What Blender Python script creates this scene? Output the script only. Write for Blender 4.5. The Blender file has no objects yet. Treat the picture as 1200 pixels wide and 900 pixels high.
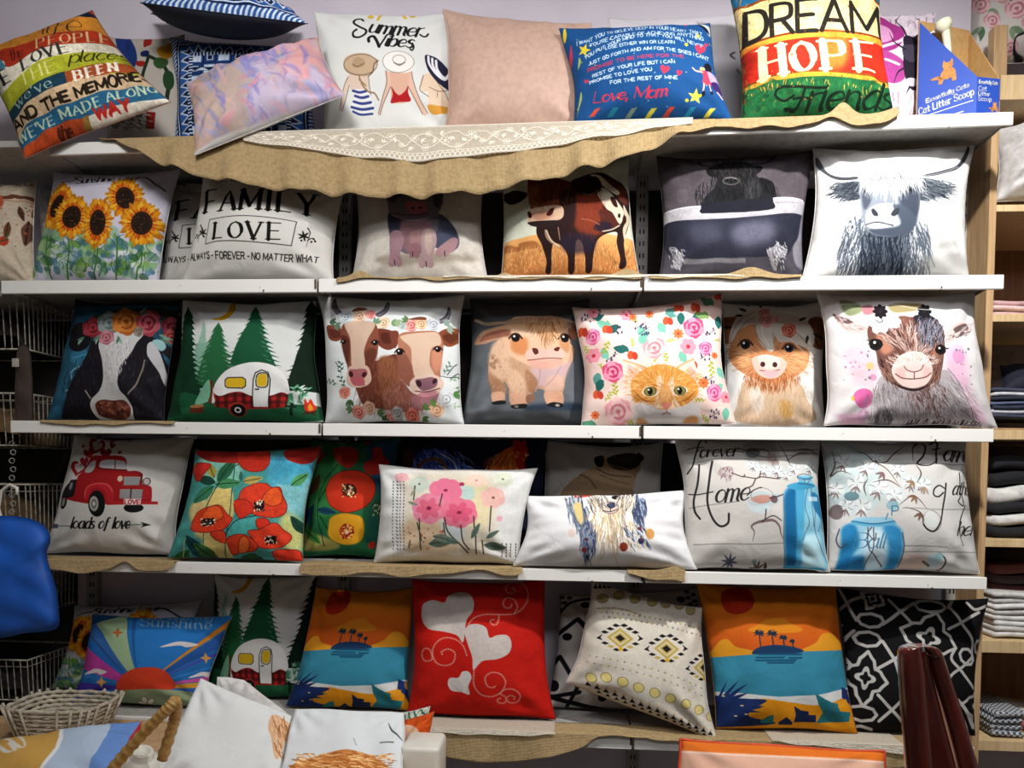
import bpy, bmesh, math, random
import numpy as np
from mathutils import Vector, Matrix, noise as mnoise
random.seed(5)
sc = bpy.context.scene
COL = sc.collection
# ---------------- camera ----------------
F = 900.0                                     # focal length in pixels of the 1200 px wide frame
CAM = np.array([0., -2.3, 1.5])
YAW, PITCH, ROLL = math.radians(3.8), math.radians(-2.0), math.radians(0.66)
SHIFT = (110+F*math.tan(math.radians(2.0)))/1200
fw = np.array([-math.sin(YAW)*math.cos(PITCH), math.cos(YAW)*math.cos(PITCH), math.sin(PITCH)])
rt0 = np.array([math.cos(YAW), math.sin(YAW), 0.]); up0 = np.cross(rt0, fw)
rt = rt0*math.cos(ROLL)-up0*math.sin(-ROLL); up = np.cross(rt, fw)
def at(px, py, Y):
    """the point of the world at depth Y that the photograph shows at pixel (px, py)"""
    d = fw+rt*((px-600)/F)+up*((450-py)/F+SHIFT*1200/F)
    return Vector(CAM+d*((Y-CAM[1])/d[1]))
def proj(p):
    d = np.array(p)-CAM; z = d@fw
    return 600+F*(d@rt)/z, 450-(F*(d@up)/z-SHIFT*1200)
cd = bpy.data.cameras.new('camera'); cam = bpy.data.objects.new('camera', cd); COL.objects.link(cam)
cd.sensor_width = 36; cd.sensor_fit = 'HORIZONTAL'; cd.lens = 36*F/1200; cd.shift_y = SHIFT; cd.clip_start = .02
M = Matrix([[rt[0], up[0], -fw[0], CAM[0]], [rt[1], up[1], -fw[1], CAM[1]], [rt[2], up[2], -fw[2], CAM[2]], [0, 0, 0, 1]])
cam.matrix_world = M; sc.camera = cam
# ---------------- light and exposure ----------------
sc.view_settings.view_transform = 'Standard'; sc.view_settings.look = 'None'; sc.view_settings.gamma = 1
sc.view_settings.exposure = 0.08; sc.view_settings.use_curve_mapping = False
w = bpy.data.worlds.new('world'); sc.world = w; w.use_nodes = True
w.node_tree.nodes['Background'].inputs[0].default_value = (.75, .78, .85, 1); w.node_tree.nodes['Background'].inputs[1].default_value = .05
def area(name, loc, target, size, power, col, sy=None):
    l = bpy.data.lights.new(name, 'AREA'); l.energy = power; l.size = size; l.color = col
    if sy: l.shape = 'RECTANGLE'; l.size_y = sy
    o = bpy.data.objects.new(name, l); COL.objects.link(o); o.location = loc
    o.rotation_euler = (Vector(target)-Vector(loc)).to_track_quat('-Z', 'Y').to_euler(); return o
sl = bpy.data.lights.new('ceiling_spot', 'SPOT'); sl.energy = 172; sl.shadow_soft_size = .045; sl.spot_size = math.radians(128); sl.spot_blend = 1.0; sl.color = (1, .975, .95)
so = bpy.data.objects.new('ceiling_spot', sl); COL.objects.link(so); so.location = (.85, -1.05, 3.03); so.rotation_euler = (Vector((.75, .1, 1.55))-so.location).to_track_quat('-Z', 'Y').to_euler()
area('added_lamp_left', (-.75, -1.35, 3.04), (-.6, .1, 1.9), .35, 22, (1, .97, .94))  # added lamp that brightens the left of the top row
area('fill_panel', (.5, -2.7, 3.05), (.3, -.6, .9), 1.2, 25, (.97, .97, 1), .5)  # added fill behind the camera, lifts the shaded parts
# ---------- print engine: draws flat fabric prints as vector shapes into numpy pixels ----------
RNG = np.random.RandomState(7)
def hexc(c):
    if isinstance(c, str):
        if len(c) == 3: c = ''.join(ch*2 for ch in c)
        return np.array([int(c[i:i+2], 16)/255 for i in (0, 2, 4)])
    return np.array(c, float)
def _noise(n=512, beta=1.6, seed=3):
    r = np.random.RandomState(seed)
    f = np.fft.fftfreq(n)[:, None]**2 + np.fft.fftfreq(n)[None, :]**2
    f[0, 0] = 1
    a = np.real(np.fft.ifft2(np.fft.fft2(r.randn(n, n)) / f**(beta/2)))
    a = (a-a.mean())/a.std()
    return np.clip(a*.25+.5, 0, 1)
NOI = _noise(); NOI2 = _noise(beta=.9, seed=9)
def smooth(pts, closed=True, n=5):
    P = np.asarray(pts, float)
    if len(P) < 3: return P
    if closed: Q = np.vstack([P[-1], P, P[0], P[1]]); m = len(P)
    else: Q = np.vstack([2*P[0]-P[1], P, 2*P[-1]-P[-2]]); m = len(P)-1
    t = np.linspace(0, 1, n, endpoint=False)[:, None]
    out = []
    for i in range(m):
        a, b, c, d = Q[i:i+4]
        out.append(.5*(2*b+(c-a)*t+(2*a-5*b+4*c-d)*t*t+(3*b-a-3*c+d)*t**3))
    out = np.vstack(out)
    return out if closed else np.vstack([out, P[-1]])
def nums(s):
    v = [float(x) for x in s.replace(',', ' ').split()]
    return np.array(v).reshape(-1, 2)
def quad_h(q):
    # homography: unit square (0,0)(1,0)(1,1)(0,1) -> q ; returns inverse (q -> unit)
    A = []; B = []
    for (u, v), (x, y) in zip([(0, 0), (1, 0), (1, 1), (0, 1)], q):
        A.append([u, v, 1, 0, 0, 0, -u*x, -v*x]); B.append(x)
        A.append([0, 0, 0, u, v, 1, -u*y, -v*y]); B.append(y)
    h = np.append(np.linalg.solve(np.array(A, float), np.array(B, float)), 1).reshape(3, 3)
    return np.linalg.inv(h)
def capsules(P, W):
    """polygons (all the same turn) that cover a polyline with half widths W"""
    P = np.asarray(P, float); W = np.broadcast_to(np.asarray(W, float), (len(P),))
    out = []
    for i in range(len(P)-1):
        d = P[i+1]-P[i]; L = math.hypot(*d)
        if L < 1e-6: continue
        n = np.array([-d[1], d[0]])/L
        out.append(np.array([P[i]+n*W[i], P[i+1]+n*W[i+1], P[i+1]-n*W[i+1], P[i]-n*W[i]]))
    an = -np.arange(8)*math.pi/4
    ring = np.stack([np.cos(an), np.sin(an)], 1)
    for i in range(len(P)):
        if W[i] > .45: out.append(P[i]+ring*W[i])
    return out
class Art:
    def __init__(s, quad, crop, bg, W=384, off=(0, 0), size=None):
        s.q = quad; s.cr = crop; s.off = off
        s.W = W; h = (math.dist(quad[0], quad[3])+math.dist(quad[1], quad[2])); w = (math.dist(quad[0], quad[1])+math.dist(quad[3], quad[2]))
        s.H = int(W*h/w); s.h = quad_h(quad)
        s.im = np.empty((s.H, s.W, 3)); s.im[:] = hexc(bg)
        s.k = W/(w/2)/crop[2]
    def T(s, pts):
        p = np.atleast_2d(np.asarray(pts, float))/s.cr[2]+np.array(s.cr[:2])
        q = p
        for it in range(5):
            r = np.c_[q, np.ones(len(q))]@s.h.T; uv = r[:, :2]/r[:, 2:]
            c = np.clip(uv*2-1, -1, 1)
            b = (np.clip((1-c[:, 0]**2)*(1-c[:, 1]**2), 0, 1)**.75)[:, None]
            q = .5*q+.5*(p-.9*b*np.array(s.off))
        r = np.c_[q, np.ones(len(q))]@s.h.T; uv = r[:, :2]/r[:, 2:]
        return uv*np.array([s.W, s.H])
    def raster(s, polys, f=0):
        polys = [p for p in polys if len(p) > 2]
        if not polys: return None
        al = np.vstack(polys)
        pad = int(f)+2
        x0 = max(int(al[:, 0].min())-pad, 0); x1 = min(int(al[:, 0].max())+pad+1, s.W)
        y0 = max(int(al[:, 1].min())-pad, 0); y1 = min(int(al[:, 1].max())+pad+1, s.H)
        if x1 <= x0 or y1 <= y0: return None
        a = np.vstack(polys); b = np.vstack([np.roll(p, -1, 0) for p in polys])
        S = 4
        ya = (a[:, 1]-y0)*S; yb = (b[:, 1]-y0)*S; sg = np.where(yb > ya, 1., -1.)
        lo = np.minimum(ya, yb); hi = np.maximum(ya, yb)
        i0 = np.ceil(lo-.5).astype(int); i1 = np.ceil(hi-.5).astype(int)
        i0 = np.clip(i0, 0, (y1-y0)*S); i1 = np.clip(i1, 0, (y1-y0)*S)
        cnt = np.maximum(i1-i0, 0)
        e = np.repeat(np.arange(len(a)), cnt)
        if len(e) == 0: return None
        st = np.repeat(np.cumsum(cnt)-cnt, cnt)
        row = i0[e]+np.arange(len(e))-st
        t = (row+.5-ya[e])/(yb-ya)[e]
        x = a[e, 0]+(b[e, 0]-a[e, 0])*t-x0
        w = x1-x0
        x = np.clip(x, 0, w)
        xi = np.floor(x).astype(int); fr = x-xi
        idx = (row//S)*(w+2)+xi
        A = np.bincount(idx, sg[e]*(1-fr), (y1-y0)*(w+2))+np.bincount(idx+1, sg[e]*fr, (y1-y0)*(w+2))
        m = np.clip(np.abs(np.cumsum(A.reshape(y1-y0, w+2), 1)[:, :w])/S, 0, 1)
        if f >= 1:
            r = max(int(f/2), 1)
            for ax in (0, 1):
                for _ in (0, 1):
                    pw = [(0, 0), (0, 0)]; pw[ax] = (r+1, r)
                    c = np.cumsum(np.pad(m, pw), ax)
                    n = m.shape[ax]
                    m = (c[2*r+1:2*r+1+n]-c[:n] if ax == 0 else c[:, 2*r+1:2*r+1+n]-c[:, :n])/(2*r+1)
        return m, x0, y0, x1, y1
    def comp(s, polys, col, a=1, f=0, c2=None, d=90, nz=0):
        r = s.raster(polys, f*s.k)
        if r is None: return
        m, x0, y0, x1, y1 = r; m = m*a
        if nz: 
            N = NOI2[(y0*2) % 200:, (x0*3) % 200:]
            N = N[:y1-y0, :x1-x0] if N.shape[0] >= y1-y0 and N.shape[1] >= x1-x0 else NOI2[:y1-y0, :x1-x0]
            if N.shape == m.shape: m = m*np.clip(1-nz*(1.6*N-.3), 0, 1)
        c = hexc(col)
        if c2 is not None:
            yy, xx = np.mgrid[0:y1-y0, 0:x1-x0]; D = math.radians(d)
            g = xx/max(x1-x0-1, 1)*math.cos(D)+yy/max(y1-y0-1, 1)*math.sin(D)
            g = np.clip(g if math.cos(D) >= 0 and math.sin(D) >= 0 else (g-g.min())/(g.max()-g.min()+1e-6), 0, 1)[..., None]
            c = c*(1-g)+hexc(c2)*g
        s.im[y0:y1, x0:x1] += (c-s.im[y0:y1, x0:x1])*m[..., None]
    def _p(s, pts): return nums(pts) if isinstance(pts, str) else np.asarray(pts, float)
    def p(s, pts, col, **k): s.comp([s.T(smooth(s._p(pts)))], col, **k)          # smooth closed shape
    def P(s, pts, col, **k): s.comp([s.T(s._p(pts))], col, **k)                   # straight sided shape
    def l(s, pts, w, col, sm=True, tp=0, close=False, **k):                        # stroke, tp = tapered ends
        P = s._p(pts)
        if sm and len(P) > 2: P = smooth(P, close)
        elif close: P = np.vstack([P, P[:1]])
        n = len(P); t = np.linspace(0, 1, n)
        W = np.full(n, w/2.)
        if tp == 1: W = W*np.clip(np.sin(np.pi*t)**.6, .12, 1)
        if tp == 2: W = W*(1-.85*t)
        s.comp(capsules(s.T(P), np.maximum(W*s.k, .35)), col, **k)
    def ell(s, x, y, rx, ry, rot=0, n=20):
        a = np.linspace(0, 2*np.pi, n, endpoint=False); R = math.radians(rot)
        X = rx*np.cos(a); Y = ry*np.sin(a)
        return np.stack([x+X*math.cos(R)-Y*math.sin(R), y+X*math.sin(R)+Y*math.cos(R)], 1)
    def e(s, x, y, rx, ry=None, col='000', rot=0, **k):
        s.comp([s.T(s.ell(x, y, rx, ry or rx, rot))], col, **k)
    def ring(s, x, y, rx, ry, w, col, rot=0, **k): s.l(s.ell(x, y, rx, ry, rot), w, col, sm=False, close=True, **k)
    def fur(s, reg, n, L, ang, cols, w=2, spread=25, a=1, curve=.25, sm=True):
        n = int(n*1.5); w = w*.62; spread = spread*.8
        R = s._p(reg)
        if sm: R = smooth(R)
        lo = R.min(0); hi = R.max(0)
        pts = lo+RNG.rand(n*3, 2)*(hi-lo)
        ins = np.zeros(len(pts), bool); x, y = pts.T
        for (xa, ya), (xb, yb) in zip(R, np.roll(R, -1, 0)):
            c = ((ya > y) != (yb > y))
            with np.errstate(divide='ignore', invalid='ignore'):
                ins ^= c & (x < (xb-xa)*(y-ya)/(yb-ya)+xa)
        pts = pts[ins][:n]
        G = [[] for _ in cols]
        for q in pts:
            A = ang(*q) if callable(ang) else ang
            A = math.radians(A+RNG.uniform(-spread, spread)); l_ = L*RNG.uniform(.5, 1.2)
            d = np.array([math.cos(A), math.sin(A)]); n_ = np.array([-d[1], d[0]])*RNG.uniform(-curve, curve)
            P = np.array([q, q+d*l_*.5+n_*l_*.5, q+d*l_])
            G[RNG.randint(len(cols))] += capsules(s.T(P), np.maximum(np.array([.5, .45, .08])*w*s.k, .2))
        for g, c in zip(G, cols):
            if g: s.comp(g, c, a=a)
    def speck(s, reg, n, r, cols, a=1):
        R = s._p(reg); lo = R.min(0); hi = R.max(0)
        for c in cols:
            s.comp([s.T(s.ell(*(lo+RNG.rand(2)*(hi-lo)), r*RNG.uniform(.4, 1.2), r*RNG.uniform(.4, 1.2), 0, 7)) for _ in range(n//len(cols)+1)], c, a=a)
    def tint(s, amt, N=None, col=None):
        N = NOI if N is None else N
        g = np.tile(N, (2, 2))[:s.H, :s.W][..., None]
        if col is None: s.im *= 1+amt*(g-.5)*2
        else: s.im += (hexc(col)-s.im)*np.clip((g-.5)*2*amt, 0, 1)
    # motifs
    def rose(s, x, y, r, c, cl, cd, a=1, sq=1):
        s.e(x, y, r, r*sq, c, a=a)
        for k in range(6):
            A = k*60+20; s.e(x+.62*r*math.cos(math.radians(A)), y+.62*r*sq*math.sin(math.radians(A)), .48*r, .42*r*sq, c if k % 2 else cl, rot=A, a=a)
        for q, cc in ((.72, cl), (.5, cd), (.3, cl)):
            t = np.linspace(0, 4.9, 14)+q*7
            s.l(np.stack([x+q*r*np.cos(t), y+q*r*sq*np.sin(t)], 1), r*.13, cc, a=a)
        s.e(x, y, r*.16, r*.16*sq, cd, a=a)
    def daisy(s, x, y, r, n, c, cc, w=.32, sq=1, rot=0, a=1, rc=.25, out=None):
        for k in range(n):
            A = math.radians(rot+360*k/n)
            el = s.ell(x+.58*r*math.cos(A), y+.58*r*sq*math.sin(A), .45*r, w*r, math.degrees(math.atan2(sq*math.sin(A), math.cos(A))))
            s.comp([s.T(el)], c, a=a)
            if out: s.l(el, r*.06, out, sm=False, close=True)
        s.e(x, y, rc*r, rc*r*sq, cc, a=a)
    def leaf(s, x, y, L, ang, c, w=.3, vein=None, a=1):
        A = math.radians(ang); d = np.array([math.cos(A), math.sin(A)]); n = np.array([-d[1], d[0]])
        o = np.array([x, y]); P = [o, o+d*L*.3+n*L*w*.5, o+d*L*.65+n*L*w*.42, o+d*L, o+d*L*.65-n*L*w*.42, o+d*L*.3-n*L*w*.5]
        s.comp([s.T(smooth(P, True, 3))], c, a=a)
        if vein: s.l([o, o+d*L*.9], L*.04, vein)
    def sprig(s, x, y, L, ang, c, n=5, w=.3, st=2):
        A = math.radians(ang); d = np.array([math.cos(A), math.sin(A)])
        s.l([(x, y), (x+d[0]*L, y+d[1]*L)], st, c)
        for k in range(n):
            t = (k+1)/(n+.5); s.leaf(x+d[0]*L*t, y+d[1]*L*t, L*.3, ang+(50 if k % 2 else -50), c, w=.45)
    def heart(s, x, y, r, rot, c, **k):
        P = nums("0,-.45 .25,-.85 .65,-.95 1,-.6 1,-.1 .6,.45 .15,.9 0,1.15 -.15,.9 -.6,.45 -1,-.1 -1,-.6 -.65,-.95 -.25,-.85")
        R = math.radians(rot); P = P@np.array([[math.cos(R), math.sin(R)], [-math.sin(R), math.cos(R)]])*r+np.array([x, y])
        s.comp([s.T(smooth(P, True, 3))], c, **k)
    def star(s, x, y, r, c, n=5, q=.42, rot=-90, **k):
        P = [(x+(r if i % 2 == 0 else r*q)*math.cos(math.radians(rot+180*i/n)), y+(r if i % 2 == 0 else r*q)*math.sin(math.radians(rot+180*i/n))) for i in range(2*n)]
        s.P(P, c, **k)
    def eye(s, x, y, r, iris='1a1210', white=None, lid=None):
        if white: s.e(x, y, r*1.35, r*1.05, white)
        s.e(x, y, r, r, iris); s.e(x, y, r*.6, r*.6, '0a0808'); s.e(x-r*.3, y-r*.35, r*.25, r*.25, 'ffffff')
        if lid: s.l([(x-r*1.5, y+r*.2), (x-r*.6, y-r*.9), (x+r*.6, y-r*.9), (x+r*1.5, y+r*.1)], r*.4, lid)
    def t(s, txt, x, y, h, col, w=None, st='sans', ang=0, xs=1, width=None, bend=0, sp=2.2, **k):
        """text: x,y baseline start, h cap height; st sans / serif / script"""
        R = math.radians(ang); u = h/10
        adv = 0; items = []; w_ = w or 1.9
        for ch in txt:
            if ch == ' ': adv += 4.5; continue
            g = FONT.get(ch)
            if g is None: continue
            mx = max(q[:, 0].max() for _, q in g); pad = w_*.6 if st == 'serif' and ch in 'IHMNilLFEPRDB' else 0
            items.append((adv+pad, g)); adv += mx+2*pad+(sp if st != 'script' else .9)
        tot = max(adv-sp, 1)
        sx = (width/(tot*u) if width else xs)
        w = w or {'sans': 1.3, 'serif': 1.9, 'script': 1.2}[st]
        polys = []
        for ax, g in items:
            for sm, q in g:
                Q = smooth(q, False, 4) if sm and len(q) > 2 else q
                dens = []
                for i in range(len(Q)-1):
                    dens.append(Q[i])
                    if not sm: dens.append((Q[i]+Q[i+1])/2)
                dens.append(Q[-1]); Q = np.array(dens)
                X = (Q[:, 0]+ax)*sx; Y = Q[:, 1]
                if st == 'script': X = X+Y*.32
                d = np.gradient(np.stack([X, Y], 1), axis=0); L = np.hypot(*d.T)+1e-9
                W = np.full(len(X), w/2)
                if st == 'serif':
                    v = np.abs(d[:, 1]/L); sl = d[:, 0]*d[:, 1] < 0
                    W = w/2*(.28+.72*np.clip(v*1.5-.35, 0, 1)*np.where(sl | (v > .97), 1, .45))
                if st == 'script': W = w/2*(.4+.6*np.clip(-d[:, 1]/L, 0, 1))
                strokes = [(X, Y, W)]
                if st == 'serif':
                    for e_ in (0, -1):
                        v = abs(d[e_, 1])/L[e_]
                        if v > .6 and (abs(Q[e_, 1]) < .2 or abs(Q[e_, 1]-10) < .2):
                            strokes.append((np.array([X[e_]-w*.75, X[e_]+w*.75]), np.array([Y[e_]]*2), np.array([w*.15]*2)))
                for X, Y, W in strokes:
                    bx = X*u; by = -Y*u
                    if bend: by = by-bend*np.sin(np.pi*np.clip(X/(tot*sx), 0, 1))
                    px = x+bx*math.cos(R)-by*math.sin(R); py = y+bx*math.sin(R)+by*math.cos(R)
                    polys += capsules(s.T(np.stack([px, py], 1)), np.maximum(W*u*s.k, .3))
        s.comp(polys, col, **k)
_F = """A 0,0 4,10 8,0/1.5,3.5 6.5,3.5
B 0,0 0,10/~0,10 4,10 6,9 6,6.2 4,5.3 0,5.3/~0,5.3 4.5,5.3 6.8,4 6.8,1.5 4.5,0 0,0
C ~7,8.3 5,10 3,10 .8,8 0,5 .8,2 3,0 5,0 7,1.7
D 0,0 0,10/~0,10 3.5,10 6.3,8.5 7.3,5 6.3,1.5 3.5,0 0,0
E 0,0 0,10/0,10 6,10/0,0 6,0/0,5.2 5,5.2
F 0,0 0,10/0,10 6,10/0,5.2 5,5.2
G ~7,8.3 5,10 3,10 .8,8 0,5 .8,2 3,0 5,0 7,1.5/7,0 7,4.5 4.5,4.5
H 0,0 0,10/7,0 7,10/0,5 7,5
I 0,0 0,10
J ~4,10 4,3 3,.4 1.5,0 0,1
K 0,0 0,10/6.5,10 0,4/2.5,6 7,0
L 0,0 0,10/0,0 5.5,0
M 0,0 0,10/0,10 4.5,1.5/4.5,1.5 9,10/9,10 9,0
N 0,0 0,10/0,10 7,0/7,0 7,10
O ~3.8,10 1.2,8.5 0,5 1.2,1.5 3.8,0 6.4,1.5 7.6,5 6.4,8.5 3.8,10
P 0,0 0,10/~0,10 4,10 6.2,9 6.2,5.8 4,4.7 0,4.7
Q ~3.8,10 1.2,8.5 0,5 1.2,1.5 3.8,0 6.4,1.5 7.6,5 6.4,8.5 3.8,10/4.5,2.5 7.5,-1
R 0,0 0,10/~0,10 4,10 6.2,9 6.2,5.8 4,4.9 0,4.9/3.5,4.9 6.8,0
S ~6,8.5 4.2,10 2,10 .4,8.6 .6,6.4 3,5.3 5.6,4 6.2,2 4.8,.2 2.4,0 0,1.6
T 0,10 7.5,10/3.75,10 3.75,0
U ~0,10 0,3 1.2,.6 3.4,0 5.6,.6 6.8,3 6.8,10
V 0,10 3.8,0/3.8,0 7.6,10
W 0,10 2.6,0/2.6,0 5.2,9/5.2,9 7.8,0/7.8,0 10.4,10
X 0,10 7,0/0,0 7,10
Y 0,10 3.7,5/3.7,5 7.4,10/3.7,5 3.7,0
Z 0,10 6.5,10/6.5,10 0,0/0,0 6.5,0
a ~5,5.5 3.5,6.5 1.5,6 0,3.2 1,.4 2.6,0 4.5,1.5 5,3/~5,6.5 5,1 5.8,0
b 0,10 0,0/~0,4 2,6.5 4,6 5,3.2 4,.4 2,0 0,1.5
c ~4.8,5.2 3,6.5 1.2,5.8 0,3.2 1.2,.5 3,0 4.8,1.2
d ~5,5.5 3.5,6.5 1.5,6 0,3.2 1,.4 2.6,0 4.5,1.5 5,3/5,10 5,0
e ~.3,3.2 4.6,3.6 4.2,5.8 2.8,6.5 .8,5.4 0,3.2 .9,.8 2.8,0 5,1.2
f ~4.4,9.2 3.2,10 1.8,9 1.6,6 1.5,0 1.2,-2/0,6.3 3.7,6.3
g ~5,5.5 3.5,6.5 1.5,6 0,3.2 1,.4 2.6,0 4.5,1.5 5,3/~5,6.5 5,-1 4,-3 2,-3.2 .2,-2.2
h 0,10 0,0/~0,4 1.8,6.3 3.6,6.3 4.6,4.5 4.6,0
i ~0,6.5 0,1 .8,0/0,8.8 .1,9.3
j ~1,6.5 1,-2 0,-3/1,8.8 1.1,9.3
k 0,10 0,0/4.5,6.5 0,3/1.6,4 5,0
l ~0,10 0,1 .8,0
m 0,6.5 0,0/~0,4.5 1.6,6.4 3,6 3.4,4 3.4,0/~3.4,4.5 5,6.4 6.4,6 6.8,4 6.8,1 7.6,0
n 0,6.5 0,0/~0,4.2 1.8,6.4 3.6,6.2 4.4,4.2 4.4,1 5.2,0
o ~2.6,6.5 .8,5.6 0,3.2 .8,.8 2.6,0 4.4,.8 5.2,3.2 4.4,5.6 2.6,6.5
p 0,6.5 0,-3/~0,4 2,6.5 4,6 5,3.2 4,.4 2,0 0,1.5
q ~5,5.5 3.5,6.5 1.5,6 0,3.2 1,.4 2.6,0 4.5,1.5 5,3/5,6.5 5,-3
r 0,6.5 0,0/~0,4.2 1.4,6 3.4,6.3
s ~4,5.6 2.4,6.5 .6,5.6 .9,4 3,3 4.2,1.6 3,.1 1.4,0 0,.9
t ~1.5,9 1.5,1.5 2.2,.1 3.8,.6/0,6.3 3.6,6.3
u ~0,6.5 0,2 1,.2 2.6,.2 4.4,2.2/~4.4,6.5 4.4,1 5.2,0
v 0,6.5 2.4,0/2.4,0 4.8,6.5
w 0,6.5 1.8,0/1.8,0 3.6,6/3.6,6 5.4,0/5.4,0 7.2,6.5
x 0,6.5 4.5,0/0,0 4.5,6.5
y ~0,6.5 0,2.5 1,.4 2.6,.4 4.4,2.4/~4.4,6.5 4.4,-1 3.4,-3 1.6,-3.2 0,-2.2
z 0,6.5 4.4,6.5/4.4,6.5 0,0/0,0 4.6,0
' .3,10 0,7.8
. 0,0 .2,.2
, .4,.3 0,-1.6
- 0,4 2.6,4
! 0,10 0,3/0,0 .1,.2"""
FONT = {}
for ln in _F.split('\n'):
    ch, rest = ln[0], ln[2:]
    FONT[ch] = [(g[0] == '~', nums(g.lstrip('~'))) for g in rest.split('/')]
# ---------------- materials ----------------
def lin(c):
    c = hexc(c); return tuple(np.where(c <= .04045, c/12.92, ((c+.055)/1.055)**2.4))+(1.,)
MATS = {}
def mat(name, c, rough=.7, c2=None, scale=40, bump=0, bscale=200, metal=0, coat=0, kind='noise', spec=.5, mixk=1., sheen=0):
    if name in MATS: return MATS[name]
    m = bpy.data.materials.new(name); MATS[name] = m; m.use_nodes = True
    nt = m.node_tree; N = nt.nodes; L = nt.links; b = N['Principled BSDF']
    b.inputs['Roughness'].default_value = rough; b.inputs['Metallic'].default_value = metal; b.inputs['Coat Weight'].default_value = coat
    b.inputs['Specular IOR Level'].default_value = spec; b.inputs['Sheen Weight'].default_value = sheen
    tc = N.new('ShaderNodeTexCoord')
    if c2 is None: c2 = tuple(np.clip(hexc(c)*.86, 0, 1))
    if kind == 'wood':
        mp = N.new('ShaderNodeMapping'); mp.inputs['Scale'].default_value = (30, 30, 2); L.new(tc.outputs['Object'], mp.inputs[0])
        n = N.new('ShaderNodeTexNoise'); n.inputs['Scale'].default_value = scale*.1; n.inputs['Detail'].default_value = 6; L.new(mp.outputs[0], n.inputs[0])
    else:
        n = N.new('ShaderNodeTexNoise'); n.inputs['Scale'].default_value = scale; n.inputs['Detail'].default_value = 5; L.new(tc.outputs['Object'], n.inputs[0])
    r = N.new('ShaderNodeValToRGB'); r.color_ramp.elements[0].color = lin(c2); r.color_ramp.elements[1].color = lin(c)
    e0, e1 = {'noise': (.3, .6), 'wood': (.35, .65), 'chips': (.26, .29), 'spots': (.55, .58)}[kind if kind in ('noise', 'wood', 'chips', 'spots') else 'noise']
    r.color_ramp.elements[0].position = e0; r.color_ramp.elements[1].position = e1
    L.new(n.outputs[0], r.inputs[0]); L.new(r.outputs[0], b.inputs['Base Color'])
    if kind == 'weave' or bump:
        bp = N.new('ShaderNodeBump'); bp.inputs['Strength'].default_value = bump; bp.inputs['Distance'].default_value = .003
        if kind == 'weave':
            w1 = N.new('ShaderNodeTexWave'); w1.inputs['Scale'].default_value = bscale; w1.inputs['Distortion'].default_value = 2; w1.bands_direction = 'X'
            w2 = N.new('ShaderNodeTexWave'); w2.inputs['Scale'].default_value = bscale; w2.inputs['Distortion'].default_value = 2; w2.bands_direction = 'Z'
            for q in (w1, w2): L.new(tc.outputs['Object'], q.inputs[0])
            ad = N.new('ShaderNodeMath'); L.new(w1.outputs[1], ad.inputs[0]); L.new(w2.outputs[1], ad.inputs[1]); L.new(ad.outputs[0], bp.inputs['Height'])
            mx = N.new('ShaderNodeMix'); mx.data_type = 'RGBA'; mx.blend_type = 'MULTIPLY'; mx.inputs[0].default_value = .45
            L.new(r.outputs[0], mx.inputs[6]); 
            rr = N.new('ShaderNodeValToRGB'); rr.color_ramp.elements[0].color = (.55, .5, .42, 1); rr.color_ramp.elements[0].position = .2; md = N.new('ShaderNodeMath'); md.operation = 'MULTIPLY'; md.inputs[1].default_value = .5
            L.new(ad.outputs[0], md.inputs[0]); L.new(md.outputs[0], rr.inputs[0]); L.new(rr.outputs[0], mx.inputs[7]); L.new(mx.outputs[2], b.inputs['Base Color'])
        else:
            nb = N.new('ShaderNodeTexNoise'); nb.inputs['Scale'].default_value = bscale; L.new(tc.outputs['Object'], nb.inputs[0]); L.new(nb.outputs[0], bp.inputs['Height'])
        L.new(bp.outputs[0], b.inputs['Normal'])
    return m
def print_mat(name, im, rough=.8, sheen=.0):
    """printed cloth: the drawn print as colour, a procedural weave as relief"""
    H, W = im.shape[:2]; im = np.clip(im, 0, 1)**1.13
    I = bpy.data.images.new('print_'+name, W, H, alpha=False)
    px = np.ones((H, W, 4), np.float32); px[..., :3] = np.clip(im[::-1], 0, 1); I.pixels.foreach_set(px.ravel()); I.update(); I.pack()
    m = bpy.data.materials.new('printed_'+name); m.use_nodes = True; nt = m.node_tree; N = nt.nodes; L = nt.links; b = N['Principled BSDF']
    b.inputs['Roughness'].default_value = rough; b.inputs['Sheen Weight'].default_value = sheen; b.inputs['Specular IOR Level'].default_value = .12
    t = N.new('ShaderNodeTexImage'); t.image = I; t.extension = 'EXTEND'; t.interpolation = 'Cubic'
    tc = N.new('ShaderNodeTexCoord'); L.new(tc.outputs['UV'], t.inputs[0]); L.new(t.outputs[0], b.inputs['Base Color'])
    nb = N.new('ShaderNodeTexNoise'); nb.inputs['Scale'].default_value = 420; nb.inputs['Detail'].default_value = 2; L.new(tc.outputs['Object'], nb.inputs[0])
    n2 = N.new('ShaderNodeTexNoise'); n2.inputs['Scale'].default_value = 14; n2.inputs['Detail'].default_value = 4; n2.inputs['Distortion'].default_value = .8; L.new(tc.outputs['Object'], n2.inputs[0])
    b1 = N.new('ShaderNodeBump'); b1.inputs['Strength'].default_value = .15; b1.inputs['Distance'].default_value = .002; L.new(nb.outputs[0], b1.inputs['Height'])
    b2 = N.new('ShaderNodeBump'); b2.inputs['Strength'].default_value = .35; b2.inputs['Distance'].default_value = .012; L.new(n2.outputs[0], b2.inputs['Height']); L.new(b1.outputs[0], b2.inputs['Normal']); L.new(b2.outputs[0], b.inputs['Normal'])
    return m
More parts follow.
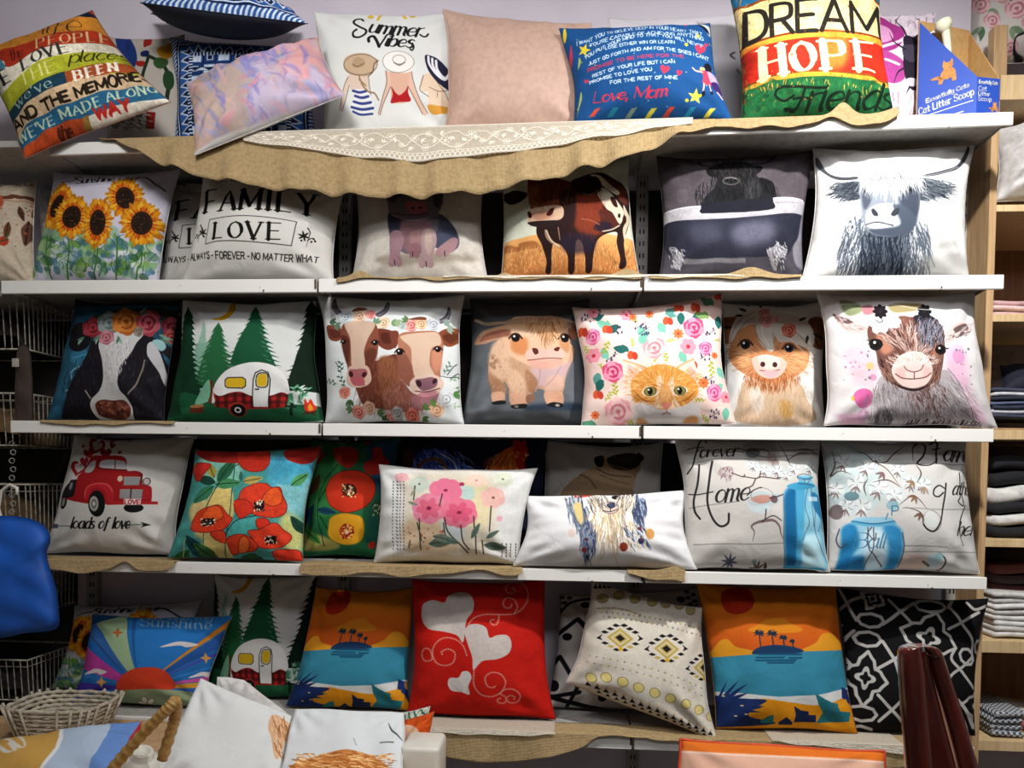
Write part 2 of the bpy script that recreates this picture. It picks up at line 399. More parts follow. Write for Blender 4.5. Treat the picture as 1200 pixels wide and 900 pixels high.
# ---------------- mesh helpers ----------------
def link(name, me, parent=None, mats=(), sm=True):
    o = bpy.data.objects.new(name, me); COL.objects.link(o)
    for m in mats: me.materials.append(m)
    if sm: me.shade_smooth()
    if parent is not None: o.parent = parent
    return o
def tag(o, label=None, cat=None, group=None, kind=None):
    for k, v in (('label', label), ('category', cat), ('group', group), ('kind', kind)):
        if v: o[k] = v
    return o
def empty(name, loc, label=None, cat=None, group=None, kind=None):
    o = bpy.data.objects.new(name, None); o.location = loc; o.empty_display_size = .05; COL.objects.link(o); return tag(o, label, cat, group, kind)
class MB:
    def __init__(s): s.v = []; s.f = []; s.o = Vector((0, 0, 0))
    def add(s, vs, fs):
        n = len(s.v); s.v += [tuple(x) for x in vs]; s.f += [tuple(i+n for i in f) for f in fs]; return s
    def hexa(s, c):   # 8 corners: bottom ring 0-3, top ring 4-7
        return s.add(c, [(3, 2, 1, 0), (4, 5, 6, 7), (0, 1, 5, 4), (1, 2, 6, 5), (2, 3, 7, 6), (3, 0, 4, 7)])
    def box(s, a, b):
        (x0, y0, z0), (x1, y1, z1) = a, b
        return s.hexa([(x0, y0, z0), (x1, y0, z0), (x1, y1, z0), (x0, y1, z0), (x0, y0, z1), (x1, y0, z1), (x1, y1, z1), (x0, y1, z1)])
    def tube(s, pts, r, n=8, cap=True):
        P = [Vector(p) for p in pts]; R = r if hasattr(r, '__len__') else [r]*len(P); vs = []; u = None
        for i, p in enumerate(P):
            t = (P[min(i+1, len(P)-1)]-P[max(i-1, 0)]).normalized()
            if u is None: u = t.orthogonal().normalized()
            u = (u-t*u.dot(t)).normalized(); v = t.cross(u)
            vs += [p+(u*math.cos(2*math.pi*k/n)+v*math.sin(2*math.pi*k/n))*R[i] for k in range(n)]
        fs = [(i*n+k, i*n+(k+1) % n, (i+1)*n+(k+1) % n, (i+1)*n+k) for i in range(len(P)-1) for k in range(n)]
        if cap: fs += [tuple(range(n))[::-1], tuple((len(P)-1)*n+k for k in range(n))]
        return s.add(vs, fs)
    def build(s, name, m, parent=None, sm=False, bev=0, seg=2, sub=0):
        me = bpy.data.meshes.new(name); me.from_pydata([tuple(Vector(v)-(parent.location if parent is not None and parent.parent is None else (parent.parent.location if parent is not None else Vector()))) for v in s.v], [], s.f); me.update()
        if bev:
            bm = bmesh.new(); bm.from_mesh(me)
            bmesh.ops.bevel(bm, geom=[e for e in bm.edges if len(e.link_faces) == 2 and e.calc_face_angle(0) > .6], offset=bev, segments=seg, affect='EDGES', profile=.5)
            bm.to_mesh(me); bm.free()
        o = link(name, me, parent, [m], sm)
        if sub: md = o.modifiers.new('s', 'SUBSURF'); md.levels = md.render_levels = sub
        return o
# corners (top left, top right, bottom right, bottom left) of each cushion where the eye meets it on the shelf wall
PRINTQ = {k: [tuple(v[i:i+2]) for i in (0, 2, 4, 6)] for k, v in {
'life': (-32,62,108,12,199,120,30,186), 'navytop': (176,16,350,27,362,28,163,3), 'navy': (200,44,372,52,372,155,203,152), 'tiedye': (218,98,374,42,405,112,228,182),
'summer': (367,13,545,15,545,147,377,147), 'beige': (520,12,692,28,692,142,520,146), 'lovemom': (655,34,832,27,858,133,674,142), 'whiteback': (712,20,884,12,890,136,716,138), 'dream': (853,-18,1030,-20,1051,129,868,137),
'bugpink': (955,12,1098,14,1098,130,955,132), 'rooster_white': (128,42,216,40,214,152,122,152), 'floraltop': (1128,-18,1245,-18,1245,72,1128,78), 'feather': (-45,210,42,214,42,322,-45,322), 'plainleft': (44,214,190,202,200,325,40,323),
'sunflower': (62,190,213,183,186,327,34,327), 'family2': (197,196,350,192,345,324,182,322), 'family': (238,200,403,226,392,327,212,327), 'pig': (416,180,568,180,572,321,412,322), 'brownbull': (586,182,737,182,752,319,586,320),
'tubcow': (770,176,953,167,943,318,772,319), 'highland': (953,168,1142,160,1134,323,941,322), 'bluecow': (88,347,214,347,193,495,54,493), 'camper': (214,343,371,352,381,492,195,494), 'twocows': (373,342,544,342,544,495,381,495),
'calf': (552,345,690,345,692,494,541,495), 'cat': (670,361,847,344,862,496,681,504), 'fluffy': (846,350,968,350,968,499,845,498), 'goat': (958,339,1141,343,1168,501,966,505), 'truck': (86,511,229,511,205,640,50,641),
'poppies': (230,526,376,523,354,670,197,662), 'poppies2': (365,514,470,512,452,642,352,642), 'rooster': (470,500,642,500,642,642,455,640), 'floral': (443,545,631,549,608,656,438,648), 'pug': (640,517,776,520,782,642,625,642),
'dog': (617,581,803,575,816,661,602,666), 'home': (791,512,960,512,973,673,802,681), 'jar': (959,512,1133,515,1148,671,968,683), 'sunflower2': (88,709,238,702,205,812,60,806), 'sunshine': (107,720,274,721,240,850,84,850),
'camper2': (250,672,373,672,362,802,243,797), 'sunset': (370,688,487,688,481,829,335,820), 'hearts': (483,678,638,678,651,832,477,838), 'bwdiamond': (655,696,830,686,770,832,640,822), 'ikat': (694,680,822,712,840,870,664,800),
'sunset2': (815,683,980,683,1006,847,838,847), 'lattice': (978,688,1157,702,1142,862,990,852)}.items()}
# ---------- the prints, one function per cushion design; coordinates are on the print as seen face-on ----------
PRINT = {}
def art(key, crop, bg, W=384):
    def deco(f): PRINT[key] = (f, crop, bg, W); return f
    return deco
CB = '191514'
def rows(s): return [x for x in s.split('|')]

@art('life', (0, 0, 4.738), 'e0d9c8', 512)
def _(a):
    # bands: each given by its lower edge curve, painted from the top down
    def band(pts, col, **k):
        p = [tuple(q) for q in nums(pts)]
        a.comp([a.T(np.vstack([smooth(p, False), [(p[-1][0]+260, p[-1][1]+500), (p[0][0]-260, 1400)]]))], col, **k)
    a.P("-400,-200 1200,-200 1200,1200 -400,1200", 'd9d2c0')
    a.p("330,100 470,60 560,110 480,105 400,100", '1d2a3f'); a.p("470,55 520,45 530,85", 'b5442c')
    band("-260,340 0,200 100,165 300,120 500,95 640,130", 'c98a35')
    band("-260,440 0,290 60,262 250,205 430,172 650,180", 'ab3b22')
    band("-260,480 0,330 50,360 200,285 400,245 680,235", 'ddd8c6')
    a.P("-260,440 0,310 40,360 -10,400 -240,520", '4d8aa5')
    band("-260,650 0,510 100,420 250,335 450,290 700,285", 'a9ad35')
    band("-260,790 0,640 120,525 300,425 380,395 500,380 560,370", '1f4254')
    a.P("365,400 500,360 680,345 770,350 790,400 600,415 385,470", 'a5552f')
    band("-200,880 40,740 90,640 200,555 380,462 560,420 830,410", 'cdb493')
    band("-160,960 100,800 130,725 250,645 420,570 600,510 900,470", '2f6788')
    a.P("130,830 300,720 500,650 520,760 300,810 130,900", 'b9522c'); a.P("500,650 700,590 960,540 960,760 520,780", 'ddd6c8')
    a.P("470,655 500,640 520,740 480,745", '9a7b3d')
    a.t('life', 240, 190, 78, '33261c', st='script', ang=-5, xs=1.9, w=1.2)
    a.t('the', 60, 325, 50, '5d2016', st='script', ang=-20, w=1.6)
    a.t('PEOPLE', 205, 268, 50, 'd9b98a', st='serif', ang=-6, width=395, bend=10, w=2.2)
    a.t('WE', -60, 500, 70, '2b2b2b', ang=-28, w=2.8, st='serif'); a.t('LOVE', 128, 385, 62, '3b3d3a', st='serif', ang=-20, width=285, w=2.6, bend=10)
    a.t('THE', 130, 468, 66, 'd8d48e', st='serif', ang=-20, width=215, w=1.6)
    a.t('places', 390, 350, 62, '3a3a17', st='script', ang=-7, width=280, w=1.4)
    a.t("we've", 100, 590, 58, '9bb4ad', st='serif', ang=-26, width=235, w=1.5, bend=6)
    a.t('BEEN', 415, 447, 50, 'e8dfd0', st='serif', ang=-14, width=245, w=3, bend=3)
    a.t('AND THE MEMORIES', 88, 722, 58, '2a2018', ang=-21.5, width=790, bend=36, w=2)
    a.t("WE'VE MADE ALONG", 120, 800, 52, 'b9cdb4', st='serif', ang=-21, width=800, bend=33, w=1.9)
    a.t('the', 330, 775, 55, '5a2a18', st='script', ang=-15, w=1.7); a.t('WAY', 545, 665, 52, 'b8332b', ang=-15, width=195, w=2.4)
    a.tint(.13, NOI2); a.tint(.1)

@art('navytop', (100, -60, 4), '2b4a86', 320)
def _(a): tribal(a, 100, -60, 420)
def tribal(a, x0, y0, S):
    w = 'c9d6e8'; n = '14244d'
    a.im[:] = hexc('2f5590')
    H, W = a.im.shape[:2]
    yy, xx = np.mgrid[0:H, 0:W]; u = xx/W; v = yy/H
    m = np.maximum(abs(u-.5), abs(v-.5))*2                      # nested square borders
    im = a.im; N = hexc(n); Wt = hexc(w)
    t = np.minimum(u, v); edge = np.where(abs(u-.5) > abs(v-.5), v, u)
    tri = (abs((edge*14) % 1-.5)*2)
    b1 = (m > .9); im[b1 & (((u+v)*30 % 1) < .5)] = Wt; 
    b2 = (m > .84) & (m <= .9); im[b2] = N; im[b2 & (abs(m-.87) < .008)] = Wt
    b3 = (m > .7) & (m <= .84); q = (m-.7)/.14; im[b3] = hexc('3a66a8'); im[b3 & (q < tri)] = Wt; im[b3 & (q < tri-.35)] = N
    b4 = (m > .64) & (m <= .7); im[b4] = N; im[b4 & ((edge*40 % 1) < .45)] = Wt
    b5 = m <= .64
    d = (abs(((u+v)*5) % 1-.5)+abs(((u-v)*5) % 1-.5))
    im[b5 & (d > .62)] = Wt; im[b5 & (d < .3)] = N; im[b5 & (abs(d-.45) < .05)] = N
    im[b5 & (abs(d-.2) < .04)] = Wt; z = abs(((u*10) % 1)-.5)*2; im[b5 & (((v*7) % 1) < .22)] = N; im[b5 & (((v*7) % 1) < .20) & (((v*7) % 1)/.2 > z)] = Wt
    a.tint(.1, NOI2)
@art('navy', (190, 0, 4.738), '2b4a86', 448)
def _(a): tribal(a, 0, 0, 1)

@art('tiedye', (190, 0, 4.738), 'b3a9c2')
def _(a):
    H, W = a.im.shape[:2]; yy, xx = np.mgrid[0:H, 0:W]
    n1 = np.tile(NOI, (2, 2))[:H, :W]; n2 = np.tile(NOI[::-1, 100:], (2, 2))[:H, :W]
    def samp(k, o): 
        return NOI[((yy*k*.6+o+n1*150).astype(int)) % 512, ((xx*k*1.2+o*2+n2*180).astype(int)) % 512]
    for k, o, c in ((.9, 10, '8e8fc4'), (.8, 200, 'd59fae'), (1.1, 330, '8089c0'), (1., 120, 'd8a7a3'), (1.2, 400, 'c9bcd0'), (.7, 60, 'c4ae9e')):
        m = np.clip((samp(k, o)-.56)*5, 0, .85)[..., None]
        a.im += (hexc(c)-a.im)*m
    for n in range(90):
        x = RNG.uniform(150, 980); y = RNG.uniform(230, 760); L = RNG.uniform(60, 160); A = RNG.uniform(-2.6, -.6) if n % 2 else RNG.uniform(.4, 1.4)
        a.l([(x, y), (x+L*.5*math.cos(A)+20, y+L*.5*math.sin(A)), (x+L*math.cos(A), y+L*math.sin(A))], RNG.uniform(8, 26), ['7f86c4', 'd88fa4', '9aa4dc', 'e4b0b4', '8a7fc0', 'c9b4a4'][n % 6], tp=1, a=.5, f=8)
    a.P('165,862 330,775 540,692 690,632 850,582 1030,535 1060,760 170,960', 'd4d3d2')

@art('summer', (370, 0, 6), 'dfe1df', 448)
def _(a):
    k = '1d1d1f'
    a.l("452,152 475,112 540,96 610,108 648,152", 17, 'dcb52c'); 
    for x, y, r in ((400, 122, 18), (455, 88, 10), (540, 82, 12), (628, 90, 10), (692, 127, 18)): a.e(x, y, r*1.2, r*.7, 'd9b84a')
    a.l("352,160 335,145 300,160 290,190 330,215 372,235 370,265 330,292 290,285 284,255 310,235", 15, k)
    a.t('ummer', 392, 252, 98, k, st='script', ang=5, width=345, w=1.9); a.l("742,268 762,284 785,284 800,268", 11, k)
    a.l("398,330 395,300 425,285 450,320 470,372", 20, k); a.l("470,372 500,310 520,270 550,262", 12, k)
    a.t('ibes', 512, 362, 92, k, st='script', ang=1, width=165, w=2); a.l("690,330 700,360 688,386 675,375", 10, k)
    sk = 'd9b9a6'; ln = '6d5a52'
    # left figure
    a.p("255,580 300,560 390,570 405,600 400,640 395,670 290,670 265,640", 'dcc8ba'); a.p("255,580 225,640 205,740 195,800 215,812 235,740 265,640", 'ddcabc')
    a.l("258,585 228,640 205,740 192,800", 4, ln); a.l("265,640 238,740 212,812", 4, ln); a.l("400,580 405,640 415,700", 4, ln)
    a.p("292,668 392,668 400,700 435,770 420,825 340,832 275,815 290,740 305,710", 'e6e6ea')
    for y, x0, x1 in ((678, 290, 385), (713, 305, 398), (752, 295, 415), (790, 280, 430)): a.l([(x0, y-3), ((x0+x1)/2, y+8), (x1, y-3)], 15, '3f4c8c')
    a.l("290,815 345,832 425,826", 12, '3f4c8c')
    a.p("225,500 240,445 310,420 390,425 440,455 470,475 455,510 430,560 380,580 290,572 240,545", 'c6ae93'); a.ring(345, 500, 118, 72, 4, '5d4a3d')
    a.p("290,500 300,460 335,450 375,475 370,510 330,525 295,520", 'b89e80'); a.l("290,500 325,515 370,495", 6, '7c6650'); a.l("470,475 440,500 430,550 400,580", 5, '5d4a3d')
    a.l("335,580 360,640 400,680 440,690 468,735", 9, '9a7d58'); a.l("335,600 380,640", 10, 'a5875f')
    # middle
    a.p("540,555 610,560 690,550 672,640 670,740 610,760 555,740 550,650 530,600", 'dcb4a0'); 
    a.p("515,550 540,560 550,650 500,760 480,830 465,825 500,700 520,620", 'e0bfae'); a.p("690,550 700,600 740,720 790,820 770,835 715,745 672,650", 'e0bfae')
    a.l("520,545 525,620 500,700 465,825", 4, ln); a.l("550,650 500,760 478,835", 4, ln); a.l("692,550 705,620 745,730 800,825", 4, ln); a.l("668,650 720,745 765,830", 4, ln)
    a.p("555,650 585,690 612,706 650,680 670,648 668,690 685,745 610,750 550,755 565,700", 'b5252b')
    a.p("500,460 530,410 600,398 670,420 708,480 690,545 630,562 550,545 510,510", 'eceae6'); a.ring(602, 480, 104, 80, 3, '6d6a66'); a.ring(607, 466, 42, 34, 4, '8d8a86'); a.l("575,490 610,508 645,485", 8, '77736c')
    # right
    a.p("770,570 830,555 900,640 925,700 930,780 820,782 805,740 800,690 765,690 750,640", 'e4cfb8'); a.l("770,570 755,640 750,680 810,725", 4, ln); a.l("830,560 880,640 915,680 940,740", 4, ln)
    a.l("810,655 865,672 925,665", 4, ln); a.l("865,672 862,720", 3, ln); a.p("800,778 870,785 935,778 925,830 870,842 820,825", 'd7a04a')
    a.p("776,420 800,415 860,440 920,500 965,570 970,690 930,660 860,610 805,540 780,470", '2c2c46')
    for q in (0, 1, 2): a.l([(798+q*26, 425+q*14), (805+q*26, 480+q*16), (850+q*22, 550+q*8), (905+q*12, 590-q*8), (930+q*8, 560-q*14)], 15, 'e9e9ee')

@art('lovemom', (620, 0, 4.2857), '20558c', 512)
def _(a):
    w = 'cfdde6'; r = 'c8405a'; y = 'd8c440'
    a.t('To my', 275, 150, 30, '131c30', st='script', w=1.8, xs=1.4); a.t('Mom', 500, 122, 26, r, st='script', w=2.4, xs=2)
    L = [('I WANT YOU TO BELIEVE DEEP IN YOUR HEART THAT', 245, 236, 620, w, -4, 52), ("YOU'RE CAPABLE OF ACHIEVING ANYTHING", 310, 240, 560, w, -3, 34), ('YOU PUT YOUR MIND TO THAT YOU WILL NEVER', 285, 303, 585, w, -5, 74),
         ('LOSE EITHER WIN OR LEARN', 388, 262, 335, w, -4, 8), ('JUST GO FORTH AND AIM FOR THE SKIES I CANT', 305, 336, 590, w, -2, 52), ('PROMISE TO BE HERE FOR THE', 300, 368, 470, r, -7, 20),
         ('REST OF YOUR LIFE BUT I CAN', 325, 396, 400, w, -8, 12), ('PROMISE TO LOVE YOU', 310, 432, 305, w, -10, 4), ('FOR THE REST OF MINE', 410, 442, 325, w, -4, 4)]
    for t, x, yy, wd, c, an, b in L: a.t(t, x, yy, 16, c, width=wd, ang=an, bend=b, w=1.9)
    a.t('Love, Mom', 325, 530, 52, r, st='script', width=350, ang=-4, w=2)
    for x, yy, q, c in ((783, 130, 10, r), (850, 262, 26, r), (882, 236, 10, r), (672, 374, 22, r), (742, 390, 14, r), (292, 412, 12, r)): a.heart(x, yy, q, 12, c)
    a.star(282, 258, 34, y, rot=-70); a.star(826, 502, 42, 'd9cf52', rot=-85); a.e(780, 240, 9, 9, y); a.e(782, 528, 9, 9, y); a.star(842, 190, 12, y)
    for x, c in ((330, 'c8503f'), (420, '2b7f9a'), (510, '7e9488'), (608, 'cfc84e'), (695, 'c8503f'), (800, '2b88a8'), (900, 'cfc84e')):
        a.P([(x-30, 600), (x-2, 598), (x+32, 556), (x+4, 558)], c)
    a.p("178,140 190,180 182,215 170,190", y); a.p("215,230 222,290 212,330 205,280", r); a.p("262,470 268,500 250,560 240,600", 'a8b76a'); a.p("255,290 265,310 250,350", 'a8b76a')
    # mother swinging a child
    a.p("868,340 890,325 910,345 902,375 880,370", '1b1726'); a.p("850,352 872,355 866,375 845,372", 'd9b27c'); a.p("845,375 880,372 895,400 905,440 860,440 862,400", 'c9455e')
    a.l("858,380 825,378 808,362", 8, 'd9b0a0'); a.l("866,440 862,480", 8, 'd9b0a0'); a.l("895,438 902,480", 8, 'd9b0a0'); a.e(864, 490, 8, 12, '23202c'); a.e(905, 490, 8, 10, '23202c')
    a.p("885,370 930,390 960,440 935,450 900,420", 'a99bc9'); a.p("905,425 950,430 1000,520 960,480 925,460", '3d2a66'); a.l("940,470 965,505", 10, 'd9b0a0')
    a.p("850,125 905,140 905,190 880,160", 'b9bfb6'); a.p("840,120 900,180 890,150", '16203a'); a.speck("240,200 980,200 980,560 240,560", 26, 4, [w, y])

@art('dream', (830, 0, 3.243), 'e0cf9e', 512)
def _(a):
    def band(pts, col, nz=0): 
        p = nums(pts); a.comp([a.T(np.vstack([smooth(p, False), [(p[-1][0]+40, 700), (p[0][0]-40, 700)]]))], col, nz=nz)
    a.P("0,-200 900,-200 900,700 0,700", '27709a'); a.P("60,-200 700,-200 700,-60 60,-60", 'a03020')
    band("80,50 110,30 350,-20 520,-25 660,20", '8c4a1e'); band("80,58 110,38 350,-12 520,-15 660,28", 'e4d49c')
    a.speck("100,20 650,20 650,180 100,180", 60, 14, ['dcbf74', 'efe3bb', 'd9c48a'], a=.5)
    band("80,185 130,172 350,122 520,125 680,160", '7c3518'); band("80,193 130,180 350,130 520,133 680,168", 'd99a3c'); band("80,215 130,202 350,152 520,153 680,190", 'c8321f')
    a.p("430,135 520,140 510,260 440,270", 'e0933c', a=.7, f=20); a.p("130,205 240,190 230,330 140,340", 'b02c1c', a=.6, f=16)
    band("80,350 130,325 350,283 520,290 690,325", '8c4a1e'); band("80,358 130,333 350,290 520,297 690,332", 'd9a33c'); band("80,372 135,345 350,308 520,312 700,350", '23663c')
    a.speck("120,320 700,320 700,430 120,430", 120, 12, ['1c5a34', '2c7846', '3b8a4a', '184a2c'], a=.5); a.fur("130,345 350,310 690,350 690,370 350,330 135,365", 60, 24, 90, ['c9a64a', '2c7846'], w=5)
    a.t('DREAM', 146, 165, 112, '2a2622', width=500, ang=-2, bend=34, w=1.5, sp=1.6)
    a.P("20,0 20,1 21,0", '000')
    a.t('HOPE', 196, 312, 112, 'e9dfae', st='serif', width=440, ang=-3, bend=24, w=2.5)
    a.t('riends', 372, 428, 92, '12291b', st='script', width=300, ang=-1, w=1.5); a.l("440,350 360,348 280,342 252,372 285,395 320,380", 8, '12291b'); a.l("362,352 345,400 325,430 290,425", 9, '12291b'); a.l("318,392 375,388", 6, '12291b')
    a.speck("100,0 700,0 700,450 100,450", 110, 5, ['6b3a1c', 'b98a4a', '8c5a2c'], a=.6)
    a.fur("90,0 130,0 150,450 110,450", 60, 30, 90, ['7c3518', '4a2414', 'c98a4a'], w=6, a=.6)
    a.tint(.14, NOI2)

@art('bugpink', (830, 0, 3.243), 'ded3dd')
def _(a):
    for y in (60, 112, 320, 400, 455): a.t('BEAUTY BEAUT', 400, y, 38, 'a3728c', st='serif', w=.9, width=470, sp=3)
    a.p("640,70 700,90 745,130 720,190 660,210 600,180", 'a83e8c'); a.p("640,100 690,115 700,160 640,170", 'd9a0c8'); a.p("640,200 730,240 740,310 690,330 640,290", 'b04e96')
    a.p("780,160 850,130 860,260 800,280", 'b55a9c'); a.l("660,190 720,170 750,150", 12, 'ead6e6'); a.l("790,260 830,230 850,190", 12, 'ead6e6'); a.l("670,240 720,260", 10, 'ead6e6')
    k = '2d2836'
    a.p("742,150 775,145 800,165 795,210 805,260 790,300 800,340 770,355 745,320 735,260 740,200", k); a.p("735,190 760,180 790,185 800,230 770,250 740,235", '4a4556')
    for q in ("755,150 735,110 720,80 735,60", "785,150 810,120 800,85 790,65", "745,200 705,170 690,130", "800,190 830,160 845,120", "745,270 715,290 700,330", "798,280 830,300 840,340", "760,340 745,370", "790,340 800,360"): a.l(q, 8, k, tp=2)
    a.e(765, 325, 26, 16, 'c9c4cf'); a.tint(.06, NOI2)

@art('rooster_white', (100, 0, 4.5), 'b9b2aa', 256)
def _(a):
    a.p("160,190 215,185 260,240 280,330 240,380 190,300", '27407e'); a.p("310,205 350,205 348,240 312,250", 'a02a24'); a.p("300,275 340,275 335,305 300,300", '1d2c5c'); a.p("275,330 320,330 320,355 285,355", 'a02a24')
    a.l("340,300 400,330 440,400 430,520", 18, '26382a'); a.l("340,300 310,420 330,540", 14, '26382a'); a.e(430, 270, 50, 40, 'b98a2c'); a.e(400, 330, 40, 30, '3a5a34'); a.e(440, 420, 30, 50, '2a4a2c')
    a.P("330,590 375,590 372,680 330,680", '8c2420'); a.fur("160,600 320,600 320,680 160,680", 80, 30, 20, ['26241f', 'd8d4cc', '6b6660'], w=7)

@art('feather', (0, 170, 5), 'c4b7a4', 256)
def _(a):
    a.t('boho soul', -120, 245, 30, '5d4a3c', st='script', width=310, w=1.4); a.l("-120,330 60,320 90,310 215,325", 22, '6d4432'); a.l("-120,345 60,338 215,345", 6, 'b98a62')
    for x, y, L, an, c in ((120, 370, 85, 75, '5b3a30'), (60, 460, 110, 100, '6d4a34'), (165, 450, 150, 95, '6b4a3c'), (0, 420, 90, 130, '7c5a44'), (200, 370, 60, 110, '8c6a4c'), (-60, 480, 120, 85, '6b4a3c')): a.leaf(x, y, L, an, c, w=.38, vein='3d2a20')
    a.e(30, 570, 34, 28, 'b0452f'); a.e(10, 340, 26, 36, 'b5603f'); a.l("-30,590 20,570 60,560", 6, '3d5a3a'); a.leaf(40, 560, 40, -60, '4a6a44'); a.speck("-100,350 210,350 210,640 -100,640", 30, 6, ['7c5a44', 'b5603f']); a.tint(.08, NOI2)

@art('sunflower', (0, 170, 5), 'cfcdda', 448)
def _(a): sunflowers(a)
def sunflowers(a):
    k = '1c1a1c'
    a.l("325,190 380,165 430,155 445,130", 5, k); a.t('Sunshine Love', 440, 172, 38, k, st='script', width=370, ang=-3, w=2); a.l("800,135 860,140 910,175 968,215", 7, k)
    G = ['5f8a6c', '7fae72', '4d7a8a', '8fb88a', 'a9c690', '3f6a4c', '9ab8b0', '6b9a3c', '5b86a0']
    for n in range(230):
        x = RNG.uniform(170, 930); y = RNG.uniform(520, 790)
        a.leaf(x, y, RNG.uniform(30, 95), RNG.uniform(-160, -20), G[RNG.randint(9)], w=RNG.uniform(.4, .8), a=.72)
    for n in range(34):
        x = RNG.uniform(200, 900); y = RNG.uniform(560, 770); a.e(x, y, RNG.uniform(15, 38), RNG.uniform(12, 28), ['b9cbc0', '4d7a8a', 'e2e6e4', '88aa58'][RNG.randint(4)], a=.7)
    for x in (300, 420, 580, 690, 830): a.l([(x, 520), (x+RNG.uniform(-15, 15), 650), (x+RNG.uniform(-30, 30), 790)], 8, '4d7a3c')
    for n in range(60):
        x = RNG.uniform(200, 900); y = RNG.uniform(540, 780); a.l([(x, y), (x+RNG.uniform(-30, 30), y-30), (x+RNG.uniform(-40, 40), y-60)], 3, '2f5a4a', a=.8)
    for x, y, rx, ry, rot in ((350, 330, 70, 130, 15), (730, 270, 95, 115, 0), (430, 395, 85, 125, 8), (575, 430, 80, 140, 2), (830, 430, 110, 130, 0)):
        for lay, (q, cs) in enumerate(((1.0, ['c98a1a', 'b9781c']), (.9, ['dfa222', 'e6b43a', 'd9921c']), (.72, ['b9501c', 'c9661c']))):
            for i in range(26):
                A = 2*math.pi*(i+lay*.5)/26+RNG.uniform(-.05, .05); R = math.radians(rot)
                cx, cy = rx*.55*math.cos(A), ry*.55*math.sin(A); tx, ty = rx*q*RNG.uniform(1., 1.2)*math.cos(A), ry*q*RNG.uniform(1., 1.2)*math.sin(A)
                a.leaf(x+cx*math.cos(R)-cy*math.sin(R), y+cx*math.sin(R)+cy*math.cos(R), math.hypot(tx-cx, ty-cy)*1.15, math.degrees(math.atan2(ty-cy, tx-cx))+rot, cs[i % len(cs)], w=.42)
        a.e(x, y, rx*.58, ry*.6, '3a2214', rot=rot); a.e(x, y, rx*.42, ry*.46, '2a1c14', rot=rot); a.speck([(x-rx*.4, y-ry*.4), (x+rx*.4, y-ry*.4), (x+rx*.4, y+ry*.4), (x-rx*.4, y+ry*.4)], 26, 5, ['6b4a2a', '1a120c'])
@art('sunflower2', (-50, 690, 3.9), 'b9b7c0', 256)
def _(a):
    a.cr = (-50+135/3.9*0, 0, 1); 
    # same design as its twin, placed on this cushion's own square
    q = PRINTQ['sunflower']; H = np.linalg.inv(quad_h(q)); 
    base = a.T
    def T(pts):
        p = np.atleast_2d(np.asarray(pts, float))/5+np.array([0, 170.])
        r = np.c_[p, np.ones(len(p))]@quad_h(q).T; return r[:, :2]/r[:, 2:]*np.array([a.W, a.H])
    a.T = T; a.k = a.W/163/5; sunflowers(a)

def family(a):
    k = '15130f'
    a.l("180,55 230,60 300,50 420,75", 4, k); a.t('TO OUR FAMILY', 175, 70, 22, k, st='serif', w=1.4); a.t('LOVE NEVER ENDS', 545, 138, 26, '3b3936', st='serif', width=330, ang=1, w=1.6); a.l("440,140 480,128 520,138", 4, '5b5956')
    a.t('FAMILY', 350, 325, 130, k, st='serif', width=710, w=2.1, ang=2.5, bend=22, sp=1.8)
    a.l("412,372 960,398 935,552 388,530", 5, '3c3a38', sm=False, close=True)
    a.t('LOVE', 440, 500, 102, k, st='serif', width=445, w=2.1, ang=1.5, sp=2.8)
    for x, y, f in ((340, 460, 1), (1020, 490, -1)):
        a.l([(x, y-55), (x+12, y-30), (x-5*f, y), (x-10, y+60)], 7, k, tp=2); 
        for A in (20, 80, 150, 200, 260, 320): a.leaf(x+22*f, y-6, 34, A, k, w=.3)
        for q in ((-30, 10), (-38, 24), (-18, 28), (35, 22)): a.e(x+q[0]*f, y+q[1], 6, 6, k)
        a.l([(x-5, y+20), (x-25*f, y+5), (x-40*f, y+30)], 4, k)
    a.t('ALWAYS', 268, 632, 42, '2a2826', width=160, w=1.3); a.t('- FOREVER -', 445, 632, 42, '2a2826', width=245, w=1.3, ang=.5); a.t('NO MATTER WHAT', 706, 636, 42, '2a2826', width=370, w=1.3, ang=3)
@art('family', (180, 190, 5.4545), 'd2d0cc', 512)
def _(a): family(a)
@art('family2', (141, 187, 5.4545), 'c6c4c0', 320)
def _(a): family(a)

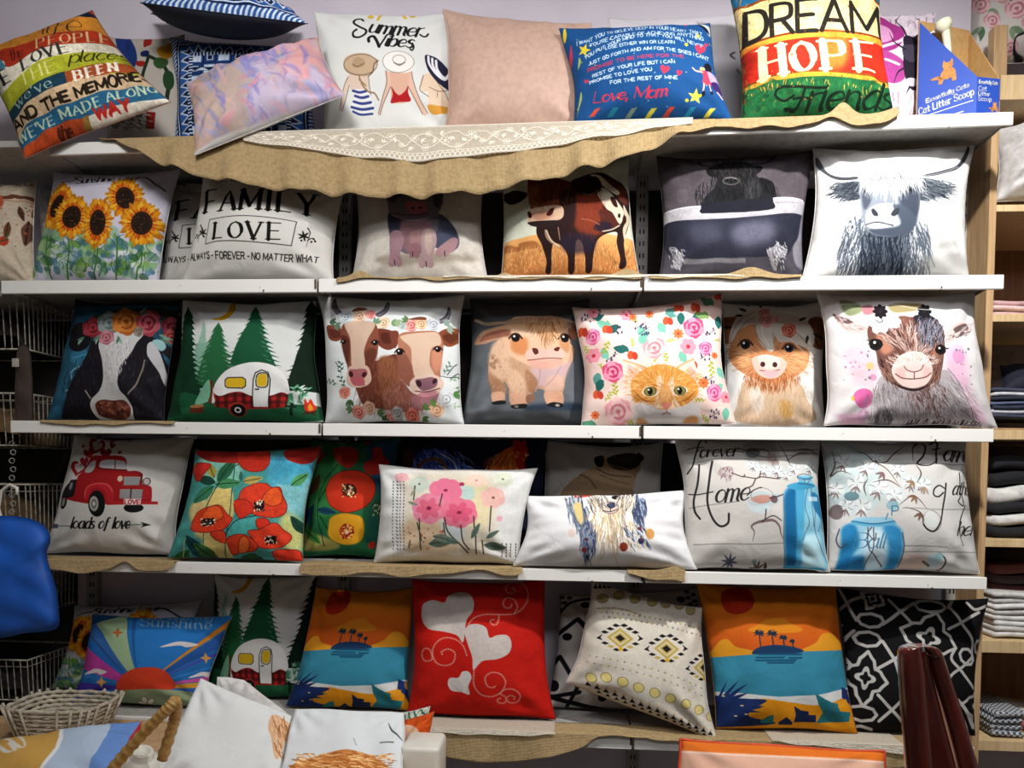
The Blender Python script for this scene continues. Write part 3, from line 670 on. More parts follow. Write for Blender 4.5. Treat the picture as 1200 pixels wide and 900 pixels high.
@art('pig', (400, 180, 6), 'c9c4bc')
def _(a):
    a.p("240,740 400,700 800,690 960,730 800,760 600,765 380,790", '7c6f60', a=.55, f=26)
    p1 = '8a6f74'; p2 = 'a08488'; dk = '4c4a58'
    a.p("400,380 600,380 720,400 800,500 830,600 810,650 760,690 640,650 480,700 380,620 350,520 345,420", '6d6670')
    a.p("700,400 790,480 830,590 800,660 700,670 650,600 690,500", '474c60', f=8); a.p("350,380 440,420 480,480 430,560 370,560 352,480", '403f4e', f=8)
    a.p("440,440 620,440 640,560 600,680 500,700 450,620", '86666c', f=12); a.p("500,540 590,530 580,640 510,650", '9c7a7c', f=14)
    a.p("360,540 430,520 455,600 430,700 440,770 420,795 390,780 375,798 350,780 358,700", '9a7c84', f=2); a.p("590,520 660,520 680,610 655,720 660,780 635,805 605,790 580,805 555,780 575,700 575,600", 'a58d90', f=2)
    a.p("600,540 640,530 650,640 625,720 600,640", 'b5a29a', f=12); a.p("470,640 560,620 565,710 540,735 515,715 500,735 490,690", '8c686e', f=2); a.p("690,660 780,570 825,590 800,660 770,690 755,725 725,715 700,730 672,700", 'a08084', f=2)
    for x, y in ((392, 778), (608, 785), (517, 715), (735, 712)): a.l([(x-2, y-30), (x, y+10)], 6, '3a2c34')
    a.p("300,120 520,60 700,120 720,260 700,360 650,420 540,450 430,430 360,390 340,300", '7a727c'); a.p("340,150 420,140 400,280 350,280", '4a4856', f=10); a.p("640,150 710,180 700,330 660,320", '4a4856', f=10)
    a.p("470,330 530,315 600,330 605,375 560,395 510,390 480,375", 'b5727a'); a.p("470,300 600,300 590,345 480,345", 'b5727a'); a.e(515, 348, 12, 9, '4a2028'); a.e(565, 348, 12, 9, '4a2028')
    a.l("400,385 460,400 540,405 620,390", 6, '5a3c44'); a.l("380,400 450,430 540,445 640,420", 5, '9c8e94'); a.eye(420, 240, 14); a.eye(640, 240, 14); a.fur("340,120 700,120 820,600 350,620", 260, 22, 100, ['8f8790', '5a5664'], w=2, a=.5)
    a.tint(.05, NOI2)

@art('brownbull', (575, 180, 6), 'c9cdbc', 448)
def _(a):
    a.comp([a.T(nums("0,620 1140,600 1140,900 0,900"))], 'd9a86c', c2='a86a3a', d=90)
    a.p("60,640 110,625 200,640 210,615 320,610 330,660 60,680", 'a0693c', f=6); a.fur("70,660 1050,640 1060,850 60,850", 700, 30, -90, ['e0bc80', '9a5c30', 'c98a4c', 'efd9a0', '7c4624'], w=4, a=.7, sm=False)
    dk = '2a1614'; br = '6b3322'; rd = '7c3722'
    a.p("560,200 640,130 760,110 880,160 960,250 975,400 960,500 930,620 950,760 940,805 900,810 905,740 880,620 880,540 800,560 740,620 720,720 710,830 670,835 665,740 640,620 600,620 590,830 550,835 545,720 500,640 440,640 430,830 390,835 400,760 370,640 330,520 400,300", dk)
    a.p("700,130 850,165 950,240 960,330 900,300 800,180", '5e2c20', f=4); a.p("600,250 760,230 790,420 770,560 640,560 560,420", rd, f=22); a.p("760,380 850,380 900,450 860,520 790,540 770,460", '54261c', f=8)
    a.p("740,230 800,215 870,290 925,370 925,430 900,480 850,400 810,370 770,300", 'd0c6b2'); a.p("700,120 760,130 850,200 900,250 880,270 800,210 740,160", 'd0c6b2'); a.p("840,280 870,290 888,350 865,350 842,310", '3a1c16'); a.e(897, 420, 10, 16, '3a1c16')
    a.p("930,330 955,380 975,420 965,470 945,540 935,600 922,520 940,460 930,390", 'c4b8a2'); a.e(935, 445, 14, 30, '3a1c16'); a.p("760,470 830,470 850,520 780,545 720,520", '2c1c2c', f=14)
    a.p("390,520 440,600 490,640 470,650 400,590", 'b59a84', a=.7); a.l("400,530 430,600 490,650", 8, 'c9b49a'); a.l("480,510 492,600", 7, '9a7c66'); a.l("780,540 850,520 900,490", 8, 'c4b8a2'); a.l("640,450 700,460 760,490", 8, '9a5c44')
    a.p("520,560 700,560 740,620 700,690 560,700 500,640", '28223a', f=24, a=.7); a.fur("560,230 780,230 780,560 560,560", 200, 40, 80, ['8c4228', '4a2018'], w=4, a=.5)
    # head
    a.p("270,150 380,120 560,170 590,260 570,380 510,460 480,490 400,500 330,500 280,480 275,420 290,350", '6d3426'); a.p("275,215 340,200 340,340 295,350", '9a6440', f=14); a.p("500,250 590,240 590,480 500,500", '2c1818', f=20)
    a.p("280,370 380,350 480,345 515,370 510,440 440,465 350,460 280,470 268,420", 'c9ad94'); a.p("300,400 420,385 440,430 340,455", 'b98a74', f=10); a.p("270,465 400,458 500,462 480,495 400,512 320,500", '2c1c1c')
    a.p("400,410 430,370 452,370 440,410 415,425", '4a1a1a'); a.p("268,385 290,390 300,425 280,432", '3a1616')
    a.p("560,180 620,140 740,140 775,190 760,240 690,265 610,245", '26120f'); a.p("90,240 180,225 265,240 240,290 170,320 110,295", '2a1614'); a.l("620,250 700,262 760,225", 8, '8a6a5c')
    a.fur("290,150 560,150 560,320 300,320", 160, 50, 85, ['8c4a30', '4a2018', 'a0623c'], w=5, a=.7); a.fur("580,140 760,140 760,250 590,240", 70, 40, 60, ['4a2a20', '160c0a'], w=5)

@art('tubcow', (755, 150, 4.865), '59525a', 448)
def _(a):
    a.P("0,0 1000,0 1000,520 0,520", '565055'); a.speck("60,80 950,80 950,440 60,440", 40, 60, ['6b6268', '544c52'], a=.3)
    a.P("0,560 1000,440 1000,900 0,900", '4b4852')
    k = '15151a'
    a.p("320,495 340,400 400,330 420,240 560,200 640,280 720,300 735,400 720,470 560,490", '1c1c20'); a.p("560,300 640,290 640,400 560,400", '3d3d40', f=24); a.p("640,280 720,300 735,380 680,360", '101014', f=6)
    a.p("430,280 540,280 560,400 500,470 430,440 410,350", '101014', f=10)
    a.fur("330,300 720,300 720,480 330,490", 260, 60, 85, ['1c1c20', '0c0c10', '2a2a2e'], w=5)
    a.p("345,240 380,205 420,215 420,270 370,275", k); a.p("590,215 640,195 662,215 630,255 580,265", k); a.p("380,210 440,175 520,165 600,190 600,250 550,330 500,345 430,320 400,270", '19191c')
    a.fur("390,170 610,170 580,300 410,300", 160, 60, 85, ['2a2828', '0e0e10', '423e3c', '1c1c20'], w=5); a.l("385,205 330,195 305,165", 14, '2a2826'); a.l("600,190 680,175 715,145 740,122", 13, '2a2826', tp=0)
    a.ring(484, 300, 44, 22, 6, '5a5658'); a.l("455,285 485,280 515,288", 8, '6b666a'); a.e(465, 298, 8, 6, '050505'); a.e(505, 298, 8, 6, '050505')
    a.p("70,570 85,520 150,475 320,445 320,490 500,485 720,465 720,395 880,395 925,430 925,470 890,490 500,520 150,545", 'a9a7ac'); a.l("120,480 320,448", 8, 'c9c7cc'); a.l("725,400 880,398 918,430", 9, 'cfcdd2'); a.l("730,425 870,425", 5, '8a888e')
    a.P("320,440 720,400 722,465 560,485 320,495", '1d1f2a')
    a.p("110,550 300,535 600,515 890,492 880,600 830,690 780,740 600,752 250,760 140,730 115,640", '2a2c3a'); a.p("520,560 700,540 720,640 560,700 480,640", '5f6070', f=50); a.p("250,580 400,560 420,660 300,680", '454756', f=50); a.P("220,765 560,760 560,785 220,790", '77757c', f=4)
    a.p("140,690 180,700 215,750 200,815 160,810 165,760", '8e8c92'); a.p("680,720 720,690 745,660 760,690 800,700 790,740 750,770 740,820 710,790", '8e8c92'); a.fur("680,670 790,670 780,800 700,800", 40, 25, 60, ['d0ced2', '3a3a42'], w=5); a.fur("140,690 215,700 200,810 150,800", 30, 25, 60, ['c0bec2', '3a3a42'], w=5)
    a.p("890,500 925,480 920,780 860,800 830,700 870,620", '8f8c94', a=.8, f=6); a.tint(.08, NOI2)

@art('highland', (935, 150, 4.528), 'd8d8d6', 512)
def _(a):
    dk = '3b4452'; md = '727a86'; lt = 'b4b8be'
    a.p("95,140 110,140 160,215 240,245 310,250 305,265 230,262 150,230 105,185", '4a4d52'); a.p("900,60 905,90 880,150 830,200 740,235 660,250 655,238 760,210 830,180 870,120", '45464e'); a.l("670,243 760,222 840,185", 6, '8e8f94')
    a.p("260,520 330,450 420,560 560,560 620,480 660,640 630,770 240,770 220,680", lt, f=16)
    a.p("330,600 420,560 560,560 580,680 540,770 330,770", '4c5564', f=24)
    a.fur("230,540 340,480 340,770 220,770", 260, 90, 100, [dk, md, 'd5d7da', '5b6470'], w=7); a.fur("540,560 650,520 650,770 500,770", 260, 90, 78, [dk, md, 'd5d7da', '5b6470'], w=7)
    a.fur("340,560 540,560 520,770 340,770", 300, 80, 90, ['333c4a', '4c5564', '6b7480', '28303c'], w=8)
    a.p("190,320 220,290 290,275 330,290 340,360 300,385 240,375 205,350", '4d545c'); a.fur("190,280 330,280 330,380 210,370", 130, 50, 160, [dk, '6b7278', '2c333c'], w=6)
    a.p("620,270 700,265 765,290 788,320 740,360 650,395 615,380", '474e56'); a.fur("620,270 785,270 780,340 630,390", 130, 50, 20, [dk, '6b7278', '2c333c', '8a9096'], w=6)
    a.p("330,290 480,240 610,280 620,380 600,480 560,560 460,590 370,570 335,520 320,400", '8b929c'); a.p("520,300 610,300 615,420 590,520 540,480 510,380", '454d5a', f=14); a.p("330,310 380,310 370,400 335,440", '525a66', f=10)
    a.p("350,450 400,415 480,410 530,430 545,480 520,530 440,545 360,540 340,500", 'b3b6bb'); a.p("480,420 545,430 600,500 560,570 480,590 400,580 360,550 440,545 520,520", '4f5866', f=8)
    a.p("372,445 385,440 405,470 395,480 378,470", '3a3f48'); a.p("470,470 490,440 512,440 508,465 485,480", '3a3f48'); a.p("350,530 380,515 440,515 475,530 440,540 380,545", 'efefef'); a.l("345,525 400,512 480,530", 5, '3a3f48')
    a.p("540,310 580,300 600,320 590,350 555,350", '39404c', f=4); a.e(575, 332, 14, 12, '171a20'); a.e(352, 340, 12, 14, '262a32')
    a.fur("335,230 615,225 620,265 560,300 480,330 400,300 345,275", 190, 95, lambda x, y: 90-(x-480)*.12, ['e6e6e4', 'c9cac9', 'f2f2f0', '9a9d9f', 'dcdcda'], w=5, spread=14)
    a.fur("340,205 620,200 620,250 350,265", 60, 60, 60, ['55585a', '8a8c8c', 'dcdcda'], w=3, spread=50); a.p("100,540 150,520 170,580 90,600", 'b9b9b6', f=20, a=.6); a.p("640,700 860,690 870,760 640,760", 'b4b3b0', f=30, a=.6); a.p("730,620 800,610 820,640 740,650", 'bdbdbb', f=14, a=.6)

@art('bluecow', (0, 335, 5.295), '2f6178', 448)
def _(a):
    a.speck("300,60 1150,60 1150,830 300,830", 60, 60, ['3b7c9c', '24506a', '4a93b5', '1f4456'], a=.5); a.l("430,640 480,610 470,520 540,470", 10, '9fc4d6', a=.7); a.l("480,430 600,400", 14, '5aa0c2', a=.6); a.P("280,30 1150,30 1150,110 280,110", '26302f')
    k = '1f1d24'
    a.p("620,320 600,300 560,420 490,540 440,640 420,750 440,850 1040,850 1070,700 1060,560 1010,400 960,300 800,260", k); a.fur("500,420 1000,420 1040,800 460,800", 300, 44, 95, ['2c2a33', '17151b', '3a3640', '1d1b22'], w=7)
    a.p("440,280 470,230 540,210 590,260 580,350 520,390 460,370", '18171c'); a.p("960,340 1020,330 1090,400 1100,480 1040,420", '2a2830')
    w = 'c6c6c6'
    a.p("640,330 740,265 830,260 890,275 850,330 820,400 770,480 755,570 770,640 810,690 835,760 830,830 740,855 630,835 585,760 590,700 640,640 665,560 660,450", w)
    a.fur("690,330 820,320 740,620 680,600", 130, 34, 95, ['d6d6d6', 'a9a9ab', 'bdbdbf'], w=6); a.p("920,340 960,330 1010,430 1030,560 1020,600 990,520 940,440 918,400", 'c3c3c6')
    a.p("615,725 660,700 720,705 790,705 825,760 815,810 740,830 650,815 620,780", '6b3c30'); a.speck("630,720 810,720 810,810 640,810", 50, 13, ['4a241e', '8c5644', 'a06a54', '5a2c24'], a=.8); a.l("600,700 590,760 640,830 740,850", 7, 'ddd3c6')
    a.l("905,440 880,540 850,620 822,668", 8, '8a8078'); a.l("555,640 585,690", 9, '9b9690')
    a.p("600,160 900,110 1100,140 1110,200 900,190 640,210", '2f3a34')
    for x, y, r, c, cl, cd in ((595, 240, 62, '7c2a34', '9c3c44', '5a1c24'), (690, 210, 70, '6b7876', '8a9694', '56625f'), (785, 200, 80, 'a8642c', 'c07e3c', '8a4a1c'), (925, 210, 78, 'a04450', 'bc6670', '7c2430'), (1075, 235, 62, '8c3444', 'a4505c', '6b2430'), (680, 305, 44, 'a86a74', 'c08a90', '8a4a56'), (1060, 290, 46, 'b0484c', 'c8706c', '8c2c34'), (860, 260, 30, '7c7066', '9a9084', '5a5048')): a.rose(x, y, r, c, cl, cd)
    for x, y, A in ((630, 290, 100), (740, 290, 60), (860, 150, -40), (990, 280, 20), (540, 300, 120), (1010, 300, 0)): a.leaf(x, y, 60, A, '8aa89a'); a.leaf(x+10, y+5, 50, A+40, '5a7c6a')
    a.p("950,320 1000,310 1030,350 1000,380", '9cc4c4')

def fir(a, cx, top, bot, w, col, n=13, snow=None, seed=1):
    r = np.random.RandomState(seed)
    a.P([(cx, top), (cx+w*.42, bot), (cx-w*.42, bot)], col)
    for i in range(n):
        t = (i+.6)/n; y = top+(bot-top)*t; ww = w*(.1+.45*t)
        for sd in (-1, 1):
            q = ww*r.uniform(.85, 1.12)
            a.P([(cx, y-(bot-top)/n*1.7), (cx+sd*q*.6, y-(bot-top)/n*.5), (cx+sd*q, y+(bot-top)/n*.45), (cx+sd*q*.75, y+(bot-top)/n*.2), (cx+sd*q*.45, y+(bot-top)/n*.5), (cx, y+(bot-top)/n*.3)], col)
            if snow and (snow == 2 or sd == snow):
                for _ in range(2): 
                    u = r.uniform(.3, .85); a.l([(cx+sd*q*u, y-4), (cx+sd*q*(u+.18), y+8)], 7, 'dfe8df', tp=1)
def camper(a, dim=0):
    sn = 'd3d6d4'
    a.P("0,0 1100,0 1100,900 0,900", sn)
    a.p("325,172 380,160 425,130 440,90 465,88 470,120 440,160 390,182", 'c99a1c')
    fir(a, 280, 205, 420, 110, '9cbfae', 8); a.P("240,320 330,320 330,700 240,700", '8cb5a2'); fir(a, 930, 125, 640, 330, '122a1c', 16, seed=4); fir(a, 590, 135, 480, 330, '1c5a3c', 12, snow=1, seed=2)
    fir(a, 372, 230, 610, 330, '2c6a44', 12, snow=2, seed=3); a.P("330,560 352,560 345,740 320,740", '6b3a24'); fir(a, 172, 130, 720, 300, '14402a', 17, seed=5)
    a.p("20,700 100,640 250,660 300,700 400,740 800,740 1000,760 960,840 20,850", '22603f'); a.P("40,740 1000,740 980,830 30,830", '22603f'); a.P("60,500 140,500 140,800 40,820", '17472e')
    a.p("230,720 290,600 330,560 320,700", '7fb59a'); a.P("200,735 295,735 290,785 205,785", '6b3420'); a.e(247, 737, 48, 13, 'b98a5c'); a.ring(247, 737, 30, 7, 3, '8a5c34')
    # caravan
    body = "352,630 370,570 430,500 520,462 610,452 700,470 770,520 802,590 810,680 800,750 400,750 365,700"
    a.p(body, 'a92a26')
    for x in range(370, 810, 52): a.P([(x, 640), (x+24, 640), (x+24, 750), (x, 750)], '3a1414', a=.62)
    for y in (655, 705): a.P([(362, y), (805, y), (805, y+24), (362, y+24)], '3a1414', a=.5)
    a.p("352,630 370,570 430,500 520,462 610,452 700,470 770,520 802,590 808,660 760,645 700,668 640,672 580,668 520,640 460,645 400,668 365,655", 'e6e7e6')
    a.P([(800, 655), (830, 655), (830, 760), (797, 760)], '4a8a68')
    a.l("425,560 440,545 530,545 548,560 548,600 530,615 440,612 425,600", 6, '26241f', sm=False, close=True); a.P("430,560 442,548 528,548 545,562 545,598 528,610 442,608 430,598", 'dab82c')
    a.P("594,744 594,560 606,520 645,502 682,518 694,560 688,746", 'e2e3e2'); a.l("594,744 594,560 608,518 645,502 682,518 694,560 688,746", 6, '26241f', sm=False); a.l("612,550 625,525 660,520 680,535 678,595 660,612 625,610 612,595", 6, '26241f', close=True); a.p("618,550 630,530 660,526 674,540 672,592 656,605 628,603 618,590", 'd8b62c'); a.l("608,625 628,625", 8, '26241f')
    a.e(500, 760, 54, 50, 'b03430'); a.e(502, 764, 44, 42, '151514'); a.e(500, 764, 20, 20, 'dedede'); a.e(500, 764, 11, 11, '151514')
    a.P("815,705 832,705 832,808 815,808", '14241c'); a.P("790,738 850,738 850,752 790,752", '14241c')
    a.p("900,690 915,720 930,690 950,730 965,745 940,785 905,775 893,740", 'd8402a'); a.p("915,740 930,725 945,760 920,770", 'e8a03c'); a.l("890,795 960,775", 9, '4a2c1c'); a.l("900,775 955,795", 9, '4a2c1c')
    for k in range(26): a.leaf(RNG.uniform(830, 900), RNG.uniform(620, 730), 40, RNG.uniform(-170, -10), ['7fb59a', '3d7a54', 'cfe0d4'][k % 3], w=.3)
@art('camper', (190, 335, 5.292), 'd3d6d4', 512)
def _(a): camper(a)
@art('camper2', (0, 0, 1), 'b9bab8', 384)
def _(a):
    q = PRINTQ['camper']
    def T(pts):
        p = np.atleast_2d(np.asarray(pts, float))/5.292+np.array([190, 335.])
        r = np.c_[p, np.ones(len(p))]@quad_h(q).T; uv = r[:, :2]/r[:, 2:]
        uv = (uv-np.array([.5, .5]))*np.array([1.1, 1.])+np.array([.5, .48]); return uv*np.array([a.W, a.H])
    a.T = T; a.k = a.W/170/5.292; camper(a)

@art('twocows', (365, 335, 5.295), 'd9dddd', 512)
def _(a):
    br = '8a5240'; db = '5d3128'; cr = 'cdb3a0'
    for x, y, A, c in ((200, 560, -95, '3d5c50'), (230, 640, -120, '4a6a52'), (180, 620, 200, '5a7a5c'), (850, 600, -30, '8cae8c'), (880, 640, 10, '7a9c7a'), (820, 560, -60, '6b8f76'), (880, 680, 0, '6b9060'), (840, 720, 30, 'a4bf9c')): a.sprig(x, y, 80, A, c)
    for p_ in ("180,540 175,500 160,480", "840,560 880,510 900,490", "860,580 910,545", "800,570 850,575 910,570"): a.l(p_, 4, '3f4a4a')
    a.p("290,640 250,560 300,500 420,480 540,440 560,560 520,660 560,780 480,775 380,760 330,740", '6b3a2e'); a.p("430,470 520,460 560,560 540,700 470,760 440,640", '8c5a3e', f=16); a.p("460,760 480,680 560,600 640,680 740,690 720,760 640,790 560,785", '8f5c50'); a.p("640,690 780,660 790,700 740,770 640,780", 'a0707a', f=6)
    a.fur("300,500 540,470 560,770 320,740", 260, 50, 95, ['8f5a44', '5d3128', 'a0694c'], w=4, a=.7); a.fur("480,620 700,700 700,780 470,770", 120, 50, 100, ['a0705c', '7c4a40', 'b98a7c'], w=4, a=.7)
    def horn(p_, c='6b6470'): a.p(p_, c); 
    horn("155,55 135,90 140,140 180,185 200,160 170,120"); horn("470,80 487,110 470,160 425,192 400,170 445,140"); horn("848,118 865,160 850,215 800,240 775,215 825,185")
    for p_ in ("145,90 150,140 185,172", "478,105 462,148 420,180", "857,150 845,200 795,228"): a.l(p_, 4, 'a8a2ac')
    # left cow
    a.p("100,255 130,240 200,270 215,310 170,348 120,330", '7c4434'); a.p("120,270 170,275 190,315 140,325", '5d2f26', f=6); a.p("410,275 500,285 545,330 530,390 480,412 420,370", '7a4130'); a.p("440,300 510,310 500,370 450,360", '5a2c22', f=8)
    a.p("205,240 300,215 400,235 425,330 420,440 385,540 390,600 340,640 270,640 235,600 240,520 205,400 195,310", br); a.p("195,310 240,330 250,420 240,500 205,400", db, f=8); a.p("350,420 400,400 420,440 380,540 350,500", '6b3a2c', f=12)
    a.p("215,235 300,215 400,235 360,340 340,420 350,500 330,540 270,520 260,440 250,330", cr); a.p("245,520 290,505 360,510 385,560 385,610 340,640 270,640 235,600", 'd2b4a4'); a.p("248,535 290,530 350,530 365,560 340,600 350,630 290,632 262,600", 'a86a6c')
    a.e(262, 560, 14, 20, '4a2026', rot=-20); a.e(345, 565, 14, 18, '4a2026', rot=30); a.p("265,590 320,580 350,610 310,630 275,620", 'b5606a', f=4); a.eye(405, 365, 17, lid='3a1c18'); a.eye(210, 352, 14, lid='3a1c18')
    # right cow
    a.p("780,310 840,270 905,260 930,290 905,350 850,382 800,360", '8c5238'); a.p("810,320 880,290 910,310 860,360", '6d3a28', f=8); a.p("490,300 540,290 545,360 520,400", '7c4434')
    a.p("550,310 640,290 770,290 815,360 810,460 800,540 800,640 770,690 690,690 630,650 620,560 560,470 545,400", 'b07c64'); a.p("540,430 600,450 640,560 625,640 560,590 545,500", '8f5c4c', f=8)
    a.p("560,320 660,300 780,300 800,370 745,400 735,500 760,570 660,590 630,500 620,400 570,350", 'd3b9a4'); a.p("750,420 800,410 805,520 760,540", 'c98f74', f=10)
    a.p("620,610 670,570 750,560 810,590 820,640 770,690 690,692 630,670", 'd6bdae'); a.p("650,600 700,590 750,580 785,600 775,640 720,660 680,655", '8c6470'); a.e(672, 620, 16, 22, '43242e', rot=-25); a.e(768, 605, 13, 20, '43242e', rot=25); a.p("670,680 730,665 780,665 770,690 700,700", 'c98e96'); a.l("650,665 720,668 800,650", 5, '6b3f46')
    a.eye(555, 425, 20, lid='3a1c18'); a.eye(783, 405, 18, lid='3a1c18')
    for x, y, r, c, cl, cd in ((215, 190, 42, 'b4bcc2', 'cdd3d6', '98a2aa'), (303, 182, 40, 'd9b79c', 'ead0ba', 'b98f74'), (372, 172, 30, 'd88a84', 'e6a8a0', 'c0605c'), (450, 230, 38, 'd9bfa0', 'e8d6bc', 'b9987a'), (620, 250, 40, 'd98f88', 'eab0a8', 'c06460'), (680, 240, 36, 'd9b090', 'ead0b0', 'b98a66'), (755, 240, 42, 'b9bec4', 'd0d4d8', '98a0a8'), (565, 250, 26, 'a9b6b4', 'c4cecc', '8a9a98'),
                                (222, 672, 36, 'cc7c6c', 'dc9a8a', 'b05c50'), (305, 790, 38, 'c97a70', 'dc9c90', 'a85c50'), (370, 765, 38, 'c99f86', 'd9b9a2', 'a87c64'), (500, 820, 34, 'd0807c', 'e0a09a', 'b06058'), (540, 795, 38, '9c9a98', 'b8b6b4', '7c7a78'), (630, 810, 44, 'cc6c5c', 'dc8c7c', 'b0503f'), (780, 775, 44, 'd2a586', 'e2bfa2', 'b08464'), (840, 715, 48, 'c9ccd0', 'dde0e2', 'aab0b4')): a.rose(x, y, r, c, cl, cd)
    a.p("255,150 290,128 340,130 350,145 300,150", '7c4a34'); a.p("600,210 660,195 710,200 700,215", '7c4a34')
    for x, y, A, c in ((120, 215, 10, '55705e'), (150, 240, 20, '6b8570'), (500, 240, -20, '7f9c74'), (520, 220, 30, '9ab48c'), (260, 720, 100, '4a6644'), (270, 770, 170, '6a8a5c'), (420, 790, 10, '5a7a4c'), (440, 830, 0, '44603c'), (700, 770, -30, '5a7a44'), (740, 740, -20, '6a8a50'), (690, 830, 20, '5a7a44'), (820, 240, -20, '8fa49a'), (840, 270, 10, '9fb4a4'), (880, 680, 0, '5f8a50'), (600, 215, 200, '6a8a60'), (400, 235, -60, '7a9a80')):
        for q in (-35, 0, 35): a.leaf(x, y, 44, A+q, c, w=.45)

@art('calf', (535, 335, 5.297), '62666a', 448)
def _(a):
    a.comp([a.T(nums("0,0 900,0 900,900 0,900"))], '54575a', c2='7a8086', d=90); a.p("420,740 740,720 780,770 500,790", '3c4a5c', f=20); a.P("30,790 860,780 860,900 30,900", '55585b', f=20)
    c1 = 'c49f82'; c2 = 'd8b79c'; c3 = 'a27658'; pk = 'd9b0a4'
    a.l("120,183 200,208 340,200", 22, 'b59c84', tp=0); a.l("120,183 160,200", 12, 'cfc0ac'); a.l("660,190 740,200 760,180", 20, 'b59c84')
    a.p("115,330 150,270 220,235 340,225 345,300 260,310 180,335", 'b08a70'); a.p("150,320 200,265 320,245 330,285 240,300", '8c5c4c', f=6); a.p("680,220 760,215 740,300 690,290", '9a6a54')
    a.p("225,380 300,300 480,310 700,330 720,420 680,520 660,640 640,720 560,730 545,640 480,630 470,700 430,720 340,720 330,620 300,580 300,700 230,715 225,620 205,520", c1)
    a.p("240,330 330,300 330,480 300,560 230,540 212,440", c2, f=18); a.p("205,520 300,590 320,620 300,680 230,650", c3, f=12, a=.7); a.p("480,450 640,440 700,450 650,580 560,620 480,560", 'c9aeb0', f=18); a.p("430,500 500,560 500,640 450,640", c3, f=10, a=.8)
    a.p("310,500 360,490 420,560 430,650 400,670 345,640", c2, f=12); a.p("560,560 640,540 660,620 600,660 550,640", 'd9b5a4', f=14); a.l("520,500 510,580 490,640", 7, 'b49a9c'); a.l("650,470 600,560 550,610", 5, 'b49a9c')
    for pts in ("225,650 300,650 300,715 240,722", "340,660 435,660 435,735 350,740", "545,650 650,650 655,730 570,735"): a.p(pts, 'dcae94', f=4)
    a.p("228,715 300,703 308,725 240,732", '2c2c2e'); a.p("345,735 430,722 435,748 360,756", '2c2a28'); a.p("560,735 600,715 655,722 652,748 590,750", '26252a'); a.e(625, 735, 14, 10, 'a9a49c'); a.e(375, 742, 14, 9, '8a847c')
    a.p("435,670 480,660 485,700 440,720", '9a7460')
    a.fur("230,320 460,330 440,640 220,600", 260, 26, 100, ['dcbfa4', 'a67c5c', 'c9a284', 'b98c6c'], w=4, a=.55); a.speck("220,400 300,400 300,500 220,500", 8, 14, ['a88468', '8c6a50'], a=.5)
    # head
    a.p("345,180 420,160 600,158 670,190 690,260 700,340 690,440 620,490 540,500 450,470 340,410 320,340 345,290", c2); a.p("340,180 600,160 680,200 690,240 340,240", 'b59478', f=12)
    a.p("350,300 440,300 430,400 350,380", 'c98a5c', f=20); a.p("640,290 695,300 690,390 640,360", 'c4926c', f=12)
    a.p("430,390 470,360 560,368 640,365 675,400 640,430 540,440 450,430", 'e2b8ac'); a.p("440,430 540,445 640,435 650,470 560,498 480,485", 'd9ac9c'); a.l("445,435 540,428 650,432", 6, '8c5a4c')
    a.p("470,360 500,362 508,390 485,398", '5d2f28'); a.p("600,375 620,358 638,362 625,385", '5d2f28'); a.eye(370, 296, 26, '1e1614', lid='3c2418'); a.eye(668, 300, 26, '1e1614', lid='3c2418')
    a.fur("420,170 620,170 640,230 560,300 500,230", 260, 70, lambda x, y: 90-(x-540)*.4, ['b08058', 'dcb890', '8f6240', 'caa078'], w=5, spread=18)

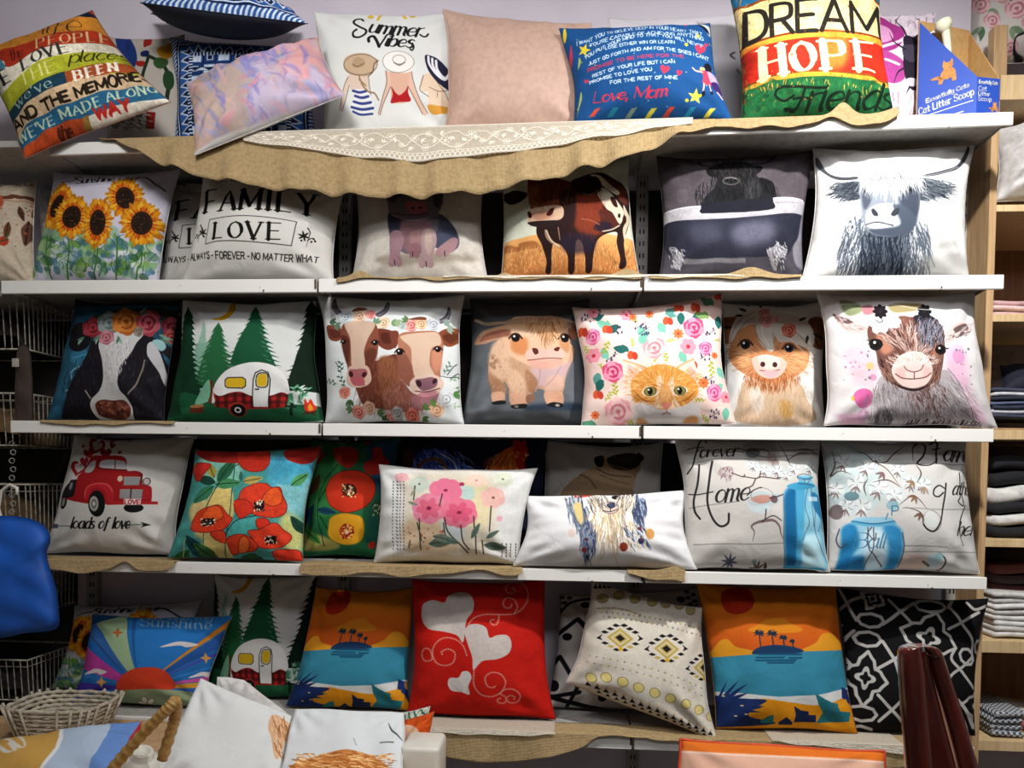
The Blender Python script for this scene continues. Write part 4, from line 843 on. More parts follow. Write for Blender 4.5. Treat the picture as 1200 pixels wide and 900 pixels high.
@art('cat', (665, 335, 5), 'e6d0c6', 512)
def _(a):
    a.P("0,0 1000,0 1000,900 0,900", 'ead2ca'); a.speck("30,130 930,130 930,850 30,850", 40, 60, ['f0dcd2', 'e8c8c0'], a=.5)
    tl = '7fc0ac'; dt = '2c6a66'; gr = 'a3ae3c'; og = 'd25f3c'; pk = 'd25a80'; lp = 'e3a2a6'
    for x, y, A, c in ((230, 260, -140, tl), (150, 200, -60, dt), (420, 350, -70, tl), (430, 310, -100, tl), (520, 230, 60, tl), (560, 180, -30, '5f9a90'), (650, 170, 90, dt), (740, 170, 90, dt), (800, 200, -150, '7a9a60'), (880, 180, 90, dt), (290, 250, 150, dt), (340, 390, 190, dt), (180, 520, 100, '5f9a90'), (200, 560, 110, dt), (200, 380, 60, tl), (640, 400, 60, tl), (870, 480, 60, tl), (890, 580, 120, tl), (920, 720, 90, tl), (150, 830, -160, '5f9a80'), (830, 120, -140, '5f9a80'), (310, 830, 160, tl)):
        a.leaf(x, y, 75, A, c, w=.6); a.leaf(x+12, y+6, 55, A+35, c, w=.5)
    for x, y, L, A in ((340, 200, 60, 10), (240, 330, 80, 110), (500, 470, 60, -90), (570, 470, 70, -110), (285, 660, 80, -100), (220, 690, 70, -60), (820, 440, 90, 80), (790, 680, 60, 180), (770, 760, 60, 40), (850, 330, 40, -20), (560, 350, 50, -20), (330, 800, 60, 0), (100, 350, 60, 60), (180, 470, 60, 30), (380, 370, 50, -100)): a.sprig(x, y, L, A, gr, 6, st=3)
    for x, y in ((110, 200), (420, 240), (440, 270), (260, 430), (830, 280), (850, 760), (810, 560), (280, 270), (790, 420)): 
        for q in range(7): a.e(x+RNG.uniform(-34, 34), y+RNG.uniform(-26, 26), 5, 8, '4a4a6a')
        a.l([(x-30, y+20), (x, y), (x+30, y-20)], 3, '4a4a5a')
    for x, y, r in ((725, 258, 60), (262, 515, 58)): a.rose(x, y, r, 'd2567e', 'e69ab0', 'b53c66')
    for x, y, r, sq in ((795, 375, 40, 1), (150, 310, 40, 1.1), (845, 635, 44, 1.2), (500, 95, 1, 1)): a.rose(x, y, r, 'dc6c98', 'eaa4c0', 'c0487c', sq=sq)
    for x, y, r in ((495, 380, 62), (290, 745, 74)): a.rose(x, y, r, 'e4a6ac', 'f0c8c8', 'd2868e')
    for x, y, r in ((690, 370, 48), (155, 415, 44), (340, 180, 40), (920, 660, 36), (150, 160, 36)): a.daisy(x, y, r, 6, 'e79aaa', 'c23c4c', w=.42)
    for x, y, r in ((632, 298, 32), (780, 578, 34), (470, 172, 26), (375, 190, 24), (850, 415, 22), (160, 765, 26)): a.daisy(x, y, r, 8, 'e07a4a', 'c0402c', w=.25)
    for x, y in ((375, 415), (90, 275), (180, 645), (575, 220), (232, 265), (120, 850), (640, 140), (740, 135), (885, 62), (715, 470)):
        a.e(x-12, y, 18, 26, og, rot=10); a.e(x+12, y+4, 17, 24, 'c24a34', rot=-12)
    # cat face
    a.p("320,445 350,450 450,500 430,560 380,600 355,560", 'ead0c2'); a.p("350,470 400,510 400,560 370,560", 'e4b4b0', f=6); a.p("720,440 690,450 620,510 660,570 720,600 745,540", 'ead0c2'); a.p("700,480 735,520 720,560 690,540", 'e4b4b0', f=6)
    a.l("320,445 400,470 460,500", 8, 'd9a878'); a.l("722,440 660,470 610,510", 8, 'd9a878')
    a.p("370,560 440,500 520,480 600,490 690,530 740,580 745,640 700,690 620,720 540,735 450,710 390,690 365,640", 'd79c50')
    a.p("380,800 400,700 560,740 720,690 760,740 740,830 400,830", 'dad4d0'); a.p("400,690 500,720 540,800 430,780", 'dcd6d4', f=8); a.p("400,830 400,780 450,790 480,830", 'd0a070', f=8); a.p("660,830 680,780 740,770 750,820", 'd09a64', f=8)
    a.p("505,560 530,545 560,600 590,550 605,560 610,660 640,715 560,730 490,715 510,650", 'e4cdb4'); a.p("530,600 575,600 600,690 560,725 520,700", 'dba66c', f=5)
    a.fur("380,500 740,520 730,680 380,680", 420, 34, lambda x, y: math.degrees(math.atan2(y-620, x-558)), ['e3b56e', 'c07c34', 'efd09c', 'b56c2c'], w=4, a=.75)
    for p_ in ("500,490 510,560", "530,480 535,550", "560,482 558,550", "600,490 590,555", "480,510 470,560", "630,510 620,560", "375,620 430,680 500,690", "380,660 440,700", "740,620 690,670 630,690", "735,655 680,700"): a.l(p_, 6, 'a4602c', tp=1)
    a.p("425,640 440,610 480,605 510,640 490,662 450,658", 'efe0cc'); a.p("600,632 620,602 660,600 685,625 660,650 620,655", 'efe0cc')
    for x, y in ((470, 633), (640, 626)): a.e(x, y, 36, 27, '3a2a1c'); a.e(x, y, 32, 24, '8f8a4c'); a.e(x, y, 14, 20, '1a1610'); a.e(x-8, y-9, 5, 5, 'ffffff')
    a.p("535,700 560,695 595,700 580,722 562,735 545,722", 'd68a78'); a.l("562,730 565,750 540,760", 4, '9a6a5c'); a.l("565,750 590,758", 4, '9a6a5c')

@art('fluffy', (830, 335, 5.297), 'e2e0de', 448)
def _(a):
    a.p("80,190 200,180 300,200 260,300 160,350 80,320", '8c5c40', f=8); a.p("620,200 720,200 740,360 640,370", '7c5036', f=8); a.l("75,240 160,250", 16, '3a2a24'); a.l("600,290 680,310 750,330", 16, '2c2422')
    a.p("200,650 240,580 520,580 600,700 640,850 190,850 175,740", 'cdb49a'); a.p("250,640 330,620 340,760 280,780", 'dccfc4', f=20); a.p("430,720 500,720 510,810 450,820", 'c09a5c', f=20)
    a.fur("190,600 580,590 620,840 180,840", 360, 40, 95, ['d9c2a8', 'a87c58', 'c4a080', 'e6d8c8'], w=4, a=.6)
    a.p("150,330 250,230 420,260 600,380 610,470 560,540 480,580 380,600 260,560 170,500 130,430", 'c58c60'); a.p("160,400 240,350 260,480 200,500", 'dba878', f=20); a.p("480,430 600,420 590,520 500,540", 'd8a274', f=20)
    a.fur("150,330 600,380 560,560 180,520", 380, 44, lambda x, y: math.degrees(math.atan2(y-430, x-380)), ['d9a678', 'a8683c', 'e6c09a', '8f5432'], w=4, a=.7)
    a.fur("240,540 540,540 520,600 380,640 240,590", 260, 44, 95, ['b5703f', 'd99a68', '8c5030'], w=4)
    ha = 'c9c2b8'
    a.p("290,130 200,160 150,230 130,340 150,330 200,260 280,230 300,280 330,360 400,400 410,300 440,340 520,340 600,380 640,370 650,300 600,200 480,160", 'cfc7bc')
    for p_ in ("285,150 210,190 160,260 135,340", "285,180 230,220 180,280", "290,220 300,300 360,380", "400,280 410,360 470,420", "420,200 520,250 610,360", "560,360 620,420 650,480", "100,420 130,380"): a.l(p_, 4, '8a7a6c')
    for p_ in ("330,220 340,300 380,370", "500,230 580,290 630,360", "450,280 520,330 580,400"): a.l(p_, 5, 'e6dfd6')
    a.p("270,450 320,425 400,425 470,450 480,500 430,560 360,568 300,530", 'dcbcae'); a.p("310,430 370,420 430,440 440,490 380,510 330,490", 'e6cdc4'); a.e(338, 480, 15, 17, '4a2c2c'); a.e(412, 482, 15, 17, '4a2c2c'); a.l("320,518 380,525 440,515", 6, '8c5c5c'); a.p("340,525 430,522 420,555 370,562", 'dcb0b4', f=4)
    a.eye(232, 355, 30, '23242c', lid='5c3a28'); a.eye(500, 378, 27, '2c3440', lid='5c3a28')
    a.rose(350, 155, 34, 'cf8c88', 'e0a8a4', 'b86c6c'); a.rose(360, 205, 42, 'd29490', 'e2b0ac', 'b87470'); a.rose(500, 265, 44, 'b9604c', 'd08a74', '9c4434'); a.rose(420, 195, 24, 'd8aaa4', 'e8c4c0', 'b98c88'); a.rose(200, 55, 26, 'a8504c', 'bc706c', '8c3c3c')
    for x, y, A in ((240, 140, 200), (260, 110, 220), (320, 120, -60), (220, 170, 180), (560, 200, -20), (640, 290, 20), (650, 320, 60), (610, 300, 100)): a.leaf(x, y, 56, A, '3a3c34', w=.3)

@art('goat', (955, 335, 4.865), 'dad8d8', 512)
def _(a):
    a.p("170,350 260,310 340,380 360,480 320,580 240,560 190,460", 'e3bcc8', f=36, a=.8); a.p("730,360 830,330 850,480 860,600 940,720 960,800 850,760 760,560 720,440", 'e0b6cc', f=40, a=.85); a.p("120,740 250,730 330,790 180,800", 'd6a0bc', f=20, a=.7)
    a.e(270, 637, 58, 58, 'd568a4', a=.92); a.e(280, 740, 42, 44, 'cfa2c0', a=.8); a.e(798, 398, 36, 42, 'cf9cc0', a=.9); a.e(312, 447, 22, 22, 'd8c070', a=.7); a.e(326, 514, 20, 20, 'dc88a8', a=.8); a.e(210, 640, 10, 18, 'c8b040', a=.7)
    a.speck("160,360 320,360 320,530 160,530", 14, 8, ['7c8488', 'b98ca0']); a.speck("780,350 880,350 880,570 780,570", 14, 7, ['7c7c88', '9c8ca0'])
    a.p("340,560 400,500 520,580 700,480 760,520 830,620 860,740 920,810 330,815 320,700", 'b3acae'); a.p("360,700 450,720 420,815 330,810", '5e585c', f=16); a.p("520,590 650,600 640,700 560,680", '7c6466', f=16)
    a.fur("340,560 780,520 880,800 330,810", 620, 60, lambda x, y: 70+(560-x)*.09, ['cfcacb', '8f898c', 'e2dede', '77686c', 'a39c9f'], w=4, a=.8); a.fur("520,590 720,570 700,720 560,700", 140, 60, 70, ['6b4a48', '8c706e', 'c9c4c4'], w=5); a.fur("560,760 900,770 900,815 560,815", 70, 50, 100, ['5a4a4a', '3a3234'], w=8)
    a.l("730,470 800,560 850,680 915,800", 5, '8a7a80'); a.l("350,560 330,640 320,760", 5, 'dcd6d6')
    # ears
    a.p("105,140 160,160 230,190 300,230 280,265 210,255 160,230 130,190", 'd6b9b4'); a.p("105,140 160,160 220,190 200,200 150,190", '5c4c4c', f=3); a.fur("110,140 230,190 280,250 160,220", 60, 34, 20, ['7a6464', 'e8d6d2', 'a88c88'], w=4)
    a.p("715,300 760,230 830,205 866,220 860,260 800,290 740,320", 'd8c0bc'); a.p("780,240 850,210 862,250 820,280", '6b5856', f=5); a.fur("720,300 860,215 850,280", 60, 40, -30, ['6b5a5a', 'e8dad6'], w=4)
    # head
    a.p("300,240 340,190 440,180 540,175 640,170 700,210 722,300 710,400 690,500 640,560 560,585 480,570 410,530 360,450 345,370 310,320", '6e4c44'); a.p("440,190 540,180 560,330 520,370 470,320", '7d564c', f=10)
    a.p("560,170 660,165 715,230 720,300 640,310 590,250", '2c2830', f=6); a.p("350,270 430,290 440,360 380,380", 'b5836c', f=16); a.p("650,330 710,320 700,400 650,400", 'a06c58', f=10); a.p("360,420 430,430 460,540 400,520", '4a3230', f=14)
    a.fur("320,200 700,190 700,330 540,370 380,300", 420, 80, lambda x, y: math.degrees(math.atan2(360-y+60, 545-x)), ['3c2a28', '8c6458', 'b59488', '5a3c36', 'd6c4bc'], w=4, spread=14); a.fur("580,180 700,180 715,300 600,300", 160, 60, 100, ['1c1a20', '4c4a58', '8a8c9c'], w=5)
    a.fur("360,400 450,430 470,560 380,500", 150, 40, 60, ['3c2826', '7a5448', '9a7668'], w=5); a.fur("650,400 700,400 680,540 600,570", 130, 40, 110, ['3c2826', '7a5448', '9a7668'], w=5)
    a.p("440,440 480,390 540,370 600,385 640,440 645,500 620,555 560,580 490,565 445,520 430,480", 'e2cfc8'); a.fur("440,400 640,400 650,450 430,450", 120, 30, lambda x, y: math.degrees(math.atan2(y-480, x-545)), ['efe4de', 'b59a90', 'dcc8c0'], w=4)
    a.p("450,470 500,460 500,530 460,520", 'e3b4b0', f=12, a=.8); a.p("600,460 640,470 630,520 600,520", 'e3b4b0', f=12, a=.8); a.p("500,440 540,425 590,440 585,470 552,486 515,475", 'e8c6c2'); a.l("497,452 515,475 550,486 585,476 600,450", 5, '7a5450'); a.l("552,486 552,522", 5, '7a5450'); a.l("450,495 490,520 552,526 610,518 640,495", 5, '6b4844')
    a.l("430,540 500,580 570,590 640,560", 10, '2c2224', tp=1)
    for x, y, r in ((345, 328, 32), (694, 365, 27)): a.e(x, y, r*1.15, r, '1c1818'); a.e(x, y, r*.5, r*.5, '0a0808'); a.e(x-r*.2, y-r*.4, r*.25, r*.25, 'f0f0f0'); 
    a.l("300,330 325,300 370,305 385,335", 8, '1c1616', tp=1); a.l("310,305 295,300", 5, '1c1616'); a.l("670,345 700,335 730,355 745,350", 7, '1c1616', tp=1)
    # flowers
    a.p("150,70 250,90 270,140 200,160 150,110", '8a9470', f=10); a.p("270,110 330,100 340,150 280,160", 'b07c84', f=8); a.p("430,100 600,95 600,130 460,150", 'a0946c', f=10)
    a.daisy(370, 205, 62, 6, 'e6dada', 'd6d2d6', w=.42); a.daisy(445, 200, 42, 6, 'e2c2c6', 'd8b4b8', w=.45); a.p("230,180 320,165 330,200 250,215", 'dec0bc'); a.l("350,190 365,205 385,195 375,180", 5, '4a4650')
    a.daisy(375, 140, 42, 8, '201820', '302430', w=.3); a.daisy(625, 140, 40, 7, '1c1c20', '2a2a2e', w=.34)
    a.l("75,150 120,110 200,95 420,98 520,115 640,130 790,125 860,165", 4, 'cfcdcb')

@art('truck', (0, 495, 5), 'cfcdc8', 448)
def _(a):
    rd = '9c1f24'; dr = '6d1418'; k = '17171a'
    for x, y, r, t in ((540, 88, 16, 10), (655, 95, 26, 20), (750, 95, 17, 30), (870, 85, 14, -10), (495, 140, 9, 0), (655, 135, 16, 15), (700, 174, 10, 20), (520, 60, 20, 0), (600, 50, 22, 12)): a.heart(x, y, r, t, '7c1c24')
    a.heart(565, 140, 44, 15, '8c1c24'); a.heart(568, 138, 28, 15, 'b9b3b0'); a.heart(530, 180, 30, -20, rd); a.heart(470, 265, 42, 10, rd); a.heart(476, 262, 26, 10, 'c4c0bc'); a.heart(620, 180, 30, 0, '8c1c24'); a.heart(500, 225, 26, 0, 'a83038')
    a.p("380,440 400,370 450,330 480,340 470,420 400,440", '1f1c1e'); a.e(398, 458, 20, 42, k, rot=12); a.e(396, 458, 10, 26, '9a9894', rot=12); a.e(437, 365, 20, 38, '2c2a2c', rot=10); a.e(437, 365, 9, 22, '8a8888', rot=10)
    a.p("470,320 495,285 545,200 600,192 700,192 740,215 748,275 800,278 835,295 838,350 885,365 895,400 892,455 860,470 650,472 640,460 560,470 410,440 460,420", rd)
    a.P("820,290 838,295 838,352 825,352", dr); a.p("598,225 640,215 720,222 740,240 738,272 660,266 595,258", 'b9b9ba'); a.l("678,218 682,268", 5, dr); a.p("510,285 530,240 565,220 568,250 550,285", 'aeb0b0'); a.l("590,210 585,262 745,275", 8, dr)
    a.p("520,440 530,370 580,350 640,352 680,380 690,450 650,460 640,400 600,375 560,385 545,440", 'b02830'); a.l("525,430 535,375 590,352 650,360 682,400", 6, 'd0605c'); a.P("840,368 885,372 892,440 840,440", 'a8262c')
    a.P("722,385 845,385 842,440 722,438", 'a9aaa8'); a.P("735,312 828,312 822,360 740,362", 'a2a4a4')
    for i in range(5): a.l([(724, 393+i*10), (842, 393+i*10)], 3, '4a4a4c'); a.l([(738, 320+i*9), (824, 320+i*9)], 3, '5a5a5c')
    a.l("782,380 782,440", 6, '3a1a1c'); a.e(716, 324, 15, 17, 'c9b9a4'); a.ring(862, 338, 20, 20, 6, '5a5052'); a.e(862, 338, 15, 15, 'b9b3aa')
    a.P("650,455 930,453 930,470 650,476", 'b0282c'); a.P("745,440 838,440 836,475 748,475", 'e2d4d0'); a.t('LOVE', 752, 470, 25, 'a03038', width=80, w=2)
    a.e(800, 492, 54, 28, k); a.P("745,440 838,440 836,475 748,475", 'e2d4d0'); a.t('LOVE', 752, 470, 25, 'a03038', width=80, w=2)
    a.e(592, 468, 48, 76, k); a.e(577, 468, 26, 44, 'a9a7a2'); a.e(577, 468, 15, 27, '6d6b68'); a.e(577, 468, 8, 14, 'c9c7c2')
    a.t('loads of love', 442, 612, 64, '1d1d1f', st='script', width=325, w=1.7); a.l("335,598 440,600", 4, '3a3a3c'); a.l("740,600 800,592 870,592", 4, '3a3a3c'); a.P("842,574 898,592 846,610 862,592", '1a1a1c'); a.P("325,585 360,588 358,612 325,615", '5a5a70')

def poppy(a, x, y, r, c1='d8452a', c2='e56a2c', sq=.8, rot=0, cen=1):
    for k, A in enumerate((0, 72, 144, 216, 288)):
        B = math.radians(A+rot); a.p([(x, y), (x+r*.8*math.cos(B-.5), y+r*sq*.8*math.sin(B-.5)), (x+r*math.cos(B-.2), y+r*sq*math.sin(B-.2)), (x+r*1.02*math.cos(B+.25), y+r*sq*1.02*math.sin(B+.25)), (x+r*.8*math.cos(B+.6), y+r*sq*.8*math.sin(B+.6))], c1 if k % 2 else c2)
    if cen:
        a.e(x, y, r*.2, r*.2, '2c1c24'); a.speck([(x-r*.3, y-r*.25), (x+r*.3, y+r*.25)], 16, r*.05, ['e8e0c8', '1c1216'])
def blob(a, pts, c, o='7c241a'): a.p(pts, c); a.l(pts, 4, o, close=True)
@art('poppies', (195, 500, 5), '6fae9c', 512)
def _(a):
    a.P("0,0 900,0 900,900 0,900", '4f9a94'); a.p("600,180 860,200 860,380 700,460 600,340", '55aac4', f=20); a.p("640,320 820,280 830,480 700,500", '8ccbd2', f=30); a.p("280,380 390,360 400,540 260,520", 'd6c27c', f=8); a.p("150,480 250,420 300,620 200,650", 'd0bd84', f=20); a.p("680,500 800,560 800,720 680,700", 'cdd08c', f=30); a.p("200,170 420,170 420,330 260,330", '86bfae', f=16); a.p("230,660 360,640 380,790 240,800", 'c9b878', f=14); a.P("620,190 820,230 790,350 640,330", '4aa4c0', f=12, a=.7)
    a.l("400,200 390,480 360,640 345,780", 5, '1f4a56'); a.l("240,800 232,640 300,480", 5, '2c5a54'); a.p("370,600 420,540 540,530 520,600 400,640", '58b0ac'); a.l("360,620 420,550 540,520", 6, '1f4a56')
    G = '2f6a4a'; D = '1f4a3c'
    for x, y, L, A, c in ((300, 330, 120, 195, D), (290, 350, 150, 140, '3c7a5c'), (300, 340, 140, -5, '4a8a5c'), (310, 320, 160, -55, G), (290, 300, 100, -115, 'a99a4a'), (450, 320, 110, -12, 'b5a45c'), (440, 320, 60, -95, '3c7a6c'), (730, 340, 120, -35, '5aa064'), (810, 620, 130, -128, D), (230, 780, 180, -125, '1c4a50'), (40, 810, 140, -40, '2c6a3c'), (300, 790, 170, -140, '3f6a3c'), (560, 770, 150, 175, '2c5a38'), (420, 790, 120, 0, '2f6238'), (170, 240, 90, 60, '8a3a24')): a.leaf(x, y, L, A, c, w=.42, vein='163830')
    a.l("250,470 300,370 360,260 440,210", 7, '1d4a44'); a.l("130,650 100,760 40,820", 5, 'b9c48a'); a.p("40,800 300,790 800,820 800,880 40,880", '6b5a3a', f=10)
    rd = 'c8341f'
    a.p("180,140 400,130 470,200 420,215 300,210 220,190", '9c2a24'); blob(a, "180,215 260,220 240,270 190,320 160,260", 'b8332a'); blob(a, "410,140 520,120 600,150 580,240 500,262 430,230", 'c03524'); a.p("700,140 900,120 850,210 760,215 700,190", 'a42c26')
    blob(a, "430,440 450,370 520,330 580,330 610,350 660,350 680,400 705,460 690,510 620,530 540,520 500,505 450,530 415,490", 'd6452a'); blob(a, "560,430 590,370 640,350 675,390 670,440 620,460", 'e0602c'); blob(a, "410,440 480,430 520,480 500,510 440,535", 'd03c26'); a.e(550, 462, 28, 30, '30181c'); a.speck("520,430 582,430 582,495 520,495", 40, 6, ['e9dfc4', '1a1014'])
    blob(a, "160,570 200,500 260,470 330,460 370,510 400,540 360,590 300,612 220,618 165,605", 'd8482a'); blob(a, "220,540 260,475 320,465 350,520 300,550", 'e2642e'); a.e(258, 556, 40, 22, '30181c'); a.speck("220,535 300,535 300,580 220,580", 40, 6, ['e9dfc4', '1a1014'])
    blob(a, "540,540 600,540 620,590 580,610 545,590", 'cf3a26'); blob(a, "490,610 560,600 640,560 690,600 738,640 710,690 640,715 560,710 520,660", 'd8462c'); a.e(620, 662, 34, 24, '30181c'); a.speck("585,640 655,640 655,688 585,688", 36, 6, ['e9dfc4', '1a1014'])
    blob(a, "270,620 340,605 360,640 355,680 300,660", 'd2452a'); blob(a, "365,660 420,630 490,640 550,700 520,730 440,735 390,750", 'd8492c'); blob(a, "430,735 440,660 470,640 500,680 480,730", 'e07034'); blob(a, "625,745 660,720 730,720 790,735 800,850 740,835 660,800", 'd4402a'); a.tint(.1, NOI2)

@art('poppies2', (350, 500, 4.138), '2f6a4a', 384)
def _(a):
    a.P("0,0 520,0 520,640 0,640", '2c6e48'); a.p("330,90 520,90 520,330 380,330", '245a76', f=20); a.p("60,180 200,180 200,420 60,440", '3d8a50', f=20); a.p("380,330 520,330 460,540 330,560", '1f5a4c', f=20); a.p("20,520 140,540 200,590 20,600", 'a4a05c', f=10)
    for x, y, L, A, c in ((20, 490, 120, -60, '1c4a66'), (100, 380, 150, -60, '2f7a3c'), (60, 340, 110, -65, '6b4428'), (100, 410, 90, 10, '1f5070'), (30, 500, 110, 40, '4a8a44'), (110, 440, 120, 60, '2c7a48'), (350, 400, 60, 0, '3d6a4c'), (170, 250, 60, 110, '7a8a3c')): a.leaf(x, y, L, A, c, w=.35, vein='123424')
    a.l("190,190 120,300 100,440 130,580", 4, '123424'); a.l("230,430 200,520", 4, '123424')
    for p_ in ("0,110 60,110 110,95 100,150 60,190 20,180", "170,110 260,105 285,150 260,200 230,210 180,170", "360,110 400,110 410,150 440,180 390,235 330,240 310,190 350,160", "60,130 110,110 120,150 90,190", "280,60 360,55 330,90"): a.p(p_, 'b0302a')
    blob(a, "140,310 165,255 220,225 290,225 350,260 370,310 350,370 300,410 230,425 170,400 145,360", 'd23f24'); a.e(248, 320, 34, 32, '6b2a1c'); a.speck("215,290 282,290 282,352 215,352", 60, 5, ['f0e0a4', '2c1a14']); a.e(250, 323, 10, 9, 'e6b0a0')
    blob(a, "150,490 160,450 210,430 260,432 310,450 322,510 300,560 240,575 180,560 150,530", 'e0a82c', '9c8a2c'); a.e(238, 512, 36, 36, 'c4542c'); a.speck("205,480 272,480 272,545 205,545", 50, 5, ['f0d070', '8c2a1c']); a.e(238, 515, 10, 10, 'f0d0b0')
    a.e(385, 400, 30, 40, '2c5040'); a.speck("360,370 410,370 410,440 360,440", 20, 5, ['c4c4a0', 'a8b088']); a.p("340,570 370,560 370,590 345,590", 'c0342a')

@art('rooster', (350, 500, 4.138), '1c1c38', 384)
def _(a):
    a.P("400,0 1300,0 1300,800 400,800", '1d1f38'); a.speck("500,60 1250,60 1250,640 500,640", 30, 5, ['2a3a6a', '3a3a5a'])
    a.p("530,240 540,150 590,85 660,65 730,90 780,150 800,210 740,240 720,260 540,250", '3a50a0'); a.fur("540,80 780,80 790,230 560,240", 160, 80, 60, ['5a78d0', '2a3880', '9fb4e8', '26346a', '6a8ae0'], w=6, spread=40)
    a.l("560,200 610,130 680,120 720,170", 14, '8c5a2c'); a.l("540,230 600,190", 16, 'a0622c'); a.l("690,90 750,130 780,200", 7, 'c9d0e0'); a.l("680,150 740,180 790,210", 6, 'aab4cc'); a.p("500,90 550,70 560,110 540,200 510,200", '4a2620')
    a.p("720,260 800,230 920,240 1000,150 1050,230 1040,420 860,520 760,420", 'a8542c', f=6); a.p("920,240 930,160 980,80 1040,50 1085,60 1095,120 1060,180 1050,230 960,240", 'd0682a'); a.fur("920,100 1060,90 1050,240 920,240", 170, 60, 100, ['e89a44', 'b04a20', 'e6b060', 'c25a24'], w=5)
    a.p("1040,50 1100,45 1110,90 1095,110 1050,90", 'b02c24'); a.p("1050,110 1080,110 1098,160 1080,180 1055,150", 'b83024'); a.eye(1062, 85, 7, 'e0a03c'); a.P("1095,85 1120,92 1096,105", 'd9b060'); a.p("1040,20 1060,0 1075,30 1095,15 1100,50 1040,50", 'b02c24')
    a.fur("760,240 1000,240 900,480", 120, 60, 160, ['c06a30', '8c4020', 'e08c40'], w=6)

@art('floral', (350, 500, 4.138), 'dedfdd', 448)
def _(a):
    a.p("540,240 940,240 950,420 930,600 640,610 540,590 520,400", 'd8d0c0', f=40); a.p("530,470 700,460 780,600 540,600", 'd0b898', f=30, a=.8); a.p("780,300 900,280 930,440 860,520 790,420", 'dcd0ac', f=30); a.p("700,460 800,480 790,560 720,560", 'c9d3d4', f=20); a.p("790,300 850,310 840,370 790,360", 'b8cfc8', f=12)
    for x0 in (462, 480, 498, 515):
        for i in range(21):
            y = 275+i*16; a.l([(x0+i*.2, y), (x0+i*.2+(2 if x0 % 4 else 8), y+6)], 4, '3c3a44')
    for x0 in (985, 1005, 1025, 1050):
        for i in range(5): a.l([(x0, 575+i*13), (x0+2, 582+i*13)], 4, '4a3c34')
    pk = 'dc7a94'; dp = 'c9587a'
    for x, y, r, c, cc, sq in ((715, 322, 78, 'dc7c98', '8c2c4c', .65), (640, 412, 82, 'd98aa0', '8c2444', .8), (782, 432, 85, 'dc7c94', '8c2c4c', .72), (940, 358, 58, 'e6bcb4', '8c5a5c', .8), (862, 270, 46, 'e6cabc', '9c5a44', .5), (505, 255, 34, 'e0b0b4', 'c06a7c', .5), (590, 290, 48, 'c4ccc0', '5a6a64', .8), (990, 265, 48, 'd6dac8', '5a6a54', .7), (970, 460, 16, 'e0b4bc', 'c07a8c', .8)): a.daisy(x, y, r, 6, c, cc, w=.5, sq=sq, rot=20, rc=.13)
    a.daisy(640, 412, 60, 6, 'd2647f', '7c2040', w=.3, sq=.8, rot=50, rc=.2, a=.8); a.daisy(782, 432, 62, 6, 'd05a7a', '7c2040', w=.3, sq=.72, rot=50, rc=.18, a=.8); a.e(792, 290, 13, 10, 'a83c64')
    for p_ in ("595,460 600,600", "585,480 605,560", "715,455 730,520 790,580 825,615", "790,490 800,560 830,600", "860,540 865,620", "890,560 900,620", "700,340 690,400", "710,480 715,530", "850,450 855,520", "550,560 545,590", "570,300 565,370", "930,400 925,520"): a.l(p_, 6, '4a4438')
    for x, y, L, A, c in ((640, 575, 130, -8, '5f7468'), (660, 540, 110, 12, '7c8c7c'), (840, 550, 80, -60, '6b8074'), (910, 550, 70, -30, '667a6e'), (900, 580, 110, 8, '5f7468'), (780, 570, 60, 190, '6b8074'), (550, 350, 40, -60, 'a9b49c'), (540, 380, 50, 20, '8f9c84')): a.leaf(x, y, L, A, c, w=.32, vein='44544c')
    a.speck("530,500 720,500 720,600 530,600", 22, 6, ['a06a4c', '8c5a3c', 'c08c6c']); a.tint(.03, NOI2)

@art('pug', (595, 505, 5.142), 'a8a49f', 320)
def _(a):
    a.p("315,380 360,310 440,250 540,200 600,150 760,130 800,200 770,260 750,320 740,390 520,420 340,400", '8f7a60'); a.p("460,240 560,200 700,230 760,260 740,330 600,300", 'a48c70', f=12); a.l("440,250 490,270 540,330", 9, '6b563f'); a.l("540,215 620,250 740,260", 8, '6b563f'); a.l("560,250 640,280 730,300", 6, '7a644a')
    a.p("600,165 660,138 740,130 800,145 790,195 720,222 640,212", '2b2422', f=5); a.p("525,155 580,145 575,200 540,200", '1a1716'); a.p("780,125 822,150 800,175", '141212'); a.fur("340,250 760,230 740,390 330,390", 160, 24, 110, ['a89274', '77634c'], w=4, a=.6); a.l('610,190 660,205 720,215', 6, '77644c'); a.l('650,150 700,170 760,160', 5, '5a4a3c'); a.eye(690, 160, 9); a.eye(760, 152, 8); a.l('700,190 740,196 780,185', 5, '0c0a0a'); a.p("720,560 320,560 320,380 740,380", '8f7a60')

